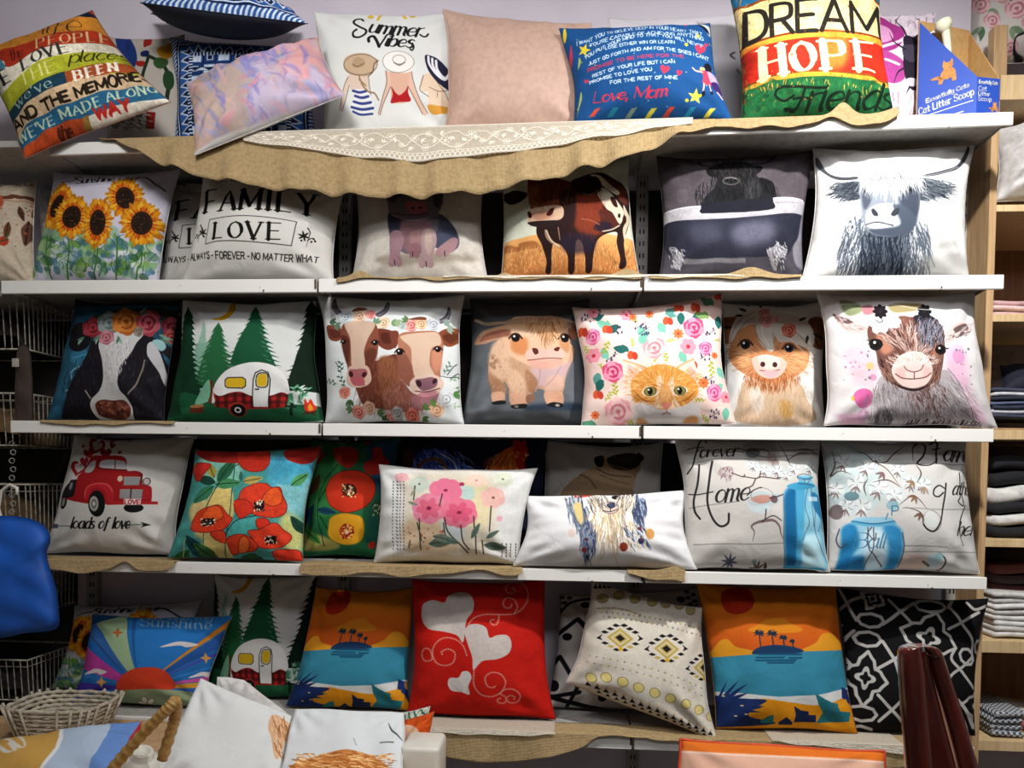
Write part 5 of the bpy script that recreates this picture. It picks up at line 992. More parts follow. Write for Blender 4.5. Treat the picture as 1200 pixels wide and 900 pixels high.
@art('dog', (595, 505, 5.142), 'dfe0e1', 448)
def _(a):
    a.p("380,385 500,372 500,390 390,405", 'c9503c', f=4); a.P("500,370 740,365 740,380 500,385", '5a6a9a', f=4)
    a.fur("330,400 430,390 480,560 430,720 400,560", 110, 110, 80, ['4a5a74', '8a97a8', '2c3a54', 'b9c0c8', '6b7486'], w=13, spread=12); a.fur("700,390 790,390 800,480 740,520 720,460", 90, 80, 80, ['6b7aa0', '8a96b4', 'b4bccc', '44506a'], w=12, spread=14)
    a.p("380,440 420,430 435,520 420,560 390,500", 'd6c48c', f=6); a.p("470,460 520,420 620,405 700,440 720,520 680,620 560,640 500,600", 'ebe6dc'); a.p("560,500 650,470 660,600 580,640 550,560", 'dcc39c', f=14)
    a.fur("480,440 700,430 700,650 500,660", 170, 110, lambda x, y: 90-(x-600)*.15, ['efe9dc', 'd2bd98', 'c4a678', 'f4f2ee', 'a89c90'], w=8, spread=8)
    a.p("545,440 590,420 640,440 640,480 590,485 550,478", 'd8c4b4'); a.p("570,440 600,422 630,440 605,458 580,455", '3c4660'); a.l("545,470 590,478 640,462", 5, '2a2c3c'); a.l("595,455 592,475", 5, '2a2c3c'); a.ring(592, 455, 50, 34, 4, '6a5a54')
    a.e(628, 396, 26, 12, '2c2420'); a.e(716, 386, 20, 12, '3a3430'); a.fur("450,395 560,385 540,440 460,440", 60, 60, 60, ['3a4458', 'c4b49a', 'ebe6dc', '8a8078'], w=7); a.fur("640,380 740,380 730,440 660,430", 60, 60, 110, ['3a3430', 'dcc39c', '8a7a6c', 'ebe6dc'], w=7)
    a.fur("440,540 500,560 490,700 430,690", 50, 80, 95, ['2c3a5c', '4a5a7c', '8c96a8'], w=10, spread=8); a.fur("670,570 790,560 800,650 700,660", 60, 80, 60, ['2c3a5c', 'd6c090', '5a6a8c', 'dfe0e1'], w=10)
    a.e(665, 700, 25, 30, '8c3c2c'); a.e(435, 722, 16, 16, '8a3a3c'); a.e(828, 614, 26, 34, 'cf944c', a=.85); a.e(765, 580, 11, 11, '6b3434'); a.e(450, 655, 11, 11, '5a3040'); a.e(368, 615, 22, 28, 'e0c4b8', a=.6); a.e(770, 660, 18, 20, '2c3a5c'); a.e(775, 648, 8, 8, '8c3c34')

def cotton(a, x, y, r):
    a.e(x, y, r*1.15, r, 'c4d2d4', a=.6, f=r*.5)
    for q in range(6):
        A = q*1.05+x; a.e(x+r*.42*math.cos(A), y+r*.36*math.sin(A), r*.46, r*.4, ['e6e8e6', 'd3dbdb', 'ecebe8', 'c9d4d6'][q % 4], a=.85, f=3)
    for q in range(5):
        A = q*1.26+y; a.l([(x+r*.2*math.cos(A), y+r*.2*math.sin(A)), (x+r*.6*math.cos(A+.4), y+r*.5*math.sin(A+.4)), (x+r*.9*math.cos(A+.2), y+r*.75*math.sin(A+.2))], 3, '6f6062', tp=1, a=.8)
    for q in range(3): A = 60+q*40+x % 30; a.leaf(x, y+r*.35, r*.8, A, ['6b5456', '8a7270'][q % 2], w=.22, a=.75)
@art('home', (785, 500, 4.735), 'c9c6c2', 512)
def _(a):
    ln = '8f8c8a'; k = '2f2c2c'
    for p_ in ("100,215 300,185 500,185 830,150", "110,460 250,440 380,425", "130,660 300,655 480,655 620,650", "380,130 600,140 830,130"): a.l(p_, 5, ln)
    a.p("410,100 560,90 600,200 480,220 420,180", 'a09c98', f=20, a=.8)
    for p_ in ("350,110 420,140 500,170 590,180", "420,150 470,130 540,140 560,200", "600,100 650,200 670,240", "680,140 760,130 820,160", "640,200 700,160 760,150"): a.l(p_, 6, '5a4a4c', tp=1)
    a.e(460, 150, 40, 30, '55585c', a=.7); a.e(560, 180, 26, 30, '8a7474', a=.6); a.e(580, 215, 20, 26, '7c686a', a=.7)
    for x, y, r in ((460, 225, 34), (520, 250, 38), (590, 250, 36), (680, 240, 34), (640, 280, 30), (770, 240, 36)): cotton(a, x, y, r)
    a.p("265,270 290,240 340,235 350,270 330,300 290,295", 'a89898', a=.8); a.fur("280,240 345,240 340,300 290,295", 40, 26, 100, ['6b4a50', 'b4a8a8', 'd6d2d2'], w=5)
    for p_ in ("340,270 400,292 410,280", "400,290 470,300 500,290 600,298", "470,300 450,340 430,350", "500,260 490,295", "590,290 610,292"): a.l(p_, 6, '5a4440')
    a.p("430,430 440,390 500,370 550,385 590,380 600,420 560,450 480,470", 'b5c0c4', a=.9); a.ring(500, 395, 60, 42, 4, '8a8a90'); a.p("440,415 480,395 540,395 545,420 490,440", 'b98f84'); a.p("420,440 470,450 540,450 520,490 450,480", 'c4d4d8', a=.8); a.l("540,410 580,400 620,385", 6, '4a3a3c'); a.e(565, 415, 20, 22, '5c4448', a=.8); a.l("520,470 515,530", 6, '4a3a3c')
    a.l("515,530 470,540 445,560 460,590 450,640", 16, '7c6a6c', tp=2); a.l("515,530 560,530 590,560 600,600 620,640", 16, '7c6a6c', tp=2); a.l("500,535 520,520 560,505 600,530", 5, '3c3034')
    bl = '3f9cc4'; db = '1c6c9c'
    a.p("618,400 640,350 700,320 700,290 730,280 780,285 785,320 830,360 860,450 890,620 880,740 850,820 740,815 640,800 622,760 615,600", '8ec4d8'); a.p("625,390 690,350 700,520 690,780 640,780 620,600", db, f=16); a.p("690,360 740,340 730,560 720,780 690,780", '56a8cc', f=12); a.p("780,370 850,420 880,560 870,640 830,520 790,460", '2c7ca8', f=8)
    a.p("720,640 800,600 830,700 850,800 740,800", 'b9dbe4', f=16); a.p("640,770 740,780 850,790 850,830 740,815 650,800", '3a94b8', f=4); a.p("640,340 690,320 780,325 790,345 700,360", '4aa0c4'); a.l("700,290 740,300 785,290", 8, '3c90b8'); a.ring(735, 290, 40, 16, 4, '6b6a74'); a.l("700,325 790,335", 5, '2a6a90')
    for p_ in ("755,350 740,450 760,540 735,600 715,640", "775,350 780,450 785,560", "620,400 615,600 630,780", "800,460 790,560 820,660 870,760", "830,360 880,520 895,640", "730,300 745,330 770,300"): a.l(p_, 4, '5c6878')
    a.t('ATL', 815, 585, 52, '4a6478', st='serif', w=1.2, width=100); a.P("760,395 815,395 815,420 760,420", 'd8e6ea', a=.7); a.e(880, 610, 12, 16, '3a7aa0')
    a.l("205,92 190,74 165,92 148,150 128,225 100,268", 8, k); a.l("98,132 190,118", 5, k); a.t('orever', 165, 180, 66, k, st='script', width=200, w=1.5, ang=-3); a.l("360,140 410,150", 4, k)
    a.l("165,220 155,330 135,420 140,480 168,520", 10, k); a.l("235,205 215,340 210,440 240,520 280,558 320,540 325,490", 11, k); a.l("110,380 160,385 240,372", 6, k); a.t('ome', 250, 430, 100, k, st='script', width=165, w=1.3, ang=-4); a.l("420,395 450,370 480,355 500,350", 5, k)
    for x, y, c in ((325, 750, '4a4a60'), (480, 790, '4a4244')):
        for A in range(0, 360, 45): a.leaf(x, y, 46, A+10, c, w=.25, a=.85)
    a.leaf(530, 810, 60, -100, '4a3c3c'); a.e(460, 750, 14, 12, '7a9ca4', a=.8); a.l("420,805 500,812 540,800", 5, '3c3436')

@art('jar', (950, 500, 4.5), 'cfcdca', 512)
def _(a):
    k = '2f2b2c'; ln = '9a9896'
    for p_ in ("440,195 640,205 830,205", "470,435 640,438 830,440", "380,660 560,660 860,665", "480,628 700,636"): a.l(p_, 5, ln)
    a.p("100,130 220,110 330,180 380,330 340,430 180,450 110,380 90,240", 'c2d2d0', f=24, a=.9); a.p("470,680 600,690 560,780 440,790", 'd6bcae', f=20, a=.7)
    for x, y, r in ((170, 190, 56), (140, 330, 50), (240, 300, 54), (290, 220, 50), (350, 170, 40), (350, 330, 60), (270, 420, 56), (190, 420, 50), (460, 230, 44), (430, 370, 48), (520, 300, 50), (590, 310, 46)): cotton(a, x, y, r)
    a.e(140, 450, 36, 40, '6b5c5c', a=.8); a.e(215, 370, 40, 24, '5a7c84', a=.8); a.e(420, 420, 30, 24, '8cb4c0', a=.8)
    for p_ in ("110,130 130,200 110,260 150,240 215,260", "230,120 290,150 330,190 400,230 460,320", "320,300 400,290 470,330", "340,200 400,190 440,150 500,100", "450,420 520,370 560,390 600,440", "480,430 560,460 570,520 600,550", "550,200 580,250 560,300", "290,370 280,320 300,280"): a.l(p_, 6, '5a4442', tp=1)
    for x, y, c in ((540, 370, '7a5c40'), (560, 460, '6b5040'), (600, 320, 'a4907c'), (380, 250, '7c5c5c'), (540, 290, '8c7050')):
        for A in (70, 110, 150): a.leaf(x, y, 46, A+x % 40, c, w=.3, a=.8)
    a.ring(620, 500, 50, 55, 4, '8a8480'); a.e(615, 490, 40, 45, 'd4dad8', a=.8)
    db = '1d6fa4'
    a.p("215,500 250,480 400,480 430,500 465,560 475,640 450,740 420,800 300,810 150,815 125,790 140,700 155,620 160,540", '9cc8dc'); a.p("160,540 230,520 250,620 200,700 180,800 130,790 150,660", '2c84b4', f=14); a.p("380,520 460,540 470,650 440,750 390,790 400,640", '3a90c0', f=16); a.p("150,700 280,690 270,800 140,805", db, f=16, a=.85); a.p("280,560 370,550 380,700 340,780 280,740", 'c9e0ea', f=20)
    a.p("220,495 330,508 430,500 425,520 320,525 225,515", '6ab0d0'); a.l("215,500 330,512 430,500", 6, '3c7ca0'); a.t('Ball', 215, 640, 80, '5a8aa4', st='script', w=1, xs=1.2); a.l("400,460 390,490", 4, '2a7090'); a.t('P', 418, 470, 46, '2a7090', w=1)
    for p_ in ("300,530 295,640 330,680 370,740", "330,530 320,640 290,700 270,760", "470,560 478,640 455,740", "150,540 130,600 150,640 180,620", "320,530 300,560 330,600 340,560"): a.l(p_, 5, '5c5660')
    a.l("540,190 535,120 580,85 600,110 590,160 560,200 620,210 660,180", 9, k, tp=1); a.l("630,95 660,80 665,120 650,200", 9, k); a.l("640,125 680,115", 6, k); a.t('amily', 685, 188, 84, k, st='script', width=170, w=1.3)
    a.l("692,330 668,315 645,332 642,362 665,372 688,352", 7, k); a.l("700,305 692,390 672,490 630,552 592,545 570,520", 8, k); a.t('ather', 728, 365, 70, k, st='script', width=110, w=1.3); a.l("770,250 770,370 760,400 790,420 775,360", 6, k); a.t('here', 755, 575, 70, k, st='script', width=120, w=1.2); a.l("800,420 770,520 785,630", 6, k)
    a.p("600,690 640,670 680,690 660,730 610,740", 'b4ccd0', a=.9); a.l("655,660 690,700 680,750 640,770", 8, '4a3a3c', tp=1); a.l("580,710 615,735", 8, '6b5850'); a.p("640,672 680,668 670,700 640,700", '9cc4cc', a=.8)

@art('sunshine', (0, 665, 3.829), '9aa98a', 448)
def _(a):
    a.P("300,100 1100,100 1100,720 300,720", '2b6fae')
    C = (655, 545)
    def ray(x1, y1, x2, y2, c): a.P([C, (C[0]+(x1-C[0])*2, C[1]+(y1-C[1])*2), (C[0]+(x2-C[0])*2, C[1]+(y2-C[1])*2)], c)
    ray(400, 300, 440, 255, '3a6aa8'); ray(320, 250, 400, 300, '30507a'); ray(445, 280, 560, 230, '9fb894'); ray(575, 240, 1010, 240, '2f7cc0'); ray(575, 200, 600, 200, '2a62a0'); ray(905, 350, 1020, 260, '3a5a8a'); ray(895, 345, 1005, 275, 'c8862c'); ray(1005, 285, 1020, 340, '2c5a9c'); ray(880, 440, 1000, 370, '5a3fae'); ray(880, 470, 1000, 440, '3a84c8'); ray(870, 520, 900, 500, 'c25aa0'); ray(870, 545, 880, 522, 'cf9a3c'); ray(880, 575, 870, 548, '3a6ab0')
    ray(410, 370, 400, 470, 'b8479a'); ray(420, 330, 410, 375, '2a6ab0'); ray(400, 470, 395, 500, '3a7ab8'); ray(385, 520, 380, 555, '4a3a9c'); ray(380, 555, 370, 590, '2a6ab8')
    a.P("300,60 1100,60 1100,205 560,215 300,300", '1f4d78'); a.t('You are my', 600, 240, 34, '8aa8b8', st='script', width=340, w=1.3); a.t('Sunshine', 625, 268, 44, '9ab4c0', st='serif', width=320, ang=3, w=1.2)
    a.p("540,550 550,500 600,465 655,455 720,460 765,490 785,545 660,570", 'c9482c'); a.p("300,640 400,590 500,560 650,548 780,552 900,570 1000,600 1000,760 300,760", '93a283')
    for x, y, w_ in ((440, 475, 52), (800, 355, 85), (905, 490, 60)): a.p([(x-w_, y+12), (x-w_*.3, y-10), (x, y-14), (x+w_*.4, y-12), (x+w_, y), (x+w_*.4, y+12), (x, y+4)], 'd8cfd0')
    for x, y, c in ((470, 518, 'd8a05c'), (530, 300, 'b06a3c'), (918, 415, 'd8a05c')): a.star(x, y, 26, c, n=4, q=.4)
    for x, y, r in ((412, 636, 44), (662, 615, 42), (510, 668, 30)): a.daisy(x, y, r, 6, 'ddd8c4', 'c98a5c', w=.28, sq=.75, out='6b6a4c', rot=15)

def sunset(a, T):
    def P(s, c, **k): a.comp([a.T(T(nums(s)))], c, **k)
    def p(s, c, **k): a.comp([a.T(T(smooth(nums(s))))], c, **k)
    P("0,0 1000,0 1000,460 0,460", 'd98a1c', c2='c4581f', d=90); P("0,0 1000,0 1000,200 0,200", 'd68f1a', c2='d2801c', d=90)
    p("190,160 200,110 270,88 340,100 372,160 350,215 285,243 220,225", 'b0301a')
    p("335,330 400,295 450,270 530,265 560,290 630,325 580,345 400,345", 'd68a24'); p("120,470 150,430 190,385 230,382 270,420 360,445 340,480 130,490", 'd99a2c'); p("620,440 700,400 740,350 800,352 850,400 870,460 640,470", 'd99a2c')
    P("0,490 140,480 500,450 1000,435 1000,760 0,760", '3f8ea8'); p("355,460 390,425 480,412 570,420 635,445 560,460 440,460", '1f3f63')
    for x, y, r in ((395, 348, 34), (468, 350, 34), (527, 372, 24), (573, 390, 15)):
        P(f"{x-3},{y} {x+5},{y} {x+12},430 {x+5},430", '2a3a4c')
        for A in range(-200, 40, 34):
            B = math.radians(A); P(f"{x},{y-4} {x+r*math.cos(B)*.6+4},{y+r*math.sin(B)*.6-4} {x+r*math.cos(B)},{y+r*math.sin(B)*.8+6} {x},{y+6}", '1c3448')
    for y, x0, x1 in ((463, 380, 630), (480, 370, 540), (482, 550, 630), (495, 365, 600), (508, 430, 590)): P(f"{x0},{y-5} {x1},{y-6} {x1-10},{y+5} {x0+10},{y+5}", '1f5a78')
    P("0,680 160,668 300,672 500,690 700,680 1000,625 1000,860 0,860", 'd9dbda'); p("330,740 400,700 560,720 720,735 900,690 960,700 940,860 300,870", 'df9a20')
    p("0,720 160,690 240,700 420,705 400,730 370,740 400,748 345,765 340,800 480,840 100,860 0,800", '22386b'); 
    for A, L in ((-65, 150), (-48, 185), (-35, 210), (-22, 190), (-10, 230), (0, 260), (8, 240)):
        B = math.radians(A); x, y = 160, 740; P(f"{x},{y-18} {x+L*math.cos(B)*.6:.0f},{y+L*math.sin(B)*.6-10:.0f} {x+L*math.cos(B):.0f},{y+L*math.sin(B):.0f} {x+L*math.cos(B)*.6:.0f},{y+L*math.sin(B)*.6+16:.0f} {x},{y+20}", '22386b')
    P("580,740 620,765 660,770 660,790 700,790 700,830 580,830 590,790", '1f2f56'); P("690,670 740,700 780,720 820,730 830,770 900,780 890,830 700,835 740,780 710,730", '2f7a86'); P("400,820 440,795 470,790 470,835 400,835", '2f7a78'); P("845,640 890,660 960,720 1000,780 940,800 900,740 850,700", '243a74'); P("500,830 540,800 570,830 570,845 500,845", '1f2f56'); p("820,740 850,710 876,712 870,740 830,755", 'e0a02c'); p("885,665 915,660 920,700 900,705", 'd9a468')
    for x, y in ((265, 797), (318, 785), (300, 740), (200, 690)): a.comp([a.T(T(a.ell(x, y, 9, 4)))], 'd9c49a')
@art('sunset2', (805, 670, 4.737), 'd08a1c', 448)
def _(a): sunset(a, lambda q: q)
@art('sunset', (0, 0, 1), 'd08a1c', 384)
def _(a):
    q = PRINTQ['sunset2']
    def T(pts):
        p = np.atleast_2d(np.asarray(pts, float))/4.737+np.array([805, 670.])
        r = np.c_[p, np.ones(len(p))]@quad_h(q).T; return r[:, :2]/r[:, 2:]*np.array([a.W, a.H])
    a.T = T; a.k = a.W/165/4.737; sunset(a, lambda z: z)

@art('hearts', (470, 660, 4.737), 'c22218', 512)
def _(a):
    a.p("120,255 130,215 180,198 240,212 260,180 310,160 370,165 400,205 395,260 360,310 345,420 310,385 240,365 160,350 125,310", 'c9c0bb'); a.p("350,360 380,328 430,325 470,345 488,395 530,382 585,385 606,430 590,480 530,510 450,520 402,568 395,500 370,430", 'c9c0bb'); a.p("262,640 275,615 320,612 340,580 375,577 392,610 375,660 382,708 340,695 290,690 268,670", 'd6d0cc')
    def curl(pts, w=8):
        P = smooth(nums(pts), False, 8); d = np.r_[0, np.cumsum(np.hypot(*np.diff(P, axis=0).T))]
        for t in np.arange(0, d[-1], 13): a.comp([a.T(a.ell(np.interp(t, d, P[:, 0]), np.interp(t, d, P[:, 1]), w*.7, w*.55, 0, 8))], 'd6a398')
        a.l(pts, w*.4, 'd08478')
    curl("360,345 400,295 460,275 540,275 620,270 670,240 700,190 695,140 660,105 625,88"); curl("620,270 640,235 620,195 580,188 560,215 575,240 605,235 608,215"); curl("660,112 610,108 578,130 585,160 620,162 625,140 605,138"); curl("540,278 530,320 505,328 490,308 510,300"); curl("365,490 345,440 300,405 240,398 195,430 180,480 200,530 245,547 290,530 300,480 265,458 230,470 232,488"); curl("180,500 165,460 135,455 120,490 140,522 175,515 180,490")
    curl("405,570 405,650 440,705 500,720 550,695 575,640 550,595 500,583 465,610 475,655 505,668 525,655"); curl("545,705 570,680 620,680 655,710 645,750 605,760 580,735 600,715 625,725 620,742"); curl("545,705 575,725 575,755 545,760 530,740 550,730"); a.tint(.04, NOI2)

@art('bwdiamond', (630, 670, 4.286), 'bdb9b6', 320)
def _(a):
    k = '17161a'
    for p_ in ("20,420 190,270 260,360 440,600", "60,520 105,465 190,600 140,680", "190,600 330,440 480,300", "600,200 480,310 640,500", "60,640 200,620"): a.l(p_, 22, k, sm=False)
    for x, y, r in ((227, 187, 22), (140, 366, 23), (218, 470, 25), (75, 595, 28), (310, 640, 22), (350, 200, 24), (500, 420, 24), (700, 160, 22), (600, 560, 24)): a.e(x, y, r, r*.85, k)
    for x, y in ((120, 135), (155, 140), (100, 165), (130, 170), (90, 200), (110, 215), (100, 240), (735, 110), (770, 130), (740, 150), (775, 170), (750, 190), (790, 200), (90, 260)): a.e(x, y, 14, 10, k)
    a.l("110,230 160,170 240,150 300,150", 12, k); a.l("60,640 300,690 480,700", 24, k)

@art('ikat', (630, 670, 4.286), 'd2ccc0', 512)
def _(a):
    k = '211f22'; g = 'b9a55a'
    def R(x, y, s=1.): return x, y
    for x, y in ((405, 290), (625, 338), (825, 430)):
        for ox, oy, c, r in ((0, 0, g, 62), (0, 0, 'cfc6ae', 44), (0, 0, g, 34), (0, 0, k, 22)): a.P([(x-r, y-2), (x, y-r*.72), (x+r, y+4), (x, y+r*.8)], c)
        for sx in (-1, 1):
            for sy in (-1, 1):
                for t in (0, 1, 2): px = x+sx*(18+t*26); py = y+sy*(56-t*15); a.P([(px-18, py), (px+sx*2, py-8), (px+20, py+2), (px, py+8)], k if t != 1 or sy < 0 else g)
        a.P([(x-14, y+52), (x, y+40), (x+16, y+54), (x+2, y+64)], 'cfa83c')
        for sx in (-1, 1): a.P([(x+sx*80, y-16), (x+sx*110, y+4), (x+sx*80, y+14), (x+sx*90, y)], k)
    for (x0, y0, x1, y1) in ((320, 175, 800, 260), (330, 195, 810, 290), (262, 385, 870, 560), (250, 420, 870, 600), (300, 160, 500, 190)):
        n = 20
        for i in range(n): t = i/(n-1); b = -34*math.sin(math.pi*t) if y0 > 300 else -12*math.sin(math.pi*t); a.e(x0+(x1-x0)*t, y0+(y1-y0)*t+b, 6 if i % 2 else 4, 4, '8f8a78' if i % 3 else g)
    for i, (x, y) in enumerate(((262, 508), (332, 497), (409, 514), (483, 539), (562, 563), (639, 590), (717, 617), (791, 652), (860, 690), (325, 118), (400, 106), (475, 125), (700, 160), (760, 185), (560, 140), (630, 150))): a.e(x, y, 27, 29 if y > 400 else 19, '6b6248'); a.e(x, y, 24, 26 if y > 400 else 16, 'd6c884' if y > 400 else 'a89a6a')
    for i in range(17):
        x = 230+i*41; y = 545+i*15.5+(i > 8)*(i-8)*2.5; a.P([(x, y+10), (x+14, y-14), (x+30, y+14)], k); a.P([(x+8, y-14), (x+16, y-30), (x+28, y-10)], 'c9a878', a=.9)
        a.P([(x-10+60, y+42+8), (x+62, y+42-8), (x+74, y+42+12)], k)
    for x in (280, 300, 320, 340): a.P([(x, 75), (x+10, 55), (x+20, 78)], k)
    a.tint(.04, NOI2)

@art('lattice', (960, 670, 3.9125), '131214', 512)
def _(a):
    w = 'b9b7b4'; W = 14
    def L(s, c=False, sm=True): a.l(s, W, w, sm=sm, close=c)
    def flower(x, y, R, rot, q=1.):
        """four ogee petals outside, a small quatrefoil inside"""
        P = []
        for k in range(4):
            A = math.radians(rot+90*k)
            for dr, da in ((.62, -45), (.80, -26), (.86, -14), (1.06, 0), (.86, 14), (.80, 26)): B = A+math.radians(da); P.append((x+R*dr*math.cos(B)*q, y+R*dr*math.sin(B)))
        a.l(P, W, w, sm=False, close=True)
        P = [(x+R*.36*(1+.28*math.cos(4*t))*math.cos(t+math.radians(rot)), y+R*.36*(1+.28*math.cos(4*t))*math.sin(t+math.radians(rot))) for t in np.linspace(0, 2*math.pi, 32, endpoint=False)]
        a.P(P, w); P = [(x+(u-x)*.55, y+(v-y)*.55) for u, v in P]; a.P(P, '131214')
    def eyes(x, y, dx, dy, rot=0):
        for s_ in (-1, 1):
            c = math.cos(math.radians(rot)); n = math.sin(math.radians(rot)); X = x-n*s_*dy; Y = y+c*s_*dy
            P = [(X+dx*math.cos(t)*c-dy*.75*math.sin(t)*n, Y+dx*math.cos(t)*n+dy*.75*math.sin(t)*c) for t in np.linspace(0, 2*math.pi, 8, endpoint=False)]
            a.l(P, W, w, sm=False, close=True)
    flower(500, 335, 128, 20, .95); flower(215, 515, 112, 10, .85); flower(255, 135, 60, 30); flower(735, 640, 90, 10)
    eyes(235, 295, 66, 46, 8); eyes(520, 130, 70, 42, 5); eyes(705, 400, 40, 40, 60); eyes(190, 700, 70, 40, 5)
    L("85,70 130,160 172,250"); L("90,200 150,145 215,122"); L("330,140 385,205 430,265"); L("300,270 345,235 380,205 445,155"); L("600,165 640,240 690,330 695,400"); L("730,200 650,255 590,290"); L("620,130 600,180")
    L("110,370 135,330 165,300"); L("110,385 130,430 150,455"); L("300,350 330,400 355,450 375,540"); L("265,480 330,445 400,400"); L("270,585 330,645 390,705"); L("380,600 330,645 270,690"); L("620,380 600,430 640,480 700,560"); L("700,420 650,465 600,500 560,560"); L("85,190 100,260 110,275", sm=False)
    L("680,150 715,185 770,160"); L("560,560 640,620 700,720"); L("420,430 480,520 560,560 470,640 400,720")
@art('floraltop', (1100, -20, 4), 'd9d3cf', 320)
def _(a):
    for x, y, A in ((170, 60, 120), (250, 130, 60), (330, 90, -30), (140, 140, 180), (330, 230, 30), (250, 60, -100), (120, 90, 200), (300, 300, 60), (400, 60, 0), (200, 220, 100)): a.leaf(x, y, 70, A, ['7d9478', '95a88c', '5f7a62'][int(x) % 3], w=.45); a.leaf(x, y, 60, A+50, '8fa488', w=.4)
    for x, y, r in ((200, 110, 44), (300, 60, 46), (250, 190, 40), (360, 140, 50), (150, 50, 34), (420, 220, 44), (330, 320, 34), (440, 90, 40)): a.rose(x, y, r, 'd8a4aa', 'e9c8cb', 'c07f88')
    a.l("390,260 350,280 350,340 400,370", 7, '2c2a2c'); a.l("300,40 340,100", 5, '5a4a3c')
@art('catcover', (180, 780, 3.333), 'd6dadc', 320)
def _(a):
    a.p("550,420 600,370 680,345 760,335 840,345 885,370 900,420", 'c08048'); a.fur("560,350 880,345 890,420 560,420", 120, 44, 10, ['d89a5c', 'a0602c', 'ecc48c'], w=6); a.l("920,230 940,265 975,300", 8, '4a5458', tp=1); a.l("890,303 940,308", 6, '6a7478'); a.l("790,290 800,315", 5, 'aab2b6')
@art('feathercover', (180, 780, 3.333), 'd9dbdb', 320)
def _(a):
    a.p("485,200 520,215 535,240 515,300 495,360 485,340 480,280 470,240", 'd8b08c'); a.fur("480,205 535,220 500,350 475,290", 40, 44, 75, ['c08c60', 'e8cdb0', 'a87048'], w=6)
@art('whiteback', (700, 0, 4), 'd6d3da', 192)
def _(a):
    a.l("640,250 620,262 640,280", 6, '3a3a3e'); a.l("650,330 664,345", 5, '3a3a3e')
@art('sign', (0, 720, 4), 'c9a25a', 320)
def _(a):
    a.t('HAM', 20, 545, 60, 'd8d4cc', st='serif', ang=-20, w=2.6); a.t('GO', -10, 660, 56, 'd8d4cc', st='serif', ang=-20, w=2.6)
# ---------------- the setting ----------------
def tagst(o): o['kind'] = 'structure'; return o
M_wall = mat('painted_wall', 'd3ccd8', .8, 'cbc4d0', 6, .1, 60); M_ceil = mat('ceiling_paint', 'd9d8d6', .9); M_floor = mat('floor_vinyl', '6e675f', .5, '5d574f', 8)
XR = at(1151, 500, .22).x            # left face of the wooden unit
tagst(MB().box((-3.2, .38, 0), (XR+.005, .44, 3.45)).build('wall_back', M_wall))
tagst(MB().box((XR, .66, 0), (3.6, .72, 3.45)).build('wall_recess', M_wall))
tagst(MB().box((-3.2, -4, 0), (-3.1, .44, 3.45)).build('wall_left', M_ceil)); tagst(MB().box((3.6, -4, 0), (3.7, .72, 3.45)).build('wall_right', M_ceil)); tagst(MB().box((-3.2, -4.1, 0), (3.7, -4, 3.45)).build('wall_front', M_ceil))
tagst(MB().box((-3.2, -4.1, -.05), (3.7, .72, 0)).build('floor', M_floor)); tagst(MB().box((-3.2, -4.1, 3.45), (3.7, .72, 3.5)).build('ceiling', M_ceil))
# ---------------- white shelving ----------------
M_white = mat('white_enamel', 'e6e5e1', .45, '4a3a2c', 26, kind='chips'); M_under = mat('grey_shelf_board', 'a9a6a2', .6); M_steel = mat('slotted_steel', 'a5a29c', .45, '86827b', 30); M_dark = mat('dark_hole', '141210', .9); M_rust = mat('brown_clip', '4a3426', .7)
SH = [dict(l=(57, 168), r=(1188, 131), j=[(375, 157), (758, 145)], h=.036), dict(l=(1, 329), r=(1177, 322), j=[(372, 327), (754, 325)], h=.040), dict(l=(12, 493), r=(1165, 503), j=[(377, 496), (753, 499)], h=.037),
      dict(l=(22, 655), r=(1157, 677), j=[(376, 661), (755, 669)], h=.035), dict(l=(34, 836), r=(1142, 876), j=[(377, 849), (742, 862)], h=.044)]
for s in SH:
    s['L'] = at(*s['l'], 0); s['R'] = at(*s['r'], 0)
def shz(i, x): L, R = SH[i]['L'], SH[i]['R']; return L.z+(R.z-L.z)*(x-L.x)/(R.x-L.x)
LEV = ['top shelf', 'second shelf from the top', 'middle shelf', 'fourth shelf from the top', 'bottom shelf']; BAY = ['left bay', 'middle bay', 'right bay']
for i, s in enumerate(SH):
    xs = [s['L'].x]+[at(*p, 0).x for p in s['j']]+[s['R'].x]
    for k in range(3):
        g = .0035; x0 = xs[k]+(g if k else 0); x1 = xs[k+1]-(g if k < 2 else 0); t = .016; bk = .345
        def slab(xa, xb, ya, yb, top, bot):
            za, zb = shz(i, xa), shz(i, xb)
            return MB().hexa([(xa, ya, za-bot), (xb, ya, zb-bot), (xb, yb, zb-bot), (xa, yb, za-bot), (xa, ya, za-top), (xb, ya, zb-top), (xb, yb, zb-top), (xa, yb, za-top)])
        u = empty('metal_shelf', ((x0+x1)/2, .18, shz(i, (x0+x1)/2)), 'white metal shelf, '+LEV[i]+', '+BAY[k]+' of the wall shelving', 'shelf', 'white metal shelves')
        slab(x0, x1, .012, bk, 0, t).build('shelf_board', M_under, u)
        lp = slab(x0, x1, 0, .012, -.0005, s['h']).build('front_lip', M_white, u, bev=.0015, seg=1)
        for xa, sd in ((x0, 1), (x1, -1)):
            za = shz(i, xa); q = .0025*sd; pts = [(.02, -t), (bk, -t), (bk, -.035), (.32, -.035)]
            MB().hexa([(xa, y, za+z) for y, z in pts]+[(xa+q, y, za+z) for y, z in pts]).build('bracket', M_steel, u)
        if k < 2:
            xx = xs[k+1]; zz = shz(i, xx); MB().box((xx-.009, -.003, zz-.03), (xx-.0035, .001, zz-.001)).build('clip', M_rust, lp, bev=.001, seg=1)
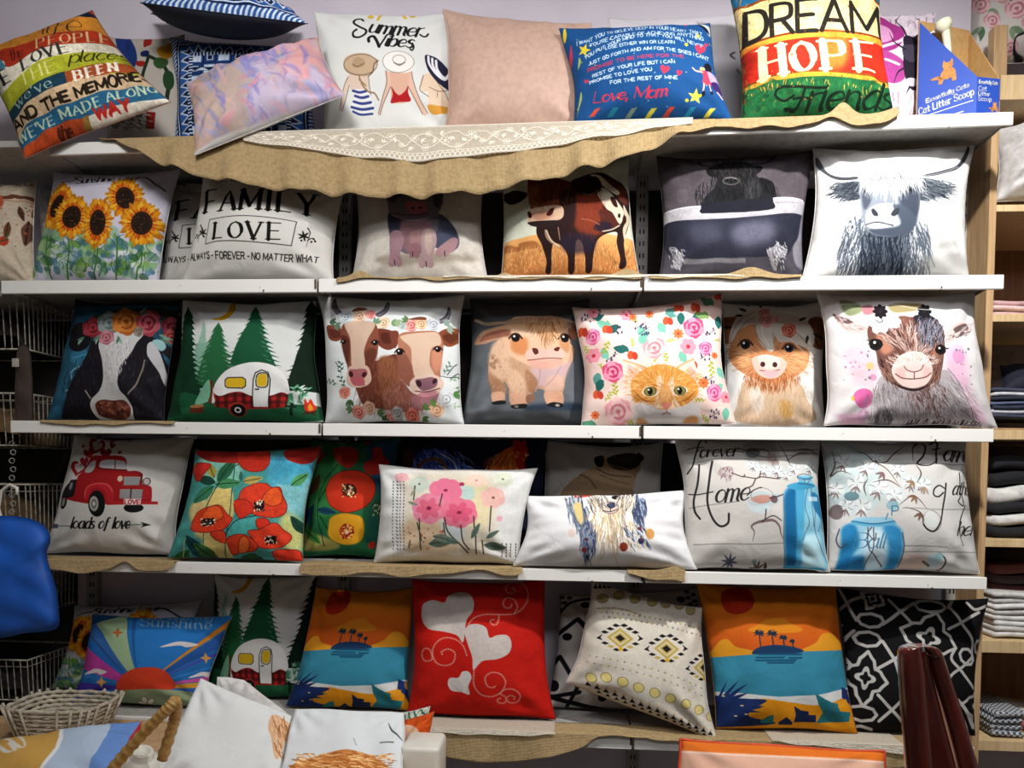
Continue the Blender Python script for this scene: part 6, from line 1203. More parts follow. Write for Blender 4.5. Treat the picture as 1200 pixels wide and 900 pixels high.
for px, lb in ((108, 'leftmost slotted steel wall upright'), (404, 'slotted steel wall upright left of the middle bay'), (748, 'slotted steel wall upright beside the bull cushion'), (1120, 'slotted steel wall upright behind the highland cow cushion')):
    X = at(px, 500, .36).x; u = empty('wall_upright', (X, .365, .3), lb+', behind the shelves', 'upright')
    MB().box((X-.02, .35, .3), (X-.013, .379, 2.62)).box((X+.013, .35, .3), (X+.02, .379, 2.62)).box((X-.013, .353, .3), (X+.013, .36, 2.62)).build('channel', M_steel, u)
    m = MB()
    for n in range(58):
        for sx in (-.006, .006): m.box((X+sx-.0022, .3515, .33+n*.04), (X+sx+.0022, .3528, .345+n*.04))
    tag(m.build('slot', M_dark, u), kind='stuff')
# neighbouring shelf run at the far left, its underside in view
nb = empty('corner_shelving', (-2, .2, 0), 'grey undersides of the next shelving run at the far left', 'shelving')
for (pl, pr, h) in (((-120, 158), (54, 164), .02), ((-160, 331), (-10, 336), .02)):
    a_ = at(*pl, -.02); b_ = at(*pr, -.02); 
    MB().box((a_.x, -.02, b_.z-h), (b_.x-.003, .37, b_.z)).build('shelf_board', M_under, nb, bev=.002)
for i, lb in ((0, 'second'), (1, 'third'), (2, 'fourth')):  # dark boards added to deepen the shade on the wall behind the cushions
    x0, x1 = SH[3]['L'].x+.05, XR-.01; zt_, zb_ = min(shz(i, x0), shz(i, x1))-.03, max(shz(i+1, x0), shz(i+1, x1))-.02
    m_ = MB().box((x0, .374, zb_), (x1, .379, zt_)); tag(m_.build('shade_board', mat('shade_board_dark', '2e2724', .85, '241e1c', 8), None), 'dark brown board added for the shade behind the cushions on the '+lb+' shelf level', 'board', 'dark shade boards')
# ---------------- cushions ----------------
M_back = mat('white_backing', 'd3d1cf', .85, bump=.15, bscale=300); M_navy = mat('navy_backing', '11162a', .8); M_beige = mat('beige_slub', 'bf9f90', .7, 'b39384', 60, .3, 30, kind='noise')
def make_print(key, off, q):
    if key == 'navytop': q = [(0, 0), (180, 0), (180, 180), (0, 180)]
    f, crop, bg, W = PRINT[key]; a = Art(q, crop, bg, W, off); f(a); return a.im
def cushion(key, label, yb, yt, shelf=None, Tf=.07, Tb=.045, name='cushion', cat='cushion', group=None, back=None, front=None, k=.06, wr=1., quad=None, N=40, seed=0, piping=None, sag=.12, kb=None, prnt=None, exp=.55, zmin=None):
    q = quad or PRINTQ[key]
    yb = yb if hasattr(yb, '__len__') else (yb, yb); yt = yt if hasattr(yt, '__len__') else (yt, yt)
    Tf *= 1.3; sag = max(sag, .2); k = k*1.25 if k > 0 else k
    C = [at(*q[0], yt[0]), at(*q[1], yt[1]), at(*q[2], yb[1]), at(*q[3], yb[0])]
    if shelf is not None:
        for i in (2, 3):
            if C[i].y > -.005: C[i].z = max(shz(shelf, C[i].x)+.008, 0)
        if shelf > 0:
            for i in (0, 1): C[i].z = min(C[i].z, shz(shelf-1, C[i].x)-.021)
    if zmin is not None:
        for c in C: c.z = max(c.z, zmin)
    ctr = (C[0]+C[1]+C[2]+C[3])/4
    nrm = (C[1]-C[0]).cross(C[0]-C[3]).normalized()
    if abs(nrm.z) > .8: nrm = nrm if nrm.z > 0 else -nrm
    elif nrm.y > 0: nrm = -nrm
    o1 = proj(ctr); o2 = proj(ctr+nrm*Tf*.95); off = (o2[0]-o1[0], o2[1]-o1[1])
    r = np.random.RandomState(seed or (abs(hash(key)) % 1 + sum(ord(c) for c in key+label)))
    g = np.linspace(-1, 1, N+1); g = np.sign(g)*(1-(1-np.abs(g))**1.35); S, T = np.meshgrid(g, g)
    kb = k*.35 if kb is None else kb
    kt = np.where(T > 0, kb, k)
    S2 = S*(1-k*(1-T**2)); T2 = T*(1-kt*(1-S**2))
    base = (1-S**2)*(1-T**2)
    b = np.clip(base, 0, 1)**exp*(1+sag*T)
    # creases: fold bundles that fan from the corners and run in from the edges
    d = np.zeros_like(S)
    for cx, cy in ((-1, -1), (1, -1), (1, 1), (-1, 1)):
        th = np.arctan2(T-cy*1.08, S-cx*1.08); rr = np.hypot(S-cx, T-cy)
        d += r.uniform(.5, 1)*np.sin(th*r.uniform(9, 14)+r.uniform(0, 6))*np.exp(-((rr-.45)/.33)**2)*.0035
    for ax in range(4):
        e = [1-S, 1+S, 1-T, 1+T][ax]; al = [T, T, S, S][ax]
        d += (np.sin(al*r.uniform(8, 13)+r.uniform(0, 6)+1.5*np.sin(al*3+r.uniform(0, 6)))*.6+np.sin(al*r.uniform(17, 24)+r.uniform(0, 6))*.4)*np.exp(-e/.22)*(1-np.exp(-e/.05))*.0045*r.uniform(.5, 1.2)
    A = r.uniform(0, 3.14); d += .004*np.sin((S*math.cos(A)+T*math.sin(A))*r.uniform(3, 5)+2*np.sin(S*2+r.uniform(0, 6)))*base
    d *= wr*1.9
    jx = 1+.012*np.sin(T*r.uniform(2, 6)+r.uniform(0, 6))*np.abs(S)**3; jy = 1+.012*np.sin(S*r.uniform(2, 6)+r.uniform(0, 6))*np.abs(T)**3
    S2 = S2*jx; T2 = T2*jy; U, V = (S2+1)/2, (T2+1)/2
    Cn = [np.array(c-ctr) for c in C]; nn = np.array(nrm)
    B = ((1-U)*(1-V))[..., None]*Cn[0]+(U*(1-V))[..., None]*Cn[1]+(U*V)[..., None]*Cn[2]+((1-U)*V)[..., None]*Cn[3]
    fr = B+nn*(b*Tf+d*np.clip(base*6, 0, 1))[..., None]; bk = B-nn*(b*Tb*(1-.35*np.clip(T, 0, 1)))[..., None]
    n1 = N+1; idx = np.arange(n1*n1).reshape(n1, n1)
    verts = list(map(tuple, fr.reshape(-1, 3))); inner = {}
    bid = idx.copy()
    c = n1*n1
    for i in range(1, N):
        for j in range(1, N): bid[i, j] = c; c += 1
    verts += [tuple(x) for x in bk[1:N, 1:N].reshape(-1, 3)]
    faces = []
    for i in range(N):
        for j in range(N): faces.append((idx[i, j], idx[i+1, j], idx[i+1, j+1], idx[i, j+1]))
    nf = len(faces)
    for i in range(N):
        for j in range(N): faces.append((bid[i, j], bid[i, j+1], bid[i+1, j+1], bid[i+1, j]))
    me = bpy.data.meshes.new(name); me.from_pydata(verts, [], [tuple(int(v) for v in f) for f in faces]); me.update()
    uv = me.uv_layers.new(name='UVMap'); UVf = np.stack([U.ravel(), 1-V.ravel()], 1); UVall = np.vstack([UVf, np.zeros((len(verts)-n1*n1, 2))])
    li = np.empty(len(me.loops), np.int32); me.loops.foreach_get('vertex_index', li); uv.data.foreach_set('uv', UVall[li].ravel().astype(np.float32))
    if front is None:
        im = make_print(prnt or key, off, [q[0], q[1], proj(C[2]), proj(C[3])] if shelf else [proj(c) for c in C]); pm = print_mat(key, im)
        if back is None and im[:, 2:14].mean() < .62: back = mat('backing_'+key, tuple(np.clip(im[-30:].reshape(-1, 3).mean(0)*.8, 0, 1)), .85)
    else: pm = front
    bm_ = back or M_back
    o = link(name, me, None, [pm, bm_]); me.polygons.foreach_set('material_index', np.r_[np.zeros(nf), np.ones(nf)].astype(np.int32))
    o.location = ctr; tag(o, label, cat, group)
    # seam cord round the rim
    rim = [tuple(B[i, j]) for i, j in [(0, j) for j in range(0, N, 2)]+[(i, N) for i in range(0, N, 2)]+[(N, j) for j in range(N, 0, -2)]+[(i, 0) for i in range(N, -1, -2)]]
    m = MB().tube(rim, .0014 if not piping else .0042, 5, False)
    me2 = bpy.data.meshes.new('piping'); me2.from_pydata(m.v, [], m.f); me2.update(); link('piping' if piping else 'seam', me2, o, [piping or bm_])
    return o
G3 = dict(Tf=.07, Tb=.045)
# top shelf
cushion('life', 'striped cushion with family sayings in coloured bands, slumped over the top shelf at far left', (-.05, .02), (.03, .08), Tf=.065, Tb=.05)
cushion('navytop', 'navy cushion with white tribal pattern lying flat on the upright patterned one', (.0, .0), (.32, .32), Tf=.06, Tb=.065, back=M_navy, k=.08, group='navy tribal cushions')
cushion('navy', 'navy and white tribal patterned cushion standing behind the tie-dye one', .20, .24, 0, Tf=.05, Tb=.04)
cushion('tiedye', 'pink and lilac tie-dye cushion with white back leaning forward on the top shelf', (-.04, -.02), (.10, .08), Tf=.065, Tb=.05, wr=1.9)
cushion('summer', 'white cushion with three women in sun hats and Summer Vibes lettering', .15, .20, 0)
cushion('beige', 'plain dusty pink cushion with piped edges on the top shelf', .08, .14, 0, front=M_beige, back=M_beige, piping=M_beige, k=.07)
cushion('whiteback', 'plain white cushion half hidden behind the blue letter cushion', .25, .30, 0, Tf=.04, Tb=.04)
cushion('lovemom', 'blue cushion printed with a long letter signed Love Mom', .025, .06, 0, Tf=.075, Tb=.05)
cushion('dream', 'weathered banner cushion reading DREAM HOPE in yellow, red and green', .06, .10, 0, Tf=.085, Tb=.055)
cushion('bugpink', 'white cushion with magenta moth and beauty lettering beside the blue carton', .22, .26, 0, Tf=.05)
cushion('rooster_white', 'white cushion with a blue bird and flowers in the shadow behind the striped cushion', .24, .28, 0, Tf=.04, Tb=.04)
# second shelf
cushion('feather', 'cream cushion with brown hanging feathers at the left edge', .10, .16, 1, Tf=.05)
cushion('plainleft', 'plain white cushion hidden behind the sunflower cushion', .26, .30, 1, Tf=.035, Tb=.03, front=M_back)
cushion('sunflower', 'white cushion with five sunflowers over watercolour leaves on the second shelf', .11, .17, 1, Tf=.065)
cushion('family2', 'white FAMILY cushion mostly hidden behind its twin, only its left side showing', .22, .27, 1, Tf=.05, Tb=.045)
cushion('family', 'white cushion lettered FAMILY LOVE in full view on the second shelf', .08, .15, 1, Tf=.07)
cushion('pig', 'white cushion with a sitting grey and pink piglet under the lace runner', .14, .2, 1, Tf=.06)
cushion('brownbull', 'cushion with a brown and white bull standing in a wheat field', .13, .19, 1, Tf=.06)
cushion('tubcow', 'dark grey cushion with a shaggy black cow sitting in a bathtub', .11, .18, 1, Tf=.06)
cushion('highland', 'white cushion with a large grey highland cow face and long horns', .07, .16, 1, Tf=.075)
# third shelf
cushion('bluecow', 'dark teal cushion with a black and white cow wearing a rose crown', .10, .17, 2, Tf=.06)
cushion('camper', 'camper and fir tree cushion on the third shelf, brightly lit beside the two brown cows', .09, .16, 2, Tf=.065)
cushion('twocows', 'white cushion with two brown cows wearing flower garlands', .07, .13, 2, Tf=.07)
cushion('calf', 'grey cushion with a chubby beige calf standing on it', .13, .19, 2, Tf=.06)
cushion('cat', 'pink floral cushion with an orange cat face, tilted on the third shelf', .03, .12, None, Tf=.07, k=.08)
cushion('fluffy', 'white cushion with a fluffy tan calf with roses in its fringe', .19, .24, 2, Tf=.05)
cushion('goat', 'white cushion with a brown baby goat and pink paint spots', .03, .11, 2, Tf=.075)
# fourth shelf
cushion('truck', 'white cushion with a red pickup truck full of hearts', .12, .18, 3, Tf=.06)
cushion('rooster', 'dark blue cushion with a rooster behind the pink flower cushion', .20, .22, 3, Tf=.04, Tb=.04)
cushion('poppies2', 'green cushion with one red and one yellow poppy, behind the larger poppy cushion', .17, .22, 3, Tf=.05)
cushion('poppies', 'turquoise cushion with several orange red poppies leaning at the shelf edge', .02, .11, 3, Tf=.065)
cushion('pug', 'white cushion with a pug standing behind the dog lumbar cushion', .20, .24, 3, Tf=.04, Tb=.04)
cushion('floral', 'white lumbar cushion with pink watercolour flowers', .05, .09, 3, Tf=.06, name='lumbar_cushion')
cushion('dog', 'white lumbar cushion with a long haired painted dog', .01, .09, 3, Tf=.065, name='lumbar_cushion', wr=1.4)
cushion('home', 'cotton flower cushion with a tall blue bottle and the word Home', .02, .12, 3, Tf=.065)
cushion('jar', 'cotton flower cushion with a round blue jar and the word gather', .04, .13, 3, Tf=.07, wr=1.3)
# bottom shelf
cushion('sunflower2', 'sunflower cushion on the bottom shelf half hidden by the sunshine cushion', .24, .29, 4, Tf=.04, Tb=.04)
cushion('sunshine', 'rainbow ray sunshine cushion with daisies on the bottom shelf', .10, .17, 4, Tf=.055)
cushion('camper2', 'camper and fir tree cushion in the dark on the bottom shelf', .23, .29, 4, Tf=.045, Tb=.04)
cushion('sunset', 'smaller orange sunset cushion on the bottom shelf left of the red heart cushion', .14, .22, 4, Tf=.055)
cushion('hearts', 'red cushion with three white hearts and dotted swirls', .10, .16, 4, Tf=.06)
cushion('bwdiamond', 'white cushion with black dots and zigzag lines behind the ikat cushion', .22, .28, 4, Tf=.045, Tb=.04)
cushion('ikat', 'cream cushion with gold circles and black diamonds tipped on its corner', (.08, .01), (.15, .13), Tf=.06, wr=1.3)
cushion('sunset2', 'larger orange sunset and palm beach cushion beside the black lattice cushion', .07, .16, 4, Tf=.06)
cushion('lattice', 'black cushion with white lattice pattern on the bottom shelf', .09, .18, 4, Tf=.055)
# ---------------- runners ----------------
M_burlap = mat('burlap', 'b8a076', .95, 'a48b60', 90, .5, 95, kind='weave'); M_lace = bpy.data.materials.new('lace'); MATS['lace'] = M_lace
M_lace.use_nodes = True
def lace_nodes():
    """netting with corded scrolls, flowers and a scalloped border, drawn as one repeat of the pattern"""
    a = Art([(0, 0), (512, 0), (512, 256), (0, 256)], (0, 0, 1), '000', 512); a.T = lambda p: np.atleast_2d(np.asarray(p, float)); a.k = 1.; W = 'fff'
    for ox in (-512, 0, 512):
        a.l([(ox, 150), (ox+64, 80), (ox+128, 60), (ox+192, 90), (ox+256, 150), (ox+320, 175), (ox+384, 150), (ox+448, 100), (ox+512, 150)], 7, W)
        a.l([(ox, 60), (ox+64, 120), (ox+128, 160), (ox+200, 140), (ox+256, 70), (ox+330, 50), (ox+390, 90), (ox+450, 60), (ox+512, 60)], 6, W)
        for x, y, r in ((60, 90, 26), (150, 60, 22), (256, 120, 34), (340, 170, 24), (420, 80, 30), (130, 160, 26), (490, 140, 20)):
            for k in range(6): A = k*1.047; a.ring(ox+x+r*.6*math.cos(A), y+r*.6*math.sin(A), r*.42, r*.3, 4, W, rot=k*60)
            a.e(ox+x, y, 5, 5, W)
        for x, y, A in ((100, 100, 30), (200, 120, 200), (300, 90, 100), (370, 130, -60), (30, 150, 60), (460, 100, 160), (220, 60, 10)):
            for q in (-40, 0, 40): a.leaf(ox+x, y, 34, A+q, W, w=.35)
        for k in range(16): x = ox+k*32+16; a.ring(x, 228, 15, 16, 6, W); a.ring(x, 206, 8, 6, 4, W); a.e(x+16, 240, 5, 5, W)
    a.l([(0, 196), (512, 196)], 5, W); a.l([(0, 250), (512, 250)], 7, W); a.l([(0, 8), (512, 8)], 6, W)
    I = bpy.data.images.new('lace_pattern', 512, 256, alpha=False); px = np.ones((256, 512, 4), np.float32); px[..., :3] = a.im[::-1]; I.pixels.foreach_set(px.ravel()); I.update(); I.pack()
    nt = M_lace.node_tree; N = nt.nodes; L = nt.links; b = N['Principled BSDF']; b.inputs['Base Color'].default_value = lin('e0d8c8'); b.inputs['Roughness'].default_value = .9
    tc = N.new('ShaderNodeTexCoord'); t_ = N.new('ShaderNodeTexImage'); t_.image = I; L.new(tc.outputs['UV'], t_.inputs[0])
    n = N.new('ShaderNodeTexNoise'); n.inputs['Scale'].default_value = 300; L.new(tc.outputs['Object'], n.inputs[0])
    m = N.new('ShaderNodeMath'); m.operation = 'MULTIPLY_ADD'; m.inputs[1].default_value = .5; m.inputs[2].default_value = .12; L.new(n.outputs[0], m.inputs[0])
    m2 = N.new('ShaderNodeMath'); m2.operation = 'MAXIMUM'; m2.use_clamp = True; L.new(m.outputs[0], m2.inputs[0]); L.new(t_.outputs[0], m2.inputs[1])
    t = N.new('ShaderNodeBsdfTransparent'); mx = N.new('ShaderNodeMixShader'); L.new(m2.outputs[0], mx.inputs[0]); L.new(t.outputs[0], mx.inputs[1]); L.new(b.outputs[0], mx.inputs[2]); L.new(mx.outputs[0], N['Material Output'].inputs[0])
lace_nodes()
def runner(name, label, shelf, drop, m, yo=-.012, back=.09, waves=.010, humps=(), nx=160, lift=.003, cat='runner', dense=False, freq=34, seed=1, gap=0, flap=None):
    """cloth lying on the shelf and hanging over its edge; drop = [(px, py of the hem)...]"""
    r = random.Random(seed); dx = [p[0] for p in drop]; ph = [r.uniform(0, 6) for _ in range(3)]
    rows_flat, rows_h = 7, 14; V = []; nv = rows_flat+rows_h+1; dn = []
    xa = at(drop[0][0], drop[0][1], yo).x; xb = at(drop[-1][0], drop[-1][1], yo).x
    hx = [at(*p, yo).x for p in drop]; hz = [at(*p, yo).z for p in drop]
    P = smooth(np.stack([hx, hz], 1), False, 8) if len(hx) > 2 else np.stack([hx, hz], 1)
    for i in range(nx+1):
        x = xa+(xb-xa)*i/nx; z = shz(shelf, x)+lift; hem = float(np.interp(x, P[:, 0], P[:, 1])); h = sum(a*math.exp(-((x-at(px, 300, 0).x)/wd)**2) for px, wd, a in humps)
        wv = math.sin(x*freq+ph[0]+1.3*math.sin(x*9+ph[1]))*.7+math.sin(x*freq*1.9+ph[2])*.3
        L = max(z-hem, .002)
        for j in range(nv):
            if j <= rows_flat:
                t = j/rows_flat; y = back+(yo-back)*t; zz = z+h*t**1.5+.003*max(0, wv)*t*(1-t); V.append((x, y, zz))
            else:
                t = (j-rows_flat)/rows_h; amp = waves*min(1, L/.05)*(t**1.4); V.append((x+.002*math.sin(x*60+t*3), yo-abs(amp)*1.05-amp*wv-.004*t, z+h*(1-t)-L*t+.0035*wv*t))
            dn.append((.5 if j > rows_flat+rows_h-3 else .12) if dense else 0.)
    F_ = [(i*nv+j, (i+1)*nv+j, (i+1)*nv+j+1, i*nv+j+1) for i in range(nx) for j in range(nv-1)]
    me = bpy.data.meshes.new(name); me.from_pydata(V, [], F_); me.update()
    uv = me.uv_layers.new(name='UVMap'); li = np.empty(len(me.loops), np.int32); me.loops.foreach_get('vertex_index', li)
    jj = li % nv; xx = np.array([v[0] for v in V])[li]; vv = np.where(jj <= rows_flat, 1-jj/rows_flat*.02, .98-(jj-rows_flat)/rows_h*.98); uv.data.foreach_set('uv', np.stack([xx/.24, vv], 1).ravel().astype(np.float32))
    o = link(name, me, None, [m]); tag(o, label, cat)
    md = o.modifiers.new('t', 'SOLIDIFY'); md.thickness = .0012; md.offset = 1
    return o
runner('burlap_runner', 'long burlap runner hanging in a swag under the lace on the top shelf', 0, [(118, 152), (150, 172), (200, 197), (260, 214), (330, 224), (400, 231), (470, 234), (540, 230), (600, 222), (680, 203), (740, 186), (790, 165), (838, 148)], M_burlap, waves=.020, freq=38, nx=300)
runner('lace_runner', 'cream lace runner over the burlap on the top shelf', 0, [(285, 165), (330, 172), (400, 182), (470, 189), (540, 186), (600, 179), (680, 166), (740, 156), (812, 145)], M_lace, yo=-.021, waves=.003, lift=.005, dense=True, freq=22)
runner('burlap_runner', 'rippled burlap strip along the right end of the top shelf', 0, [(815, 150), (860, 150), (910, 150), (950, 146), (975, 138), (1000, 146), (1030, 147), (1052, 136)], M_burlap, yo=-.01, waves=.006, humps=((982, .03, .035), (1052, .05, .02)), seed=4)
runner('burlap_runner', 'burlap edge peeking out under the piglet and bull cushions', 1, [(395, 330), (440, 326), (520, 328), (560, 327), (640, 327), (720, 327), (752, 326)], M_burlap, yo=-.004, waves=.002, humps=((422, .03, .02), (592, .02, .012), (735, .035, .02)), seed=5, cat='runner')
runner('lace_edge', 'cream lace edge on the second shelf below the bull cushion', 1, [(520, 325), (600, 325), (700, 325), (880, 324)], M_lace, yo=-.006, waves=.002, lift=.006, dense=True, seed=6)
runner('burlap_runner', 'burlap edge with a hump below the bathtub cow cushion', 1, [(762, 326), (820, 326), (880, 326), (940, 325)], M_burlap, yo=-.006, waves=.002, humps=((880, .05, .022),), seed=7)
runner('burlap_runner', 'burlap strip on the third shelf under the rose crown cow cushion', 2, [(48, 495), (110, 498), (160, 496), (205, 496)], M_burlap, yo=-.004, waves=.002, seed=8, back=.05)
runner('burlap_runner', 'burlap runner folded over the fourth shelf below the red pickup truck', 3, [(24, 657), (50, 664), (80, 670), (100, 671), (125, 667), (148, 659), (165, 668), (190, 668), (205, 662)], M_burlap, yo=-.014, waves=.004, seed=9)
runner('burlap_runner', 'burlap runner over the fourth shelf below the pink flower lumbar cushion', 3, [(352, 672), (400, 674), (440, 671), (470, 675), (520, 672), (560, 668), (600, 674), (612, 672)], M_burlap, yo=-.014, waves=.004, seed=10)
runner('burlap_runner', 'small burlap flap right of the long haired dog cushion', 3, [(735, 672), (765, 678), (803, 682)], M_burlap, yo=-.01, waves=.003, seed=11, humps=((795, .03, .012),))
runner('burlap_runner', 'burlap runner hanging from the bottom shelf below the red heart cushion', 4, [(492, 866), (510, 882), (550, 890), (590, 892), (640, 886), (680, 875), (700, 862), (740, 856), (765, 866), (800, 868), (842, 868)], M_burlap, yo=-.014, waves=.010, seed=12)
runner('burlap_runner', 'burlap runner hanging from the right end of the bottom shelf', 4, [(838, 884), (900, 893), (960, 897), (1020, 900), (1060, 898), (1100, 896), (1138, 893)], M_burlap, yo=-.014, waves=.006, seed=13)
runner('lace_runner', 'lace cloth with frayed edge under the red heart cushion', 4, [(345, 852), (420, 857), (500, 858), (560, 860), (610, 862), (650, 858)], M_lace, yo=-.020, waves=.003, lift=.006, dense=True, seed=14)
runner('lace_runner', 'lace strip on the bottom shelf below the larger sunset cushion', 4, [(905, 868), (980, 876), (1060, 884)], M_lace, yo=-.020, waves=.002, lift=.006, dense=True, seed=15)
# ---------------- things on the right: wooden unit and folded cloth ----------------
M_ply = mat('pale_wood', 'c6a57c', .6, 'b08d62', 30, kind='wood'); M_edge = mat('wood_edge', 'd9bf94', .55, 'c9ab7c', 40, kind='wood'); M_brown = mat('brown_board', '8f6644', .6, '7c5436', 30, kind='wood'); M_dkback = mat('dark_board', '4a3a34', .8); M_greyb = mat('grey_board', '8a7f84', .8)
UX = at(1162, 500, .22).x; UY = .22; UR = 3.0
wu = empty('wooden_shelf_unit', ((XR+UR)/2, .4, 0), 'tall pale wooden shelf unit at the right edge holding folded cloths', 'shelf')
MB().box((XR, UY, 0), (XR+.022, .65, at(1160, 118, UY).z)).build('side_panel', M_ply, wu, bev=.001, seg=1)
MB().box((UR-.022, UY, 0), (UR, .65, at(1160, 118, UY).z)).build('side_panel', M_ply, wu, bev=.001, seg=1)
bz = []
for py0, py1, e in ((88, 117, 0), (240, 248, 0), (368, 377, 0), (504, 515, 0), (632, 641, 0), (751, 765, 0), (868, 880, 0)):
    z1, z0 = at(1165, py0, UY).z, at(1165, py1, UY).z; bz.append(z1)
    MB().box((XR+.022, UY, z0), (UR-.022, .65, z1)).build('shelf_board', M_edge, wu, bev=.001, seg=1)
for k, m in enumerate((M_ply, M_brown, M_greyb, M_dkback, M_dkback, M_brown)):
    MB().box((XR+.022, .64, bz[k+1]), (UR-.022, .65, bz[k])).build('back_panel', m, wu)
pz = at(1170, 33, .30); p2 = at(1178, 33, .30)
tag(MB().box((at(1161, 60, .30).x, .28, bz[0]), (p2.x, .32, pz.z)).build('wooden_post', M_ply, bev=.003), 'short upright wooden post on top of the wooden unit beside the carton', 'post')
cushion('floraltop', 'white cushion with pink roses on top of the wooden unit in the upper right corner', .44, .50, None, Tf=.08, N=28)
def folded(name, label, px0, px1, py0, py1, Y, depth, col, layers=3, cat='cloth', group=None, c2=None, seed=1, sc_=40):
    """a stack of folded layers; each layer is a soft slab whose fold shows at the front"""
    r = random.Random(seed); a_ = at(px0, py1, Y); b_ = at(px1, py0, Y); x0, x1, z0, z1 = a_.x, b_.x, a_.z+.004, b_.z+.002; 
    for q_ in bz:
        if abs(q_-z0) < .022: z1 += q_+.004-z0; z0 = q_+.004
    h = (z1-z0)/layers
    root = None
    for i in range(layers):
        m = MB(); nx, nk = 14, 8; zc = z0+h*(i+.5); V = []; dx = r.uniform(0, .008); dy = r.uniform(0, .012)
        for a in range(nx+1):
            x = x0+dx+(x1-x0)*a/nx; wv = .12*h*math.sin(x*31+i+seed)
            prof = [(depth, -.42), (h*.5, -.46), (h*.2, -.40), (0, -.2), (-.002, .05), (h*.15, .38), (h*.5, .46), (depth, .42)]
            V += [(x, Y+dy+p, zc+q*h+wv) for p, q in prof]
        m.add(V, [(a*nk+k, (a+1)*nk+k, (a+1)*nk+(k+1) % nk, a*nk+(k+1) % nk) for a in range(nx) for k in range(nk)]+[tuple(range(nk)), tuple(nx*nk+k for k in range(nk))[::-1]])
        c = col[i % len(col)]
        if root is None:
            root = empty(name, ((x0+x1)/2, Y+depth/2, z0), label, cat, group)
        m.build('fold', mat('cloth_'+c, c, .9, c2, sc_, .2, 150), root, sm=True)
    return root
folded('folded_cloth', 'pink folded cloths stacked on the wooden unit beside the goat cushion', 1164, 1290, 347, 368, .27, .25, ['d9b4b4', 'e0c2c0', 'c9a2a4'], 3, seed=2)
folded('folded_cloth', 'navy and white striped folded cloths on the wooden unit', 1164, 1260, 455, 491, .27, .25, ['3a4258', 'c4c8d4', '2c3448', '5a6480', '262c3c', 'd0d2d8', '3c4256'], 7, seed=3)
tag(MB().box((at(1164, 500, .24).x, .24, bz[3]+.001), (at(1235, 500, .24).x, .5, bz[3]+.008)).build('cardboard_sheet', mat('cardboard', 'b09068', .8), bev=.002), 'flat cardboard piece under the striped cloths on the wooden unit', 'cardboard')
cushion('nv', 'dark navy cushion corner on top of the striped cloths', .36, .46, None, Tf=.05, front=M_navy, back=M_navy, quad=[(1172, 428), (1240, 440), (1250, 470), (1172, 460)], N=16, name='navy_cushion')
folded('folded_jumper', 'stack of black folded jumpers alternating with white ones on the wooden unit', 1164, 1290, 592, 632, .27, .25, ['17171c', 'dcdad6', '15161b'], 3, seed=4)
folded('folded_jumper', 'thick white folded jumper lying under the black one on the wooden unit', 1164, 1290, 571, 592, .27, .25, ['dddbd6'], 1, seed=5)
folded('folded_jumper', 'black rumpled jumper at the top of the jumper stack', 1164, 1290, 536, 571, .28, .24, ['15151a', '1c1c22'], 2, seed=6)
folded('folded_linen', 'pile of thin white folded linens on the wooden unit above the gingham', 1165, 1290, 700, 751, .25, .27, ['dcdad8', 'cfcdca', 'e4e2e0'], 8, seed=7)
folded('folded_linen', 'dark red printed cloth lying on the white linens', 1164, 1290, 664, 698, .32, .2, ['4a2420', '3a2a28', '6b3428'], 3, seed=8)
def drape(name, label, pts, m, Yf, th=.004, cat='cloth', sub=1):
    """soft cloth hung along rows of points; pts = rows of (px, py, Y)"""
    R_ = [[at(*p) for p in row] for row in pts]; nr = len(R_); nc = len(R_[0]); mb = MB()
    mb.add([p for row in R_ for p in row], [(i*nc+j, i*nc+j+1, (i+1)*nc+j+1, (i+1)*nc+j) for i in range(nr-1) for j in range(nc-1)])
    o = mb.build(name, m, None, sm=True); md = o.modifiers.new('s', 'SUBSURF'); md.levels = md.render_levels = 3; md = o.modifiers.new('t', 'SOLIDIFY'); md.thickness = th; md.offset = 0
    return tag(o, label, cat)
M_linen = mat('white_linen', 'd8d6d3', .9, bump=.3, bscale=60)
M_ging = bpy.data.materials.new('gingham'); M_ging.use_nodes = True
def checks(m, ca, cb, s):
    N = m.node_tree.nodes; L = m.node_tree.links; b = N['Principled BSDF']; b.inputs['Roughness'].default_value = .9; tc = N.new('ShaderNodeTexCoord'); c1 = N.new('ShaderNodeTexChecker'); c1.inputs['Scale'].default_value = s; c1.inputs[1].default_value = lin(ca); c1.inputs[2].default_value = lin(cb); L.new(tc.outputs['Object'], c1.inputs[0]); L.new(c1.outputs[0], b.inputs['Base Color'])
checks(M_ging, '3c4450', 'b9bcc0', 110); MATS['cloth_gingham'] = M_ging
folded('folded_towel', 'grey and white checked towels stacked at the bottom of the wooden unit', 1163, 1200, 838, 868, .24, .22, ['gingham'], 4, seed=9)
folded('folded_towel', 'pink folded cloth beside the checked towels', 1208, 1290, 846, 868, .27, .22, ['c4707c', 'd8d4d2'], 2, seed=10)
# bedding in the top cell
cushion('bed', 'plump white pillow with creases in the top cell of the wooden unit', .30, .36, None, Tf=.11, Tb=.08, front=M_back, quad=[(1164, 152), (1300, 140), (1310, 236), (1166, 236)], zmin=bz[1]+.012, wr=2.6, N=36, name='pillow', cat='pillow')
cushion('bedpink', 'pale pink pillow showing above the white one at the right edge', .50, .54, None, Tf=.05, front=mat('pink_cotton', 'dcb9c2', .85), quad=[(1172, 126), (1290, 124), (1290, 190), (1176, 192)], zmin=bz[1]+.02, N=20, name='pillow', cat='pillow')
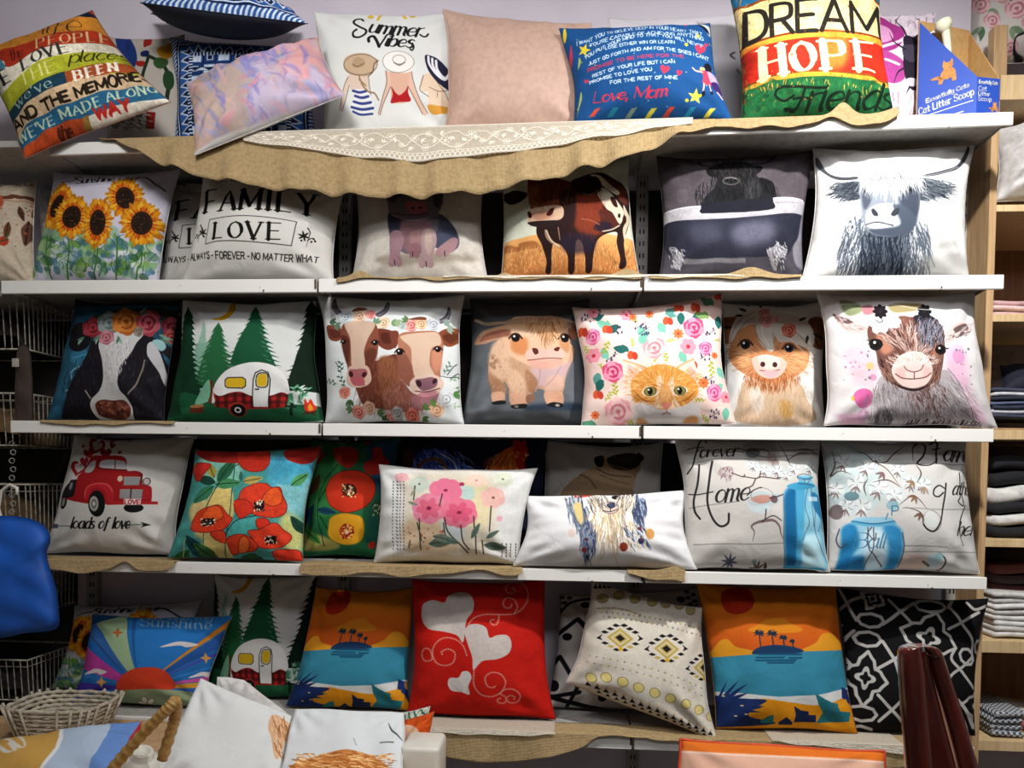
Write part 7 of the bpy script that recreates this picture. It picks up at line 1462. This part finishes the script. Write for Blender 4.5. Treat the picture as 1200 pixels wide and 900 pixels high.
# ---------------- carton with the litter scoop ----------------
M_blue = mat('carton_blue', '2346a0', .45, '2346a0'); M_craft = mat('carton_inside', 'b58f5a', .85, 'a8824c', 60); M_ink = mat('carton_white', 'dfe3ee', .5, 'dfe3ee'); M_catp = mat('cat_orange', 'b9803c', .6, '9a602c', 90)
def on_face(o3, ux, uy, shapes, name, m, parent, h=.0009):
    """flat printed shapes lying on a face: origin o3, unit axes ux (right) and uy (up), polygons in metres"""
    n = ux.cross(uy).normalized(); mb = MB()
    for P in shapes:
        P = [tuple(q) for q in P]
        if len(P) < 3: continue
        vs = [o3+ux*x+uy*y+n*h for x, y in P]; mb.add(vs, [tuple(range(len(vs)))])
    return mb.build(name, m, parent)
def words(t, x, y, h, width=None, w=1.7, ang=0, st='sans'):
    a = Art([(0, 0), (1, 0), (1, 1), (0, 1)], (0, 0, 1), '000', 8); a.T = lambda p: np.atleast_2d(np.asarray(p, float)); a.k = 1.; got = []
    a.comp = lambda polys, col, **k: got.extend(polys); s = 1000.; a.t(t, x*s, -y*s, h*s, '000', width=width*s if width else None, w=w, ang=ang, st=st)
    return [[(q[0]/s, -q[1]/s) for q in p] for p in got]
cy = .05
A0 = at(1091, 131, cy); A1 = at(1144, 129, cy); B1 = at(1174, 127, cy)
x0, x1, x2 = A0.x, A1.x, B1.x; zb = shz(0, x0)+.002; zt = at(1093, 15, cy+.06).z; zf = at(1144, 90, cy).z
ct = empty('carton', ((x0+x2)/2, cy+.08, zb), 'blue cut-away cardboard display carton for a cat litter scoop', 'carton')
# the side panel faces left-front, the short front panel faces right-front
P0 = Vector((x0, cy+.10, zb)); P1 = Vector((x1, cy, zb)); P2 = Vector((x2, cy+.015, zb)); P3 = Vector((x2-.02, cy+.16, zb))
up_ = Vector((0, 0, 1)); t_ = .003
def panel(name, a, b, ha, hb, m, m_in=None, off=.003):
    n = (b-a).cross(up_).normalized(); mb = MB().hexa([a, b, b-n*off, a-n*off, a+up_*ha, b+up_*hb, b-n*off+up_*hb, a-n*off+up_*ha]); return mb.build(name, m, ct)
hs = zt-zb; hf = zf-zb
panel('side_panel', P0, P1, hs, hf, M_blue); panel('front_panel', P1, P2, hf, hf, M_blue); panel('side_panel', P2, P3, hf, hs, M_craft); panel('back_panel', P3, P0, hs, hs, M_craft)
panel('inner_lining', P0+Vector((.004, .005, 0)), P1+Vector((.002, .006, 0)), hs-.004, hf-.003, M_craft)
u1 = (P1-P0).normalized(); W1 = (P1-P0).length; u2 = (P2-P1).normalized(); W2 = (P2-P1).length
on_face(P0, u1, up_, words('Cat Litter Scoop', W1*.06, .062, .020, W1*.9, ang=-6)+words('Essentially Cats', W1*.18, .092, .012, W1*.7, w=2.4, ang=-6)+[[(W1*.05, .052), (W1*.95, .060), (W1*.95, .062), (W1*.05, .054)], [(W1*.2, .030), (W1*.8, .036), (W1*.8, .0385), (W1*.2, .0325)], [(W1*.2, hs-.05), (W1*.26, hs-.045), (W1*.3, hs-.052), (W1*.26, hs-.05)]], 'side_lettering', M_ink, ct)
on_face(P1, u2, up_, words('Essentially Cats', W2*.08, hf-.018, .009, W2*.82, w=2.6)+words('Cat', W2*.07, hf-.038, .012)+words('Litter', W2*.07, hf-.052, .011)+words('Scoop', W2*.07, hf-.067, .012)+[[(W2*.07, .012), (W2*.75, .012), (W2*.75, .0145), (W2*.07, .0145)], [(W2*.07, .018), (W2*.85, .018), (W2*.85, .0205), (W2*.07, .0205)]], 'front_lettering', M_ink, ct)
def catshape(cx, cy_, s):
    q = nums(".0,1.0 -.16,1.05 -.22,1.22 -.28,1.02 -.3,.8 -.22,.66 -.38,.4 -.42,.1 -.9,.16 -.95,.28 -.5,.34 -.5,-.2 -.28,-.22 -.2,.05 .0,-.02 .2,.05 .28,-.22 .5,-.2 .45,.3 .38,.5 .22,.66 .3,.8 .28,1.02 .22,1.22 .16,1.05"); return [(cx+x*s, cy_+y*s) for x, y in q]
on_face(P0, u1, up_, [catshape(W1*.52, .145, .048)], 'cat_picture', M_catp, ct); on_face(P1, u2, up_, [catshape(W2*.80, .034, .021)], 'cat_picture', M_catp, ct)
M_pale = mat('pale_plastic', 'd8d8bc', .4, 'd0d0b4'); sp = MB().tube([at(1113, 118, cy+.07), at(1111, 60, cy+.07), at(1108, 35, cy+.07)], [.008, .010, .012], 10).build('litter_scoop', M_pale, sm=True)
tag(sp, 'pale plastic litter scoop standing inside the blue carton', 'scoop'); m = MB().tube([at(1108, 38, cy+.07), at(1106, 31, cy+.07), at(1105, 25, cy+.07), at(1104, 22, cy+.07)], [.010, .024, .022, .006], 12); 
o_ = bpy.data.objects['litter_scoop']; m.build('scoop_blade', M_pale, o_, sm=True)
# ---------------- things on the left: wire baskets, bag, hook ----------------
M_wire = mat('white_wire', 'b9b4a6', .5, '6b6458', 50); M_black = mat('black_fabric', '15130f', .9, '2a2622', 30, .4, 60); M_tan = mat('tan_bundle', '6b5232', .9, '4a3822', 30, .4, 40); M_bag = mat('blue_bag', '1560cc', .6, '1150ac', 8, .3, 25)
BX1 = at(30, 600, .10).x; BX0 = BX1-.62
for n, (pr, pb, cont, lab) in enumerate(((348, 408, M_black, 'topmost white wire basket at the left edge holding dark fabric'), (461, 522, M_tan, 'white wire basket level with the third shelf at the left edge'), (568, 632, M_tan, 'white wire basket just above the blue bag'), (666, 722, M_black, 'white wire basket mostly hidden behind the blue bag'), (774, 823, M_black, 'lowest white wire basket at the left edge holding black fabric'))):
    zr = at(30, pr, .10).z; zb_ = at(30, pb, .10).z; y0, y1 = .10, .37; ins = .02
    b = empty('wire_basket', ((BX0+BX1)/2, .23, zb_), lab, 'basket', 'white wire baskets at the left')
    rim = [(BX0, y0, zr), (BX1, y0, zr), (BX1, y1, zr), (BX0, y1, zr), (BX0, y0, zr)]; MB().tube(rim, .0035, 6, False).build('rim', M_wire, b, sm=True)
    lo = [(BX0+ins, y0+ins, zb_), (BX1-ins*.4, y0+ins, zb_), (BX1-ins*.4, y1, zb_), (BX0+ins, y1, zb_), (BX0+ins, y0+ins, zb_)]; MB().tube(lo, .003, 6, False).build('base_frame', M_wire, b, sm=True)
    for k in range(26):
        x = BX0+.01+(BX1-BX0-.01)*k/25; MB().tube([(x, y0, zr), (BX0+ins+(x-BX0)*(BX1-BX0-1.4*ins)/(BX1-BX0), y0+ins, zb_)], .0018, 4, False).build('wire', M_wire, b)
    for k in range(1, 12):
        y = y0+(y1-y0)*k/12; MB().tube([(BX1, y, zr), (BX1-ins*.4, y0+ins+(y-y0)*(y1-y0-ins)/(y1-y0), zb_)], .0018, 4, False).build('wire', M_wire, b)
    MB().tube([(BX0, y0+.001, zr-.022), (BX1-.002, y0+.001, zr-.022), (BX1-.002, y1, zr-.022)], .0015, 4, False).build('wire', M_wire, b)
    # rumpled cloth heaped inside
    nx, ny = 26, 10; V = []; r_ = random.Random(n)
    for i in range(nx+1):
        for j in range(ny+1):
            x = BX0+.035+(BX1-BX0-.06)*i/nx; y = y0+.03+(y1-y0-.04)*j/ny; e = min(i, nx-i, j+1, ny-j)/3.; V.append((x, y, zb_+.006+min(1, e)*((zr-zb_)*.62+.025*mnoise.noise(Vector((x*14, y*14, n)))+.02*math.sin(x*23+n))))
    mb = MB().add(V, [(i*(ny+1)+j, (i+1)*(ny+1)+j, (i+1)*(ny+1)+j+1, i*(ny+1)+j+1) for i in range(nx) for j in range(ny)])
    mb.add([(BX0+.035, y0+.03, zb_+.005), (BX1-.025, y0+.03, zb_+.005), (BX1-.025, y1-.01, zb_+.005), (BX0+.035, y1-.01, zb_+.005)], [(0, 1, 2, 3)])
    tag(mb.build('folded_fabric', cont, None, sm=True), ['dark fabric heap inside the topmost wire basket', 'brown fabric heap in the second wire basket from the top', 'tan fabric bundle in the wire basket above the blue bag', 'black fabric behind the blue bag in its wire basket', 'black speckled fabric heap in the lowest wire basket'][n], 'fabric')
# dark panel added in place of the dark clutter behind the baskets
tag(MB().box((-3.1, .372, .2), (at(88, 500, .372).x, .379, shz(1, -2)-.05)).build('dark_clutter_panel', mat('dark_panel', '1c1814', .9, '2c2620', 12), None), 'dark panel added for the dark clutter behind the wire baskets at the left', 'board')
hk = MB().tube([at(14, 640, .02), at(4, 618, .02), at(-2, 595, .02), at(2, 575, .02), at(12, 568, .02), at(20, 572, .02), at(20, 580, .02)], .0055, 8).build('hook', mat('white_plastic', 'dedad0', .4, 'd6d2c8'), sm=True); tag(hk, 'curved white plastic hook holding the blue bag', 'hook')
def puffy(name, label, outline, Y, th, m, cat, seed=1, amp=.01, n=26):
    """soft bag shape: outline in pixels at depth Y, swelling to th"""
    P = [at(px, py, Y) for px, py in outline]; P2 = np.array([(p.x, p.z) for p in P]); P2 = smooth(P2, True, 4); c = P2.mean(0); V = []; rings = 9
    for sgn in (-1, 1):
        for k in range(rings+1):
            t = k/rings; q = c+(P2-c)*(1-t)
            for j, (x, z) in enumerate(q): V.append((x, Y+sgn*(th*math.sqrt(1-(1-t)**2.2)*.5)+amp*t*mnoise.noise(Vector((x*9, z*9, seed+sgn)))*2+.004*math.sin(z*60+x*25)*min(1, t*4), z))
    N_ = len(P2); fs = []
    for s_ in (0, 1):
        o_ = s_*(rings+1)*N_
        for k in range(rings):
            for j in range(N_):
                f = (o_+k*N_+j, o_+k*N_+(j+1) % N_, o_+(k+1)*N_+(j+1) % N_, o_+(k+1)*N_+j); fs.append(f if s_ == 0 else f[::-1])
    fs += [(j, N_*(rings+1)+j, N_*(rings+1)+(j+1) % N_, (j+1) % N_) for j in range(N_)]
    o = MB().add(V, fs).build(name, m, None, sm=True); return tag(o, label, cat)
puffy('blue_bag', 'royal blue fabric bag hanging from the white hook at the left edge', [(-70, 600), (-20, 604), (20, 605), (46, 612), (59, 628), (54, 646), (58, 664), (66, 690), (69, 715), (66, 737), (30, 742), (0, 748), (-70, 758)], -.02, .07, M_bag, 'bag')
puffy('brown_pouch', 'brown narrow fabric pouch with a pale tag in front of the baskets', [(22, 405), (34, 408), (38, 440), (37, 500), (20, 505), (18, 440)], .07, .025, mat('brown_cloth', '3c302a', .9), 'pouch', amp=.002)
tag(MB().box((at(14, 420, .05).x, .049, at(14, 430, .05).z), (at(22, 420, .05).x, .051, at(14, 420, .05).z)).build('price_tag', mat('tag_white', 'a9a69e', .6), bev=.0005, seg=1), 'small pale price tag on the brown pouch', 'tag')
ORD = ['first', 'second', 'third', 'fourth', 'fifth', 'sixth', 'seventh', 'eighth', 'ninth']
for k in range(9):
    p = at(14+(k % 2)*1.5, 520+k*10, .04); a8 = [p+Vector((.008*math.cos(q*math.pi/5), .002*math.sin(q), .008*math.sin(q*math.pi/5))) for q in range(11)]
    tag(MB().tube(a8, .0016, 5, False).build('metal_ring', M_steel, sm=True), 'small metal ring '+ORD[k]+' from the top in the dark chain at the far left', 'ring', 'rings of the dark chain at the left')
def table():
    t = empty('display_table', (-1.0, -.62, 0), 'display table in the foreground carrying the white covers, barely in view', 'table'); z = at(300, 905, -.62).z-.09
    xm = at(300, 900, -.06).x; MB().box((-1.9, -.95, z-.03), (xm, -.02, z)).build('table_top', M_ply, t, bev=.003); MB().box((xm+.001, -.95, z-.03), (-.15, -.39, z)).build('table_top', M_ply, t, bev=.003)
    for x in (-1.85, -.2):
        for y in (-.9, -.45): MB().box((x-.025, y-.025, 0), (x+.025, y+.025, z-.03)).build('leg', M_ply, t, bev=.003)
    return z
TZ = table()
# whitewashed wicker tray on the bottom shelf
M_wick = mat('whitewashed_wicker', 'bdb4a2', .8, '857b69', 60, .4, 120)
def wicker():
    ox, oy = at(75, 830, -.17).x, -.17; z0 = TZ+.001; t = empty('wicker_basket', (ox, oy, z0), 'whitewashed wicker basket at the lower left below the sunflower cushion', 'basket')
    for k in range(8):
        rx, ry, z = .10+.0045*k, .09+.002*k, z0+.008+k*.0125
        pts = [(ox+rx*math.copysign(abs(math.cos(a))**.75, math.cos(a)), oy+ry*math.copysign(abs(math.sin(a))**.5, math.sin(a)), z+.002*math.sin(a*20+k*3.1)) for a in np.linspace(0, 2*math.pi, 64)]
        MB().tube(pts, .0062, 6, False).build('strand', M_wick, t, sm=True)
    for k in range(22):
        a = 2*math.pi*k/22; cx = math.copysign(abs(math.cos(a))**.5, math.cos(a)); cy_ = math.copysign(abs(math.sin(a))**.5, math.sin(a)); MB().tube([(ox+.102*cx, oy+.092*cy_, z0), (ox+.146*cx, oy+.112*cy_, z0+.105)], .004, 5).build('stake', M_wick, t, sm=True)
    MB().box((ox-.085, oy-.075, z0), (ox+.085, oy+.075, z0+.004)).build('base', M_wick, t)
wicker()
# ---------------- foreground ----------------
@art('sign', (0, 720, 4), 'c9a25a', 320)
def _(a):
    a.P("-900,300 1200,300 1200,1200 -900,1200", 'c89a50'); a.t('HAM', -10, 560, 66, 'd8d4cc', st='serif', ang=-22, w=2.8); a.t('GO', -60, 690, 60, 'd8d4cc', st='serif', ang=-22, w=2.6)
    a.p("290,490 340,478 430,480 500,495 560,530 470,600 380,760 60,900 40,820 180,600", 'e6e8ec'); a.p("296,500 345,488 425,490 500,505 540,535 450,600 330,760 80,880 70,800 200,600", 'b4c4d8')
    a.p("500,500 560,500 660,512 600,620 480,760 300,900 330,760 440,610", '6f93cc'); a.P("660,505 720,510 600,700 400,960 380,900 560,680", 'b82f38')
PRINTQ['sign'] = [(-30, 884), (166, 845), (140, 930), (-80, 936)]
cushion('sign', 'cushion with mustard, pale blue and red bands in the bottom left corner', (-.62, -.62), (-.42, -.42), Tf=.05, Tb=.03, k=-.04, kb=0)
def rattan():
    M_rat = mat('rattan', 'b58f52', .5, '93703a', 80); P = [at(*p, y) for p, y in (((112, 925), -.66), ((135, 897), -.66), ((158, 870), -.66), ((182, 845), -.66), ((198, 829), -.66), ((205, 822), -.65), ((206, 835), -.63), ((202, 852), -.62), ((190, 890), -.62))]
    q = smooth(np.array([tuple(p) for p in P]), False, 12); r_ = [.0125+.0014*math.sin(i*1.7) for i in range(len(q))]
    tag(MB().tube([Vector(x) for x in q], r_, 12).build('basket_handle', M_rat, sm=True), 'curved rattan basket handle in front of the sunshine cushion', 'handle')
rattan()
M_plast = mat('white_plastic2', 'd4d2c8', .35, 'ccc9be', 20)
def lathe(name, prof, base, axis, m, parent=None, n=28):
    ax = Vector(axis).normalized(); u = ax.orthogonal().normalized(); v = ax.cross(u); V = []
    for h, r_ in prof: V += [Vector(base)+ax*h+(u*math.cos(2*math.pi*k/n)+v*math.sin(2*math.pi*k/n))*r_ for k in range(n)]
    return MB().add(V, [(i*n+k, i*n+(k+1) % n, (i+1)*n+(k+1) % n, (i+1)*n+k) for i in range(len(prof)-1) for k in range(n)]+[tuple(range(n))[::-1], tuple((len(prof)-1)*n+k for k in range(n))]).build(name, m, parent, sm=True)
b0 = at(160, 925, -.55); cn = lathe('plastic_bottle', [(0, .05), (.07, .05), (.085, .045), (.095, .03), (.098, .024), (.112, .024), (.114, .022), (.113, .016), (.108, .014)], b0, (.28, -.25, .9), M_plast); tag(cn, 'white plastic bottle top between the rattan handle and the white covers', 'bottle')
bx = at(492, 905, -.5); lid = MB().box((at(470, 900, -.5).x, -.52, at(470, 925, -.5).z), (at(516, 900, -.5).x, -.40, at(470, 872, -.5).z)).build('plastic_tub', M_plast, bev=.012, seg=3, sm=True); tag(lid, 'white plastic tub with a round cap beside the white covers', 'tub')
cp = lathe('cap', [(0, .017), (.006, .017), (.008, .015), (.0075, .012), (.004, .011)], at(499, 873, -.46)-Vector((0, 0, .004)), (0, -.15, 1), M_plast, lid)
cushion('cover_back', 'white folded cushion cover lying under the left white cover', -.40, -.30, None, Tf=.012, Tb=.008, k=.0, quad=[(255, 793), (285, 797), (344, 842), (250, 900)], front=M_back, name='cushion_cover', cat='cushion cover', wr=.5, N=24, exp=.25)
PRINTQ['feathercover'] = [(236, 796), (342, 840), (326, 936), (168, 930)]; PRINTQ['catcover'] = [(346, 831), (474, 836), (471, 935), (322, 935)]
cushion('feathercover', 'large white folded cushion cover with an orange feather at its edge', (-.60, -.60), (-.40, -.40), Tf=.014, Tb=.01, k=.0, name='cushion_cover', cat='cushion cover', wr=.8, exp=.25)
cushion('catcover', 'white folded cushion cover with the back of a ginger animal', (-.62, -.62), (-.40, -.40), Tf=.014, Tb=.01, k=.0, name='cushion_cover', cat='cushion cover', wr=.8, exp=.25)
@art('orangebit', (460, 820, 8), 'cf5a20', 128)
def _(a): a.e(170, 330, 110, 100, 'e0b89c'); a.tint(.1)
PRINTQ['orangebit'] = [(462, 846), (509, 834), (503, 872), (455, 895)]
cushion('orangebit', 'small orange cushion corner with a peach spot under the red heart cushion', -.38, -.34, None, Tf=.025, Tb=.02, name='small_cushion')
@art('greenbit', (460, 820, 8), 'c4c4b4', 128)
def _(a):
    for i in range(5): a.l([(100+i*60, 60), (200+i*60, 260)], 16, '3c6a62'); a.l([(260+i*60, 40), (140+i*50, 260)], 10, '6a8a72')
PRINTQ['greenbit'] = [(466, 836), (504, 828), (500, 852), (460, 872)]
cushion('greenbit', 'small white cushion corner with green lines behind the orange one', -.30, -.27, None, Tf=.02, Tb=.02, name='small_cushion')
@art('orange', (780, 860, 4), 'd9b09a', 256)
def _(a): a.P("-50,-50 1100,-50 1100,140 900,124 400,102 60,80 -50,78", 'd9782a'); a.P("-50,-50 64,-50 90,60 60,90 -50,200", 'c8442a'); a.l("60,80 400,102 900,124 1100,140", 9, 'ecd0c0'); a.tint(.05)
PRINTQ['orange'] = [(796, 866), (1038, 881), (1046, 1010), (786, 1010)]
M_or = mat('orange_piping', 'c9451c', .7)
cushion('orange', 'peach cushion with bright orange piping at the bottom edge', -.46, -.38, None, Tf=.06, Tb=.04, piping=M_or, k=.02)
def chair():
    M_w = mat('mahogany_lacquer', '5e2018', .14, '3a120e', 12, kind='wood', coat=.9); c = empty('wooden_chair', (at(1100, 900, -.8).x, -.75, 0), 'glossy dark mahogany chair with only its back posts in view at lower right', 'chair')
    def bar(name, pts, rad, flat):
        P = smooth(np.array([tuple(at(*p)) for p in pts]), False, 8); mb = MB(); n = 14; V = []
        t_ = np.linspace(0, 1, len(P)); Rr = np.interp(t_, np.linspace(0, 1, len(rad)), rad)
        for p, r_ in zip(P, Rr): V += [(p[0]+r_*math.cos(2*math.pi*k/n), p[1]+flat*math.sin(2*math.pi*k/n), p[2]) for k in range(n)]
        mb.add(V, [(i*n+(k+1) % n, i*n+k, (i+1)*n+k, (i+1)*n+(k+1) % n) for i in range(len(P)-1) for k in range(n)]+[tuple(range(n)), tuple((len(P)-1)*n+k for k in range(n))[::-1]]); return mb.build(name, M_w, c, sm=True)
    Yc = -.80
    bar('back_post', [(1069, 757, Yc), (1066, 762, Yc), (1068, 790, Yc), (1073, 850, Yc), (1080, 930, Yc), (1088, 1040, Yc+.02)], [.008, .020, .024, .025, .026, .026], .022)
    bar('back_post', [(1085, 757, Yc+.02), (1092, 763, Yc+.02), (1104, 800, Yc+.02), (1120, 850, Yc+.02), (1138, 920, Yc+.02), (1160, 1040, Yc+.02)], [.008, .016, .018, .019, .020, .020], .020)
    bar('back_panel', [(1077, 764, Yc+.012), (1081, 790, Yc+.012), (1090, 840, Yc+.012), (1102, 900, Yc+.012), (1120, 1000, Yc+.012)], [.012, .018, .024, .03, .034], .008)
    bar('top_cap', [(1062, 768, Yc+.01), (1068, 759, Yc+.01), (1078, 756, Yc+.01), (1088, 759, Yc+.01), (1094, 768, Yc+.01)], [.010, .012, .012, .012, .010], .018)
    P = at(1110, 1040, Yc); MB().box((P.x-.22, Yc-.42, P.z-.16), (P.x+.20, Yc+.03, P.z-.12)).build('seat', M_w, c, bev=.012)
    for dx in (-.2, .17):
        for dy in (-.38, .0): MB().tube([(P.x+dx, Yc+dy, 0), (P.x+dx, Yc+dy, P.z-.16)], [.018, .024], 10).build('leg', M_w, c, sm=True)
    MB().box((P.x-.05, Yc-.02, P.z-.13), (P.x+.06, Yc+.03, P.z+.06)).build('lower_rail', M_w, c, bev=.01)
chair()
# spotlight fitting, and fittings for the added left lamp and fill panel
for nm, loc, s, lab in (('added_lamp_fitting', (-.75, -1.35, 3.08), .17, 'square fitting of the added lamp above the left half of the shelves'), ('ceiling_spotlight', (.85, -1.05, 3.10), .05, 'small hanging spotlight above the shelves'), ('fill_panel_fitting', (.5, -2.7, 3.09), .5, 'large rectangular fitting of the added fill panel behind the viewer')):
    x, y, z = loc; t = empty(nm, (x, y, z+.02), lab, 'light'); MB().box((x-s, y-s*.5, z-.01), (x+s, y+s*.5, z+.019)).build('housing', M_steel, t, bev=.004); MB().tube([(x, y, z+.018), (x, y, 3.45)], .008, 8).build('rod', M_steel, t, sm=True)
